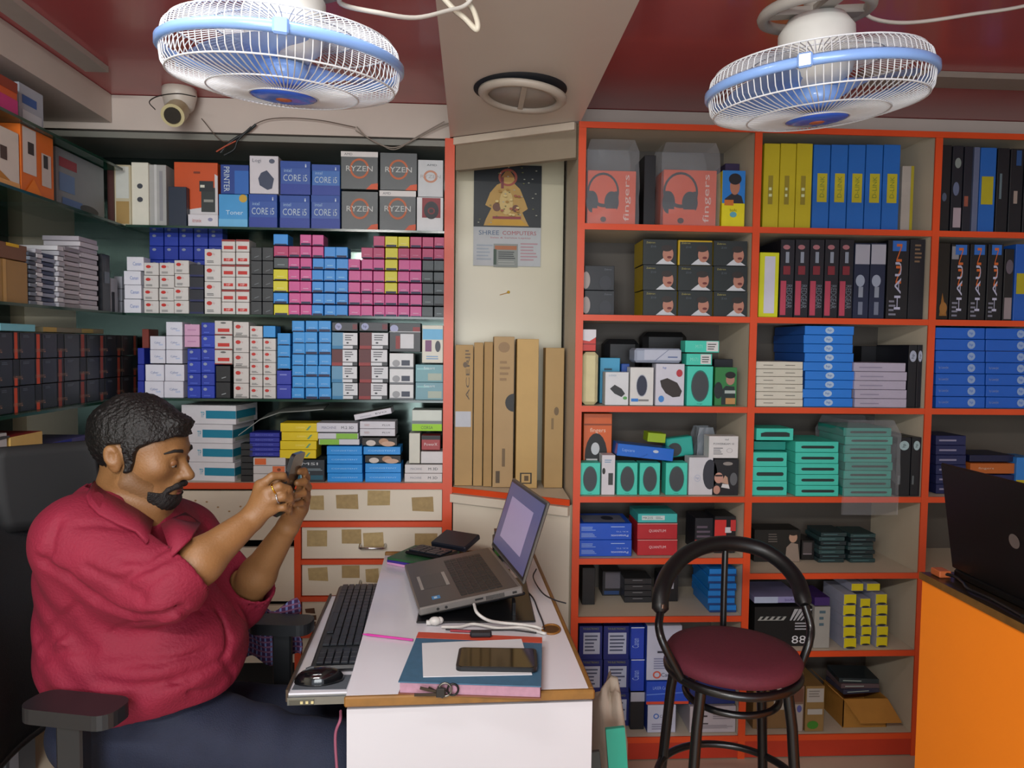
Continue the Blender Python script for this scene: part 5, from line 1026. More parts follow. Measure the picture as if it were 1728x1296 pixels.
# screen
tl_ = P(924, 846, 1.985)-pB; sx = tl_; sx = (sx-ey*sx.dot(ey)); SHt = sx.length; sx.normalize(); sz = sx.cross(ey).normalized()
lidM = xform(pB, sx, ey, sz); inv = lap.matrix_world.inverted()
m = MB(); m.M = inv @ lidM
m.box(.004, SHt, .002, LWd-.002, -.006, .002, M('#6c6a66', .35, metal=.5), .003)
if (Vector((-1, 0, 0)).dot(sz) > 0): zf = .0025
else: zf = -.0065
m.box(.012, SHt-.006, .006, LWd-.006, min(zf, zf*.98), max(zf, zf*.98)+.0001, M('#15161c', .3)); lid = m.build('screen_lid', lap)
m = MB(); m.M = inv @ lidM; zz = zf+(.0006 if zf > 0 else -.0006)
SC = M('#4c4d74', .3, emit=.45, var=.02); SC2 = M('#8c80a0', .3, emit=.5, var=.02)
def q4(a, b, c, d, z_, mm): m.add([(a, b, z_), (c, b, z_), (c, d, z_), (a, d, z_)], [(0, 1, 2, 3)], mm)
q4(.02, .014, SHt-.012, LWd-.014, zz, SC); q4(.055, .09, SHt-.05, LWd-.07, zz+(.0004 if zf > 0 else -.0004), SC2); m.build('display', lid)['label'] = 'lit lavender display panel'
lid.children[0].matrix_parent_inverse = Matrix()
# laptop stand
std = empty('laptop_stand', (pA.x+.13, pA.y+.2, DZ)); tag(std, 'black slanted laptop stand with a flat black base on the desk', 'stand'); OS_ = tuple(std.location)
BK = M('#101216', .3)
up(MB().box(pA.x-.004, pA.x+.305, pA.y-.02, pA.y+.34, DZ+.001, DZ+.006, BK, .003), 'base_plate', std, OS_)
m = MB(); m.M = xform(pA, ex, ey, ez); m.box(.05, LD+.008, .015, LWd-.02, -.032, -.0225, BK, .003); up(m, 'tilted_plate', std, OS_)
hb = (pB+ez*-.036)
up(MB().box(pB.x-.028, pB.x-.02, pA.y+.02, pA.y+.06, DZ+.006, hb.z-.0, BK).box(pB.x-.028, pB.x-.02, pA.y+.28, pA.y+.32, DZ+.006, hb.z-.0, BK), 'support_leg', std, OS_)
# cables on the desk
WC = M('#d2d2ce', .35)
dz = DZ+.006
cable('charging_cable', 'white cable from the laptop side to the desk grommet', [P(800, 1020, 1.9), PZ(805, 1034, .79), PZ(822, 1046, .775), PZ(845, 1051, .762), PZ(880, 1054, .76), PZ(905, 1058, .758), PZ(917, 1063, .75)], .0042, WC)
cable('power_cable', 'second white cable lying flat in front of the laptop stand', [PZ(745, 1058, dz), PZ(775, 1058, dz), PZ(800, 1053, dz+.003), PZ(840, 1060, dz), PZ(880, 1059, dz), PZ(915, 1068, dz), PZ(921, 1069, .752)], .004, WC)
cable('usb_cable', 'thin black cable running beneath the white ones to grommet', [PZ(752, 1062, DZ+.004), PZ(800, 1064, DZ+.004), PZ(860, 1063, DZ+.004), PZ(905, 1068, DZ+.004)], .002, M('#1c1c22', .5))
cable('usb_cable', 'thin black cable curling behind the laptop screen', [PZ(887, 995, DZ+.004), PZ(900, 1010, DZ+.004), PZ(908, 1030, DZ+.004), PZ(916, 1050, DZ+.004), PZ(918, 1062, DZ+.003)], .0022, M('#232329', .5))
cable('usb_cable', 'dark cable sagging over the right edge behind the laptop', [PZ(905, 960, DZ+.03), PZ(900, 975, DZ+.012), PZ(915, 1000, DZ+.006), PZ(935, 1012, DZ+.006), PZ(955, 1018, DZ+.006)], .002, M('#2c2c30', .5))
cc = [PZ(930+15*math.cos(t), 1062+8*math.sin(t), DZ+.002) for t in [2*math.pi*i/20 for i in range(20)]]
m = MB().tube(cc, .003, M('#8a5c24', .5), 6, closed=True); m.add([(p.x, p.y, DZ+.0012) for p in cc][::-1], [tuple(range(20))], M('#5c3c18', .7)); tag(m.build('desk_grommet'), 'oval brown cable hole in the desk by the wooden edge', 'cable hole')
p = PZ(734, 1056, DZ)
m = MB(); m.ball((p.x, p.y, DZ+.0125), (.016, .012, .011), WC).ball((p.x+.012, p.y+.006, DZ+.012), (.01, .01, .009), WC); m.box(p.x-.022, p.x-.01, p.y-.004, p.y+.004, DZ+.004, DZ+.014, WC); tag(m.build('plug'), 'white plug lying in front of the laptop stand', 'plug')
# ledger, paper, phone, keys
Z1 = DZ+.028
n0, n1, n2, n3 = PZ(672, 1150, Z1), PZ(913, 1158, Z1), PZ(915, 1076, Z1), PZ(706, 1067, Z1)
bk = empty('ledger_book', (n0.x, n0.y, DZ+.001)); tag(bk, 'thick blue covered ledger with pink page edges and red spine strip', 'book')
def lp(v): return (v.x-n0.x, v.y-n0.y)
q = [lp(v) for v in (n0, n1, n2, n3)]
q_in = [(x*.985+.003, y*.98+.004) for x, y in q]
MB().prism(q_in, .002, .0245, M('#ab8295', .7, var=.15, scale=90)).build('pages', bk)
m = MB().prism(q, .0246, .027, M('#3c6480', .65, var=.15, scale=60)); m.prism(q, 0, .0018, M('#7c4c3c', .6)); 
k = .13; s0 = [q[3], q[2], (q[2][0]*(1-k)+q[1][0]*k, q[2][1]*(1-k)+q[1][1]*k), (q[3][0]*(1-k)+q[0][0]*k, q[3][1]*(1-k)+q[0][1]*k)]
m.build('cover', bk); MB().prism(s0[::-1], .0271, .028, M('#c04a34', .5)).build('spine_strip', bk)['label'] = 'red spine strip'
ZP = DZ+.0285
pp = [PZ(x, y, ZP+.001) for x, y in ((714, 1143), (898, 1139), (880, 1079), (712, 1086))]
m = MB().prism([(v.x, v.y) for v in pp], ZP+.0008, ZP+.0022, M('#d4d6da', .6, var=.02)); tag(m.build('paper_sheet'), 'white sheet of paper lying on the blue ledger', 'paper')
def slab(mb, cx, cy, w, d, z0, z1, r, m, rz=0):
    pts = []
    for sx_, sy_, a0 in ((1, -1, -90), (1, 1, 0), (-1, 1, 90), (-1, -1, 180)):
        for k_ in range(6):
            a = math.radians(a0+k_*18); pts.append((sx_*(w/2-r)+r*math.cos(a), sy_*(d/2-r)+r*math.sin(a)))
    c, s_ = math.cos(rz), math.sin(rz)
    return mb.prism([(cx+x*c-y*s_, cy+x*s_+y*c) for x, y in pts], z0, z1, m)
f0, f1 = PZ(772, 1108, ZP+.012), PZ(906, 1110, ZP+.012); fc = (f0+f1)/2; fw = (f1-f0).length; fd = (PZ(838, 1094, ZP+.012)-PZ(838, 1128, ZP+.012)).length
ph = empty('smartphone', (fc.x, fc.y, ZP+.0025), math.atan2(f1.y-f0.y, f1.x-f0.x)); tag(ph, 'black smartphone lying face up on the white paper', 'phone')
slab(MB(), 0, 0, fw, fd, 0, .009, .012, M('#15171a', .35)).build('body', ph)
slab(MB(), 0, 0, fw-.012, fd-.008, .0091, .0096, .008, M('#14100c', .06, coat=.5)).build('screen', ph)
k0 = PZ(742, 1166, DZ); ky_ = n0.y+(n1.y-n0.y)*.3-.009
ks = empty('key_ring', (k0.x, ky_, DZ+.0015)); tag(ks, 'dark bunch of keys in front of the blue ledger', 'keys')
for cx_, r_, cc_ in ((.012, .013, '#6c6860'), (.028, .011, '#1e1c1a')):
    MB().tube([(cx_+r_*math.cos(2*math.pi*i/20), .0015*math.sin(2*math.pi*i/20), .0165+r_*math.sin(2*math.pi*i/20)) for i in range(20)], .0022, M(cc_, .3, metal=.7), 8, closed=True).build('ring', ks)
for i, (x_, z_, t_) in enumerate(((-.05, .004, .0), (-.04, .010, .25), (-.025, .003, .5))):
    m = MB(); m.M = Matrix.Translation((0, -.003+.003*i, .006+z_*.5)) @ Matrix.Rotation(t_, 4, 'Y')
    m.box(x_, -.004, -.001, .001, -.003, .003, M('#4a4038', .3, metal=.8)).box(-.006, .012, -.0018, .0018, -.006, .012, M('#1c1815', .4), .001); m.build('key', ks)
p = PZ(812, 1073, Z1+.001)
m = MB(); m.box(p.x-.027, p.x+.025, p.y-.014, p.y+.012, Z1+.0005, Z1+.012, M('#171a22', .5), .004); tag(m.build('usb_adapter'), 'small dark blob shaped adapter on the ledger spine', 'adapter')
a, b = PZ(612, 1070, DZ+.0045), PZ(697, 1080, DZ+.0045)
m = MB().tube([a+(b-a)*t for t in (0, .05, .1, .9, 1)], [.001, .002, .0032, .0032, .0032], M('#c43c98', .3), 8); tag(m.build('pen'), 'pink pen lying on the desk left of the ledger', 'pen')
a, b = PZ(760, 1064, DZ+.004), PZ(800, 1066, DZ+.004)
m = MB().tube([a, b], .003, M('#a8283c', .4), 8); tag(m.build('pen'), 'red and black pen end beside the ledger spine', 'pen')
# books and keypad
b0 = PZ(700, 962, DZ)
for i, (c, t) in enumerate((('#d49ac4', 'pink'), ('#3c2c8c', 'violet'), ('#2c5c38', 'green'))):
    m = MB(); m.M = Matrix.Translation((b0.x+.012, b0.y+.094, DZ+.001+.0085*i)) @ Matrix.Rotation(math.radians(-32+2*i), 4, 'Z'); m.box(-.075, .1, -.085, .085, 0, .008, M(c, .5), .001); tag(m.build('notebook'), f'{t} notebook in the small pile under the desk keypad', 'book')
kp = keyboard('desk_keypad', 'black numeric keypad lying on the notebook pile', (b0.x-.042, b0.y+.085, DZ+.0275), math.radians(-32+0), .15, .1, 4, 6, .016, 'keypad')
m = MB(); m.M = Matrix.Translation((b0.x+.125, b0.y+.155, DZ+.034)) @ Matrix.Rotation(math.radians(-32), 4, 'Z') @ Matrix.Rotation(math.radians(14), 4, 'X'); m.box(-.08, .06, -.03, .07, 0, .02, M('#191d28', .4), .004); 
tag(m.build('card_reader'), 'dark navy gadget tilted against the far end of the keypad', 'gadget')
# pen cup
p = PZ(846, 944, DZ); cu_ = empty('pen_cup', (p.x, p.y, DZ+.001)); tag(cu_, 'dark square pen cup with a green patch behind the laptop', 'cup')
MB().box(-.03, .03, -.03, .03, 0, .078, M('#1a1f1e', .4), .003).box(-.024, .016, -.0312, -.0302, .02, .05, '#3c7c28').build('cup', cu_)
MB().box(-.025, .022, -.025, .02, .079, .1, M('#23292c', .2)).box(-.01, .024, -.028, -.0255, .094, .1, '#b8bcbc').build('contents', cu_)
# hanging pink lace at the desk corner
cable('lace', 'pinkish lace hanging at the left corner of the desk', [PZ(575, 1200, .70), P(574, 1215, 1.49), P(566, 1240, 1.49), P(568, 1290, 1.49), P(572, 1330, 1.49)], .003, M('#8c4c64', .7))

# ------------------------------------------------------------------ stool
BT = M('#0b0d10', .3, coat=.15); SY = 1.86; SX = P(1236, 1108, SY).x; SZ = P(1235, 1097, SY).z
stl = empty('bar_stool', (SX, SY, 0)); tag(stl, 'black tubular bar stool with round maroon seat and hoop backrest', 'stool'); OT = (SX, SY, 0)
m = MB().lathe([(0, SZ-.035), (.155, SZ-.035), (.17, SZ-.028), (.174, SZ-.012), (.165, SZ+.002), (.13, SZ+.012), (.06, SZ+.019), (0, SZ+.02)], M('#5a1829', .8, var=.15, scale=120, bump=.15, bscale=300), 56); m.build('seat', stl)
m = MB().tube([(.166*math.cos(2*math.pi*i/48), .166*math.sin(2*math.pi*i/48), SZ-.046) for i in range(48)], .011, BT, 10, closed=True)
m.tube([(.118*math.cos(2*math.pi*i/40), .118*math.sin(2*math.pi*i/40), SZ-.115) for i in range(40)], .009, BT, 8, closed=True); m.build('seat_ring', stl)
LG = [(-.125, -.11), (.115, -.11), (-.13, .11), (.125, .11)]
for x, y in LG:
    MB().tube([(x*.9, y*.9, SZ-.05), (x, y, SZ-.15), (x*1.3, y*1.3, .012)], .0135, BT, 10).lathe([(0, 0), (.017, 0), (.017, .02), (0, .02)], M('#1c1c1e', .7), 12, center=(x*1.3, y*1.3, 0)).build('leg', stl)
zf_ = .33; m = MB().tube([(.185*math.cos(2*math.pi*i/48), .185*math.sin(2*math.pi*i/48), zf_) for i in range(48)], .010, BT, 8, closed=True); m.build('foot_ring', stl)
hp = [P(1114, 1034, 1.84), P(1116, 1000, 1.87), P(1130, 965, 1.93), P(1158, 936, 1.99), P(1195, 920, 2.03), P(1238, 917, 2.05), P(1282, 926, 2.04), P(1318, 948, 2.0), P(1345, 980, 1.94), P(1358, 1022, 1.87)]
def smooth(pts, k=5):
    p = [Vector(q) for q in pts]; p = [2*p[0]-p[1]]+p+[2*p[-1]-p[-2]]; out = []
    for i in range(1, len(p)-2):
        for j in range(k):
            t = j/k; out.append(.5*((2*p[i])+(p[i+1]-p[i-1])*t+(2*p[i-1]-5*p[i]+4*p[i+1]-p[i+2])*t*t+(3*p[i]-p[i-1]-3*p[i+1]+p[i+2])*t**3))
    return out+[p[-2]]
up(MB().tube(smooth(hp), [.012]+[.022]*44+[.012], M('#0d0f11', .45, coat=.05), 14), 'backrest_pad', stl, OT)
lf = [hp[0], P(1112, 1060, 1.81), P(1122, 1092, 1.79), P(1146, 1124, 1.765)]; lf[-1] = Vector((SX-.15, SY-.07, SZ-.046))
rf = [hp[-1], P(1368, 1058, 1.85), P(1364, 1088, 1.83), Vector((SX+.163, SY-.03, SZ-.046))]
up(MB().tube(smooth(lf), .0105, BT, 10), 'backrest_tube', stl, OT); up(MB().tube(smooth(rf), .0105, BT, 10), 'backrest_tube', stl, OT)
rb = P(1220, 1050, 2.02); up(MB().tube([P(1224, 925, 2.045), P(1222, 985, 2.035), Vector((rb.x, 2.018, SZ-.05))], .009, BT, 10), 'back_rod', stl, OT)
up(MB().box(hp[0].x-.004, hp[0].x+.0, 0, 0, 0, 0, BT) if False else MB().tube([hp[0]+Vector((-.0, -.02, .02)), hp[0]+Vector((0, -.022, .03))], .004, M('#b8b8b8', .3, metal=1), 6), 'screw', stl, OT)

# ------------------------------------------------------------------ counter on the right
a = PZ(1557, 966, .95); CXX, CYY = a.x, a.y
ct = empty('counter', (CXX+.2, CYY-.5, 0)); tag(ct, 'bright orange counter with dark wood edge at the right', 'counter'); OC = tuple(ct.location)
up(MB().box(CXX+.0, CXX+.018, CYY-1.3, CYY, 0, .935, M('#fa8a1e', .45, var=.03, scale=6)), 'side_panel', ct, OC)['label'] = 'bright orange side panel'
up(MB().box(CXX+.0181, CXX+.45, CYY-1.3, CYY, 0, .934, M('#c8beac', .5)), 'body', ct, OC)
up(MB().box(CXX-.004, CXX+.455, CYY-1.3, CYY+.004, .9352, .95, M('#2a2018', .3)).box(CXX-.006, CXX-.0041, CYY-1.3, CYY+.004, .9345, .9505, M('#6c4c20', .5, var=.3, scale=40)), 'worktop', ct, OC)
ll = empty('laptop', (CXX+.05, CYY-.2, .951)); tag(ll, 'open black laptop seen from behind on the orange counter', 'laptop')
y0_, y1_ = -.27, .165
BL = M('#0b0a0a', .35); 
MB().box(.0, .26, y0_, y1_, 0.001, .02, BL, .004).build('base', ll)
m = MB(); m.M = Matrix.Translation((.0, 0, .022)) @ Matrix.Rotation(math.radians(-9), 4, 'Y'); m.box(-.004, .004, y0_, y1_, 0, .245, BL, .003); lid2 = m.build('screen_lid', ll)
m = MB(); m.M = Matrix.Translation((.0, 0, .022)) @ Matrix.Rotation(math.radians(-9), 4, 'Y')
m.add([(-.0048, -.05+.015*math.cos(t), .12+.015*math.sin(t)) for t in [2*math.pi*i/20 for i in range(20)]], [tuple(range(20))[::-1]], M('#7a706c', .4, metal=.5)); m.build('logo', lid2)
cable('usb_cable', 'black cable coiled on the orange counter corner by the laptop', [Vector((CXX+.02, CYY-.03, .958)), Vector((CXX+.035, CYY-.06, .96)), Vector((CXX+.03, CYY-.1, .957)), Vector((CXX+.015, CYY-.14, .957)), Vector((CXX+.02, CYY-.2, .957)), Vector((CXX+.012, CYY-.3, .957))], .004, M('#141416', .3))
m = MB().box(CXX+.012, CXX+.04, CYY-.045, CYY-.01, .9505, .966, M('#a8562c', .5), .002); tag(m.build('small_box'), 'tiny orange box on the far corner of the orange counter', 'box')
# ------------------------------------------------------------------ sack and boxes by the desk on the floor
def lump(name, label, cat, c, r, m, seed, parent=None, tw=0):
    rnd = random.Random(seed); mb = MB(); n, k = 22, 14; vs = []
    for i in range(k+1):
        t = math.pi*i/k
        for j in range(n):
            a = 2*math.pi*j/n; w_ = 1+.09*math.sin(3*a+seed+2*t)+.06*math.sin(5*a-3*t+seed)+.05*math.sin(7*t+a)
            vs.append((c[0]+r[0]*math.sin(t)**.7*math.cos(a)*w_, c[1]+r[1]*math.sin(t)**.7*math.sin(a)*w_, c[2]+r[2]*math.cos(t)*w_))
    mb.add(vs, [(i*n+j, (i+1)*n+j, (i+1)*n+(j+1) % n, i*n+(j+1) % n) for i in range(k) for j in range(n)], m, True)
    o = mb.build(name); tag(o, label, cat); return o
p = P(1035, 1235, 1.97)
mz = min
o = lump('cloth_sack', 'crumpled cream cloth sack standing by the right side of the desk', 'bag', (p.x+.0, p.y+.06, .275), (.05, .11, .24), M('#b5a695', .8, bump=.4, bscale=20), 3)
o = carton('carton', .05, .012, .48, '#2a9c84', [('r', 0, .0, 1, 1, '#2fa58c')], (P(1046, 1240, 1.88).x+.03, 1.86, .0005), 0); o.rotation_euler = (0, -.10, 0); o.location.z = .004
tag(o, 'teal long narrow box leaning by the cream cloth sack', 'box')
o = carton('carton', .045, .012, .44, '#3c4444', [], (P(1028, 1240, 1.88).x-.006, 1.82, .0005), 0); o.rotation_euler = (0, -.12, 0); o.location.z = .004
tag(o, 'dark grey long narrow box leaning by the desk side', 'box')
# ------------------------------------------------------------------ seated man
class Field:
    def __init__(s, lo, hi, h):
        s.lo = np.array(lo, float); s.h = h; s.n = [int(math.ceil((hi[i]-lo[i])/h))+1 for i in range(3)]
        s.F = np.full(s.n, 1.0, np.float32); s.ax = [np.float32(lo[i])+np.arange(s.n[i], dtype=np.float32)*np.float32(h) for i in range(3)]
    def sub(s, lo, hi):
        sl = []
        for i in range(3):
            a = max(0, int((lo[i]-s.lo[i])/s.h)); b = min(s.n[i], int((hi[i]-s.lo[i])/s.h)+2)
            if b <= a: return None
            sl.append(slice(a, b))
        return tuple(sl)
    def grids(s, sl): return s.ax[0][sl[0]][:, None, None], s.ax[1][sl[1]][None, :, None], s.ax[2][sl[2]][None, None, :]
    def put(s, sl, d, k, op):
        A = s.F[sl]
        if op == 'u':
            if k > 0:
                h = np.maximum(k-np.abs(A-d), 0)/k; s.F[sl] = np.minimum(A, d)-h*h*k*.25
            else: s.F[sl] = np.minimum(A, d)
        else:
            d = -d
            if k > 0:
                h = np.maximum(k-np.abs(A-d), 0)/k; s.F[sl] = np.maximum(A, d)+h*h*k*.25
            else: s.F[sl] = np.maximum(A, d)
    def cone(s, a, b, ra, rb, k=.01, op='u'):
        a = np.array(a, float); b = np.array(b, float); m = max(ra, rb)+k+4*s.h
        sl = s.sub(np.minimum(a, b)-m, np.maximum(a, b)+m)
        if sl is None: return s
        x, y, z = s.grids(sl); ba = b-a; L = float(ba@ba)+1e-12
        t = np.clip(((x-a[0])*ba[0]+(y-a[1])*ba[1]+(z-a[2])*ba[2])/L, 0, 1)
        d = np.sqrt((x-a[0]-t*ba[0])**2+(y-a[1]-t*ba[1])**2+(z-a[2]-t*ba[2])**2)-(ra+(rb-ra)*t)
        s.put(sl, d.astype(np.float32), k, op); return s
    def chain(s, pts, rs, k=.01):
        for i in range(len(pts)-1): s.cone(pts[i], pts[i+1], rs[i], rs[i+1], k)
        return s
    def ell(s, c, r, R=None, k=.01, op='u'):
        c = np.array(c, float); r = np.array(r, float); m = max(r)+k+4*s.h
        sl = s.sub(c-m, c+m)
        if sl is None: return s
        x, y, z = s.grids(sl); x, y, z = x-c[0], y-c[1], z-c[2]
        if R is not None:
            x, y, z = (R[0][i]*x+R[1][i]*y+R[2][i]*z for i in range(3))
        k0 = np.sqrt((x/r[0])**2+(y/r[1])**2+(z/r[2])**2); k1 = np.sqrt((x/r[0]**2)**2+(y/r[1]**2)**2+(z/r[2]**2)**2)+1e-6
        s.put(sl, (k0*(k0-1)/k1).astype(np.float32), k, op); return s
    def mesh(s):
        F = s.F; I = F < 0; c = np.zeros([n-1 for n in s.n], np.uint8)
        offs = [(i, j, k) for i in (0, 1) for j in (0, 1) for k in (0, 1)]
        def V(A, o): return A[o[0]:A.shape[0]-1+o[0], o[1]:A.shape[1]-1+o[1], o[2]:A.shape[2]-1+o[2]]
        for o in offs: c += V(I, o)
        idx = np.argwhere((c > 0) & (c < 8)); val = {o: F[idx[:, 0]+o[0], idx[:, 1]+o[1], idx[:, 2]+o[2]] for o in offs}
        P_ = np.zeros((len(idx), 3)); cnt = np.zeros(len(idx))
        for o in offs:
            for a in range(3):
                if o[a]: continue
                o2 = list(o); o2[a] = 1; o2 = tuple(o2); v0, v1 = val[o], val[o2]; msk = (v0 < 0) != (v1 < 0)
                t = np.where(msk, v0/np.where(msk, v0-v1, 1), 0); p = np.tile(np.array(o, float), (len(idx), 1)); p[:, a] += t
                P_[msk] += p[msk]; cnt += msk
        P_ = (idx+P_/cnt[:, None])*s.h+s.lo
        vid = np.full(c.shape, -1, np.int64); vid[idx[:, 0], idx[:, 1], idx[:, 2]] = np.arange(len(idx)); fs = []
        for a in range(3):
            b, d = [(1, 2), (2, 0), (0, 1)][a]
            A0 = [slice(None)]*3; A1 = [slice(None)]*3; A0[a] = slice(0, -1); A1[a] = slice(1, None)
            I0, I1 = I[tuple(A0)], I[tuple(A1)]; e = np.argwhere(I0 != I1)
            e = e[(e[:, b] > 0) & (e[:, d] > 0) & (e[:, b] < s.n[b]-1) & (e[:, d] < s.n[d]-1)]
            ins = I0[e[:, 0], e[:, 1], e[:, 2]]
            def g(db, dd): q = e.copy(); q[:, b] -= db; q[:, d] -= dd; return vid[q[:, 0], q[:, 1], q[:, 2]]
            q = np.stack([g(1, 1), g(0, 1), g(0, 0), g(1, 0)], 1); q[~ins] = q[~ins][:, ::-1]; fs.append(q)
        return P_, np.concatenate(fs)
def mk_mesh(name, V_, Fs, mat, parent=None, it=0):
    me = bpy.data.meshes.new(name); me.vertices.add(len(V_)); me.vertices.foreach_set('co', V_.astype(np.float32).ravel())
    me.loops.add(len(Fs)*4); me.loops.foreach_set('vertex_index', Fs.ravel().astype(np.int32))
    me.polygons.add(len(Fs)); me.polygons.foreach_set('loop_start', np.arange(0, len(Fs)*4, 4, dtype=np.int32))
    me.update(calc_edges=True); me.validate(); me.polygons.foreach_set('use_smooth', [True]*len(me.polygons)); me.materials.append(mat)
    o = bpy.data.objects.new(name, me); COL.objects.link(o)
    if parent: o.parent = parent
    if it:
        md = o.modifiers.new('smooth', 'SMOOTH'); md.iterations = it; md.factor = .5
    return o
YM = 1.72
# head frame
HC = P(240, 768, YM)
th, yw_ = math.radians(11), math.radians(3)
fx = Vector((math.cos(th)*math.cos(yw_), -math.cos(th)*math.sin(yw_), -math.sin(th)))
fy = Vector((math.sin(yw_), math.cos(yw_), 0)); fz = fx.cross(fy).normalized()
HR = np.array([fx, fy, fz])      # rows: local axes in world
def HW(x, y, z): return HC+fx*x+fy*y+fz*z
def head(f, W_, R, off=0.0, ears=True, k=1.0):
    E = lambda c, r, kk=.01, op='u': f.ell(W_(*c), [v+off for v in r] if op == 'u' else r, R, kk*k, op)
    Cn = lambda a, b, ra, rb, kk=.01, op='u': f.cone(W_(*a), W_(*b), ra+off, rb+off, kk*k, op)
    E((-.012, 0, .035), (.098, .078, .082)); E((.03, 0, .02), (.062, .066, .07), .03)
    E((.03, 0, -.035), (.06, .058, .062), .03)
    Cn((.0, -.052, -.055), (.068, -.02, -.086), .022, .02, .03); Cn((.0, .052, -.055), (.068, .02, -.086), .022, .02, .03)
    E((.068, 0, -.088), (.026, .03, .02), .02)
    Cn((.084, -.03, .027), (.084, .03, .027), .010, .010, .014)
    Cn((.086, 0, .012), (.110, 0, -.021), .009, .0125, .009); E((.113, 0, -.026), (.013, .012, .010), .006)
    for s_ in (-1, 1):
        E((.096, s_*.013, -.03), (.011, .0075, .008), .006)
        E((.055, s_*.05, -.012), (.028, .018, .02), .025)
        if off < .003: f.ell(W_(.097, s_*.032, .008), (.015, .017, .0115), R, .012, 's')
        if off < .003: E((.078, s_*.031, .006), (.014, .0135, .0125), .002)
        if ears:
            E((-.024, s_*.078, -.002), (.017, .009, .032), .008); E((-.028, s_*.086, .006), (.016, .007, .024), .004)
            if off < .003: f.ell(W_(-.022, s_*.094, .004), (.009, .009, .015), R, .004, 's')
    E((.084, 0, -.052), (.016, .026, .014), .014)
    Cn((.092, -.018, -.058), (.092, .018, -.058), .0055, .0055, .005); Cn((.090, -.014, -.068), (.090, .014, -.068), .0065, .0065, .005)
    if off < .003: Cn((.102, -.022, -.0632), (.102, .022, -.0632), .0025, .0025, .003, 's')
    return f
# joints
SHn, ELn, WRn = P(128, 912, 1.56), P(286, 990, 1.50), P(424, 876, 1.62)
SHf, ELf, WRf = P(318, 905, 1.92), P(408, 1012, 1.88), P(486, 888, 1.785)
NK0, NK1 = HW(-.03, 0, -.07), P(205, 882, YM)
CH, BL_, PV = P(205, 960, 1.75), P(240, 1085, 1.73), P(235, 1195, 1.77)
def torso(f, o=0.0, k=.06):
    f.ell(CH, (.165+o, .19+o, .19+o), None, k); f.ell(BL_, (.215+o, .20+o, .185+o), None, k)
    f.ell(P(300, 1100, 1.68), (.13+o, .15+o, .12+o), None, k)
    f.cone(P(150, 905, 1.62), P(290, 900, 1.88), .085+o, .075+o, k); f.ell(PV, (.19+o, .19+o, .13+o), None, k)
    f.cone(P(190, 880, 1.72), P(215, 930, 1.74), .06+o, .1+o, k); return f
KNn, ANn = P(556, 1285, 1.66), Vector((P(556, 1236, 1.66).x+.02, 1.72, .10))
KNf, ANf = P(556, 1215, 1.95), Vector((P(556, 1190, 1.95).x-.02, 1.98, .10))
HPn, HPf = P(235, 1222, 1.66), P(265, 1212, 1.90)
ball_c = []
def arms(f):
    f.chain([SHn, ELn], [.058, .046], .02); f.chain([ELn, ELn.lerp(WRn, .35), WRn], [.046, .046, .027], .02)
    f.chain([SHf, ELf], [.055, .044], .02); f.chain([ELf, ELf.lerp(WRf, .35), WRf], [.044, .043, .026], .02)
PT = lambda *a: P(*a)
near = {'K': [PT(440, 820, 1.628), PT(449, 831, 1.612), PT(455, 844, 1.610), PT(459, 858, 1.618)],
        'A': [PT(459, 804, 1.632), PT(471, 821, 1.614), PT(477, 838, 1.612), PT(478, 856, 1.622)],
        'B': [PT(477, 803, 1.645), PT(486, 826, 1.632), PT(489, 842, 1.632), PT(487, 860, 1.64)],
        'T': [PT(483, 811, 1.665), PT(490, 833, 1.652), PT(491, 848, 1.652), PT(488, 866, 1.656)]}
far = {'K': [PT(512, 822, 1.79), PT(514, 834, 1.79), PT(513, 847, 1.79), PT(509, 860, 1.79)],
       'A': [PT(517, 806, 1.765), PT(519, 822, 1.765), PT(518, 838, 1.765), PT(513, 853, 1.768)],
       'B': [PT(513, 795, 1.735), PT(513, 813, 1.73), PT(512, 832, 1.73), PT(508, 849, 1.735)],
       'T': [PT(503, 795, 1.715), PT(501, 815, 1.71), PT(499, 836, 1.712), PT(496, 851, 1.716)]}
def hands(f):
    for Hh, wr, pr in ((near, WRn, .017), (far, WRf, .016)):
        for i in range(4):
            f.cone(wr, Hh['K'][i], .02, .0135, .012)
        f.cone(Hh['K'][0], Hh['K'][3], .0125, .0115, .01)
        for i in range(4):
            r = [.0098, .0102, .0098, .0086][i]
            f.chain([Hh['K'][i], Hh['A'][i], Hh['B'][i], Hh['T'][i]], [r+.0015, r, r*.94, r*.85], .003)
    b = P(432, 852, 1.65); f.chain([WRn.lerp(b, .5), b, P(452, 838, 1.685), P(466, 818, 1.705), P(474, 804, 1.705)], [.017, .0155, .0125, .0105, .009], .008)
    b = P(488, 872, 1.77); f.chain([WRf.lerp(b, .5), b, P(484, 858, 1.735), P(485, 845, 1.722)], [.018, .018, .0125, .0098], .008)
    f.ell(P(497, 860, 1.775), (.022, .022, .028), None, .012)
f = Field((-1.16, 1.36, .0), (-.19, 2.16, 1.47), .0044)
head(f, HW, HR)
f.cone(NK0, NK1, .056, .066, .03); f.cone(HW(.02, 0, -.085), P(235, 880, YM-.02), .035, .05, .03)
torso(f, -.014); arms(f); hands(f)
f.chain([HPn, KNn, ANn], [.085, .058, .038], .03); f.chain([HPf, KNf, ANf], [.085, .056, .038], .03)
f.chain([ANn, ANn+Vector((.12, -.02, -.055))], [.035, .03], .02); f.chain([ANf, ANf+Vector((.12, 0, -.055))], [.035, .03], .02)
SKIN = M('#87603a', .48, var=.10, scale=18, bump=.12, bscale=220)
man = empty('person', (PV.x, PV.y, 0)); tag(man, 'seated man in crimson shirt and dark blue jeans looking at a phone', 'person')
OM = np.array([PV.x, PV.y, 0])
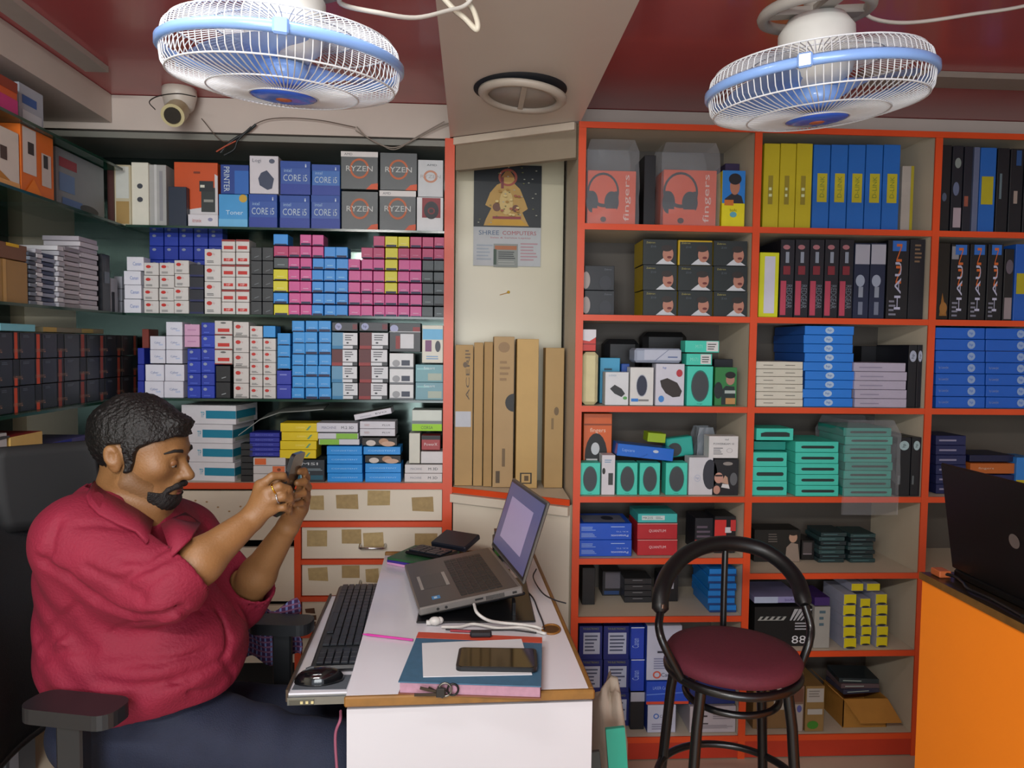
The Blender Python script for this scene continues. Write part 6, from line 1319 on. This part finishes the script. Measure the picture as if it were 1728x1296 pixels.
def put(fld, name, mat, par=man, it=2, L=None):
    V_, Fs = fld.mesh()
    if L: V_ = V_@HR+np.array(HC)
    return mk_mesh(name, V_-OM, Fs, mat, par, it)
put(f, 'body', SKIN); del f
# shirt
f = Field((-1.20, 1.32, .50), (-.25, 2.18, 1.30), .0062)
torso(f, .004, .07)
f.cone(SHn, ELn, .085, .068, .05); f.cone(ELn, ELn.lerp(WRn, .30), .068, .064, .02)
f.cone(SHf, ELf, .078, .064, .04); f.cone(ELf, ELf.lerp(WRf, .26), .064, .062, .02)
f.cone(P(150, 985, 1.6), P(250, 1010, 1.54), .07, .05, .06)
# collar
nd = (NK0-NK1).normalized(); cb = NK1.lerp(NK0, .12)
f.cone(P(188, 862, YM), P(205, 885, YM), .076, .1, .03)
# folds
x, y, z = f.grids((slice(None),)*3)
def gauss(c, r): return np.exp(-(((x-c[0])/r[0])**2+((y-c[1])/r[1])**2+((z-c[2])/r[2])**2))
u = x*.8+z*.6; v = z*.8-x*.6
w = .0028*np.sin(38*v+9*np.sin(7*u+3*y))*gauss(BL_, (.25, .3, .16))
w += .005*np.sin(62*(z+.55*x)+4*np.sin(11*x+6*y))*gauss(P(120, 1060, 1.6), (.12, .2, .16))
w += .005*np.sin(70*(x*.5+z)+3*np.sin(14*x))*gauss(P(250, 985, 1.5), (.12, .12, .07))
w += .004*np.sin(80*(z-.5*x)+3*np.sin(9*y))*gauss(P(330, 1120, 1.62), (.16, .2, .08))
w += .0035*np.sin(50*(x+.6*z)+5*np.sin(8*z))*gauss(P(250, 930, 1.66), (.16, .16, .09))
w += .006*np.sin(60*(z-.3*x+.4*y))*gauss(P(400, 1000, 1.88), (.08, .1, .08))
f.F += w.astype(np.float32)
def hit(fl, px, py, y0=1.3, y1=2.1):
    d_ = ray(px, py); pv = None
    for Yv in np.arange(y0, y1, .003):
        q_ = CAM+d_*(Yv/d_.y); i_ = [int(round((q_[a]-fl.lo[a])/fl.h)) for a in range(3)]
        if all(0 <= i_[a] < fl.n[a] for a in range(3)) and fl.F[i_[0], i_[1], i_[2]] < 0: return q_
    return None
FOLDS = [([(66, 945), (112, 975), (160, 1012), (212, 1038), (262, 1044), (303, 1026)], .010, .016), ([(300, 1026), (322, 1040), (340, 1030)], .005, .014),
 ([(148, 958), (198, 984), (242, 1012)], .004, .02), ([(208, 944), (246, 944), (276, 928)], .004, .016), ([(214, 976), (252, 956), (292, 938)], .004, .016), ([(235, 1000), (262, 975), (285, 965)], .003, .012),
 ([(62, 1080), (92, 1058), (132, 1022)], .006, .018), ([(72, 1100), (104, 1068), (124, 1050)], .004, .016), ([(66, 1118), (104, 1100), (160, 1094)], .003, .016),
 ([(190, 1066), (225, 1052), (262, 1050)], .003, .012), ([(160, 1150), (240, 1160), (320, 1142), (372, 1116)], .0035, .02), ([(180, 1120), (270, 1118), (350, 1098)], .002, .02),
 ([(132, 886), (180, 884), (215, 892)], .003, .016), ([(366, 1030), (386, 1080), (378, 1112), (396, 1146)], .005, .012), ([(300, 905), (330, 892), (350, 888)], .003, .014), ([(100, 880), (84, 930), (78, 950)], .002, .016),
 ([(380, 985), (398, 1010), (420, 1024)], .004, .01), ([(290, 1150), (330, 1170), (372, 1160)], .0035, .012)]
def carve(fl, pts, r_, k_):
    hp = [hit(fl, a_, b_) for a_, b_ in pts]; hp = [q_ for q_ in hp if q_ is not None]
    for i_ in range(len(hp)-1): fl.cone(hp[i_], hp[i_+1], r_*(.6 if i_ == 0 else 1), r_*(.6 if i_ == len(hp)-2 else 1), k_, 's')
for fd in FOLDS: carve(f, *fd)
carve(f, [(284, 905), (296, 922), (306, 936)], .0012, .005); carve(f, [(305, 900), (318, 918), (326, 930)], .001, .005)
BTN = []
CT = [(158, 812, 1.77), (162, 820, 1.69), (180, 833, 1.645), (206, 847, 1.625), (232, 862, 1.622), (258, 880, 1.640)]
CB = [(146, 836, 1.77), (150, 850, 1.67), (168, 868, 1.605), (200, 884, 1.572), (230, 896, 1.562), (248, 916, 1.575)]
DT = [(272, 886, 1.630), (290, 876, 1.67), (312, 866, 1.73)]
DB = [(290, 938, 1.575), (322, 908, 1.62), (338, 884, 1.72)]
def lay(q, o_):
    h_ = hit(f, q[0], q[1]); h_ = P(*q) if h_ is None else h_
    return h_+(CAM-h_).normalized()*o_
CTp, CBp, DTp, DBp = [lay(q, .004) for q in CT], [lay(q, .012) for q in CB], [lay(q, .004) for q in DT], [lay(q, .010) for q in DB]
# hem cut
hn = Vector((-.17, .0, 1)).normalized(); h0 = P(300, 1187, 1.62)
d = (x-h0.x)*hn.x+(y-h0.y)*hn.y+(z-h0.z)*hn.z
f.F = np.maximum(f.F, (-d-.004*np.sin(20*x+15*y)).astype(np.float32))
# sleeve openings: cut off beyond the cuff and hollow out
for E_, W_, t, r in ((ELn, WRn, .22, .054), (ELf, WRf, .24, .052)):
    n_ = (W_-E_).normalized(); c_ = E_.lerp(W_, t); dd = (x-c_.x)*n_.x+(y-c_.y)*n_.y+(z-c_.z)*n_.z
    near_ = ((x-c_.x)**2+(y-c_.y)**2+(z-c_.z)**2) < .13**2
    f.F = np.where(near_ & (dd > -.01), np.maximum(f.F, dd), f.F)
    f.cone(E_.lerp(W_, t-.16), E_.lerp(W_, t+.3), r, r+.006, .004, 's')
# neck opening: V shape
f.cone(P(200, 830, YM), P(207, 884, YM-.01), .066, .064, .006, 's')
f.cone(P(246, 846, YM-.04), P(272, 888, YM-.075), .045, .010, .01, 's')
f.cone(P(272, 888, YM-.075), P(288, 925, YM-.10), .010, .004, .006, 's')
SH_M = M('#800f2e', .75, var=.12, scale=14, bump=.25, bscale=160)
put(f, 'shirt', SH_M, it=2); del f
# collar flaps
def strip(name, pa, pb, mat, th_=.006):
    mb = MB(); n = len(pa); vs = [tuple(p) for p in pa]+[tuple(p) for p in pb]
    mb.add(vs, [(i, i+1, n+i+1, n+i) for i in range(n-1)], mat, True); o = mb.build(name, man)
    for v_ in o.data.vertices: v_.co -= Vector(OM)
    md = o.modifiers.new('s', 'SOLIDIFY'); md.thickness = th_; md.offset = 0
    return o
strip('collar', CTp, CBp, SH_M); strip('collar', DTp, DBp, SH_M)
for b_ in BTN:
    if b_ is not None:
        mb = MB().ball(tuple(np.array(b_)-OM), (.005, .003, .005), M('#5c1426', .3), 12, 6); mb.build('button', man)
# placket with buttons
pl = [P(283, 905, YM-.135), P(298, 950, YM-.165), P(318, 1000, YM-.185)]
# trousers
f = Field((-1.16, 1.40, .08), (-.18, 2.16, .80), .0068)
f.ell(PV-Vector((0, 0, .03)), (.195, .19, .115), None, .05)
f.chain([HPn, KNn, ANn+Vector((0, 0, .02))], [.108, .078, .062], .04); f.chain([HPf, KNf, ANf+Vector((0, 0, .02))], [.105, .076, .06], .04)
x, y, z = f.grids((slice(None),)*3)
w = .004*np.sin(55*(x*.7+z)+4*np.sin(9*y))*gauss(P(330, 1215, 1.6), (.14, .3, .08))+.004*np.sin(60*(x-z*.4)+3*np.sin(12*y))*gauss(P(480, 1200, 1.75), (.12, .25, .12))
f.F += w.astype(np.float32)
put(f, 'trousers', M('#161e35', .8, var=.15, scale=30, bump=.25, bscale=350)); del f
for an in (ANn, ANf):
    f = Field((an.x-.12, an.y-.09, 0.0), (an.x+.27, an.y+.09, .16), .006)
    f.chain([(an.x-.03, an.y, .05), (an.x+.08, an.y, .045), (an.x+.17, an.y, .035)], [.045, .045, .036], .03); f.cone((an.x-.01, an.y, .06), (an.x, an.y, .1), .045, .042, .03)
    f.F = np.maximum(f.F, (.004-f.ax[2])[None, None, :]); put(f, 'shoe', M('#18181a', .4))
# hair (local head frame)
ID = np.eye(3); WL = lambda a, b, c: np.array((a, b, c))
f = Field((-.14, -.115, -.12), (.13, .115, .15), .0034)
head(f, WL, ID, .009, ears=False); f.ell((-.02, 0, .05), (.103, .086, .088), ID, .02); f.ell((.066, 0, .092), (.032, .045, .018), ID, .015)
x, y, z = f.grids((slice(None),)*3)
f.F += (.0016*np.sin(330*x+90*y+4*np.sin(90*z))*np.sin(260*y+150*z)+.0012*np.sin(500*x-330*z+5*np.sin(120*y))+.0025*np.sin(60*x+40*z)*np.sin(70*y)).astype(np.float32)
hl = np.interp(f.ax[0], [-.14, -.06, -.048, -.04, -.01, -.002, .003, .018, .024, .05, .075, .13], [-.085, -.08, -.05, .026, .034, .01, -.03, -.02, .03, .05, .060, .075]).astype(np.float32)[:, None, None]+.002*np.sin(120*y)
f.F = np.maximum(f.F, (hl-z)*.8).astype(np.float32)
put(f, 'hair', M('#0d0b0b', .5, var=.3, scale=80, bump=.5, bscale=180), it=1, L=True); del f
# beard and moustache
f = Field((-.03, -.08, -.13), (.13, .08, .0), .003)
head(f, WL, ID, .0036, ears=False)
x, y, z = f.grids((slice(None),)*3)
reg = np.minimum(np.minimum(-.072-z+np.abs(y)*.15, x-.052), 1)     # goatee
f.F += (.0010*np.sin(420*x+200*y)*np.sin(380*z)).astype(np.float32)
G = f.F.copy(); f.F = np.maximum(G, -reg.astype(np.float32))
for s_ in (-1, 1):
    f.chain([(.1035, s_*.002, -.0445), (.0985, s_*.018, -.0485), (.086, s_*.031, -.058), (.076, s_*.036, -.07)], [.0062, .0072, .0062, .005], .003)
put(f, 'beard', M('#15100e', .7, var=.4, scale=120, bump=.4, bscale=300), it=1, L=True)
f.F = G; f.F = np.maximum(f.F+.0022, -np.minimum(np.minimum(-.018-.5*np.maximum(x-.01, 0)-z, .062-x), np.minimum(x+.008, 1)).astype(np.float32))
put(f, 'stubble', M('#4a3422', .8, var=.3, scale=150, alpha=.2), it=1, L=True); del f
for s_ in (-1, 1):
    mb = MB(); mb.tube([HW(.0935, s_*.012, .026), HW(.0965, s_*.024, .033), HW(.088, s_*.042, .034), HW(.072, s_*.056, .026)], [.002, .004, .0036, .0015], M('#14100e', .7), 8); mb.v = [tuple(np.array(v)-OM) for v in mb.v]; mb.build('eyebrow', man)
    mb = MB(); p_ = HW(.0835, s_*.0315, .003); mb.ball(tuple(np.array(p_)-OM), .0098, M('#a39a8e', .3), 16, 10); e_ = mb.build('eye', man)
    mb = MB(); p_ = HW(.0925, s_*.0315, -.0005); mb.ball(tuple(np.array(p_)-OM), (.002, .0045, .0045), M('#1a0f0a', .1), 10, 6); mb.build('iris', e_)
    mb = MB(); p_ = HW(.0832, s_*.0315, .0042); mb.ball(tuple(np.array(p_)-OM), (.0112, .0112, .0098), M('#7c5230', .5), 16, 10); mb.build('eyelid', man)
mb = MB().tube([HW(.0925, -.020, -.0605), HW(.0985, -.010, -.0595), HW(.1, 0, -.0605), HW(.0985, .010, -.0595), HW(.0925, .020, -.0605)], [.001, .0028, .003, .0028, .001], M('#6c3a30', .5), 8).tube([HW(.091, -.017, -.067), HW(.097, -.008, -.068), HW(.098, 0, -.068), HW(.097, .008, -.068), HW(.091, .017, -.067)], [.001, .0034, .004, .0034, .001], M('#6c3a30', .5), 8); mb.v = [tuple(np.array(v)-OM) for v in mb.v]; mb.build('lips', man)
# rings
for hnd, i, c_, lab in ((near, 1, '#d8a838', 'gold finger ring'), (near, 2, '#c4c4c8', 'silver finger ring')):
    a_, b_ = hnd['K'][i], hnd['A'][i]; p_ = a_.lerp(b_, .62); t_ = (b_-a_).normalized(); u_ = t_.orthogonal().normalized(); v_ = t_.cross(u_)
    mb = MB().tube([p_+(u_*math.cos(q)+v_*math.sin(q))*.0115 for q in [2*math.pi*j/20 for j in range(20)]], .0019, M(c_, .15, metal=1), 8, closed=True)
    mb.v = [tuple(np.array(v)-OM) for v in mb.v]; o = mb.build('ring', man); o['label'] = lab
# phone in hand
pb, pt = P(472, 868, 1.69), P(504, 764, 1.69); pe = (pt-pb); PLn = pe.length; pe.normalize()
wy = Vector((.12, 1, 0)); wy = (wy-pe*wy.dot(pe)).normalized(); nz_ = wy.cross(pe).normalized()
hp_ = bpy.data.objects.new('smartphone', None); COL.objects.link(hp_); hp_.matrix_world = xform((pb+pt)/2, wy, pe, nz_); tag(hp_, 'dark smartphone held up in both hands of the seated man', 'phone')
slab(MB(), 0, 0, .074, PLn, -.0045, .0045, .01, M('#1c2026', .2, coat=.4)).build('body', hp_)
sgn_ = -1 if nz_.x > 0 else 1
slab(MB(), 0, 0, .068, PLn-.008, *( (.0046, .0052) if sgn_ > 0 else (-.0052, -.0046)), .007, M('#2c333c', .08, emit=.15)).build('screen', hp_)

# ------------------------------------------------------------------ office chair
BKp = M('#15171b', .6, bump=.2, bscale=400); BPL = M('#1d1f22', .42)
cx0, cy0 = PV.x-.02, PV.y-.0
och = empty('office_chair', (cx0, cy0, 0)); tag(och, 'black office chair with headrest and armrests under the seated man', 'chair'); OO = (cx0, cy0, 0)
m = MB(); slab(m, cx0+.02, cy0+.0, .5, .5, .33, .388, .1, BKp); up(m, 'seat', och, OO)
def sheet(fn, nu, nv, th_, mat, name, par):
    mb = MB(); vs = [tuple(fn(i/nu, j/nv)) for i in range(nu+1) for j in range(nv+1)]
    mb.add(vs, [(i*(nv+1)+j, i*(nv+1)+j+1, (i+1)*(nv+1)+j+1, (i+1)*(nv+1)+j) for i in range(nu) for j in range(nv)], mat, True)
    o = up(mb, name, par, OO); md = o.modifiers.new('s', 'SOLIDIFY'); md.thickness = th_; md.offset = 0; return o
bxx = P(22, 1000, 1.70).x
def backf(u, v):   # u across (Y), v up
    w_ = .25*(1-.25*abs(v-.45)*2*.6-(.25 if v > .85 else 0)*(v-.85)*4)
    a = (u-.5)*2
    return (bxx-.03+.05*a*a-.10*v+.07*math.sin(v*3), cy0-.02+w_*a, .52+.52*v)
sheet(backf, 14, 14, .018, BKp, 'backrest', och)
rim = [Vector(backf(0, v/12)) for v in range(13)]+[Vector(backf(u/10, 1)) for u in range(1, 10)]+[Vector(backf(1, 1-v/12)) for v in range(13)]+[Vector(backf(1-u/10, 0)) for u in range(1, 10)]
up(MB().tube(rim, .014, BPL, 8, closed=True), 'back_frame', och, OO)
hx = P(116, 810, 1.93)
def headf(u, v):
    a = (u-.5)*2; w_ = .118*(1-.10*(2*v-1)**4); return (hx.x+.74*w_*a-.025*a*a-.02*v, hx.y+.67*w_*a-.03*a*a, P(60, 882, 1.93).z+.205*v)
sheet(headf, 12, 8, .035, M('#0b0c0f', .7), 'headrest', och)
up(MB().box(hx.x-.075, hx.x-.045, hx.y-.03, hx.y+.03, .9, 1.2, BPL, .005), 'headrest_post', och, OO)
for c_, yy, rz, nm in ((P(128, 1192, 1.47), 1.47, -.22, 'armrest'), (P(476, 1050, 2.03), 2.03, -.1, 'armrest')):
    L_ = .20 if yy < 1.7 else .17
    m = MB(); slab(m, c_.x, yy, L_, .085, c_.z-.022, c_.z+.008, .032, BPL, rz)
    m2 = MB().box(c_.x-.03, c_.x+.02, yy+(.012 if yy > 1.7 else -.02), yy+(.04 if yy > 1.7 else .02), .38, c_.z-.0225, BPL, .004)
    a_ = up(m, nm, och, OO); up(m2, 'armrest_post', a_, (0, 0, 0)) if False else up(m2, 'armrest_post', och, OO)
up(MB().tube([(cx0, cy0, .1), (cx0, cy0, .328)], .03, BPL, 16), 'gas_lift', och, OO)
for i in range(5):
    a = 2*math.pi*i/5+.3; ex_, ey_ = cx0+.26*math.cos(a), cy0+.26*math.sin(a)
    up(MB().tube([(cx0, cy0, .11), (ex_, ey_, .08)], [.03, .018], BPL, 8), 'base_leg', och, OO)
    up(MB().lathe([(0, -.012), (.027, -.012), (.027, .012), (0, .012)], M('#101012', .4), 16, center=(0, 0, 0)), 'caster', och, (cx0-ex_, cy0-ey_, -.03)) 
# checked cloth on the far armrest side
mb = MB(); nu, nv = 14, 12; c_ = P(440, 1032, 2.11)
def cl(u, v): return (c_.x-.06+.16*u+.01*math.sin(9*v), 2.11+.02*math.sin(7*u+2*v)+.02*v, c_.z+.02-.17*v+.015*math.sin(8*u))
mb.add([cl(i/nu, j/nv) for i in range(nu+1) for j in range(nv+1)], [(i*(nv+1)+j, i*(nv+1)+j+1, (i+1)*(nv+1)+j+1, (i+1)*(nv+1)+j) for i in range(nu) for j in range(nv)], M('#5a4a72', .85), True)
o = mb.build('checked_cloth'); md = o.modifiers.new('s', 'SOLIDIFY'); md.thickness = .003; tag(o, 'purple and blue checked cloth hanging beside the far armrest', 'cloth')
pm = bpy.data.materials.new('mat_check'); pm.use_nodes = True; nt = pm.node_tree; b = nt.nodes['Principled BSDF']; b.inputs['Roughness'].default_value = .9
tc = nt.nodes.new('ShaderNodeTexCoord'); sp = nt.nodes.new('ShaderNodeSeparateXYZ'); nt.links.new(tc.outputs['Object'], sp.inputs[0])
def wave(out):
    m1 = nt.nodes.new('ShaderNodeMath'); m1.operation = 'MULTIPLY'; m1.inputs[1].default_value = 420; nt.links.new(sp.outputs[out], m1.inputs[0])
    m2_ = nt.nodes.new('ShaderNodeMath'); m2_.operation = 'SINE'; nt.links.new(m1.outputs[0], m2_.inputs[0]); m3_ = nt.nodes.new('ShaderNodeMath'); m3_.operation = 'GREATER_THAN'; m3_.inputs[1].default_value = .5; nt.links.new(m2_.outputs[0], m3_.inputs[0]); return m3_
w1, w2 = wave(0), wave(2); x1 = nt.nodes.new('ShaderNodeMix'); x1.data_type = 'RGBA'; x1.inputs[6].default_value = (*hexc('#4a2c58'), 1); x1.inputs[7].default_value = (*hexc('#7c8cc0'), 1); nt.links.new(w1.outputs[0], x1.inputs[0])
x2 = nt.nodes.new('ShaderNodeMix'); x2.data_type = 'RGBA'; x2.inputs[7].default_value = (*hexc('#8c5c7c'), 1); nt.links.new(x1.outputs[2], x2.inputs[6]); nt.links.new(w2.outputs[0], x2.inputs[0]); nt.links.new(x2.outputs[2], b.inputs['Base Color'])
o.data.materials[0] = pm
# ------------------------------------------------------------------ everything that stands on the floor reaches down to it
FLZ = -.035
bpy.context.view_layer.update(); done = set()
for o in list(S.objects):
    if o.type != 'MESH' or o.name in ('floor', 'ceiling') or o.data.name in done: continue
    mw = o.matrix_world; n_ = len(o.data.vertices)
    co = np.empty(n_*3, np.float32); o.data.vertices.foreach_get('co', co); co = co.reshape(-1, 3)
    Mw = np.array(mw); wz = co@Mw[2, :3]+Mw[2, 3]
    if wz.min() > .03: continue
    done.add(o.data.name); msk = wz < .03
    iv = np.array(mw.inverted())[:3, :3]@np.array([0, 0, FLZ]); co[msk] += iv; o.data.vertices.foreach_set('co', co.astype(np.float32).ravel()); o.data.update()
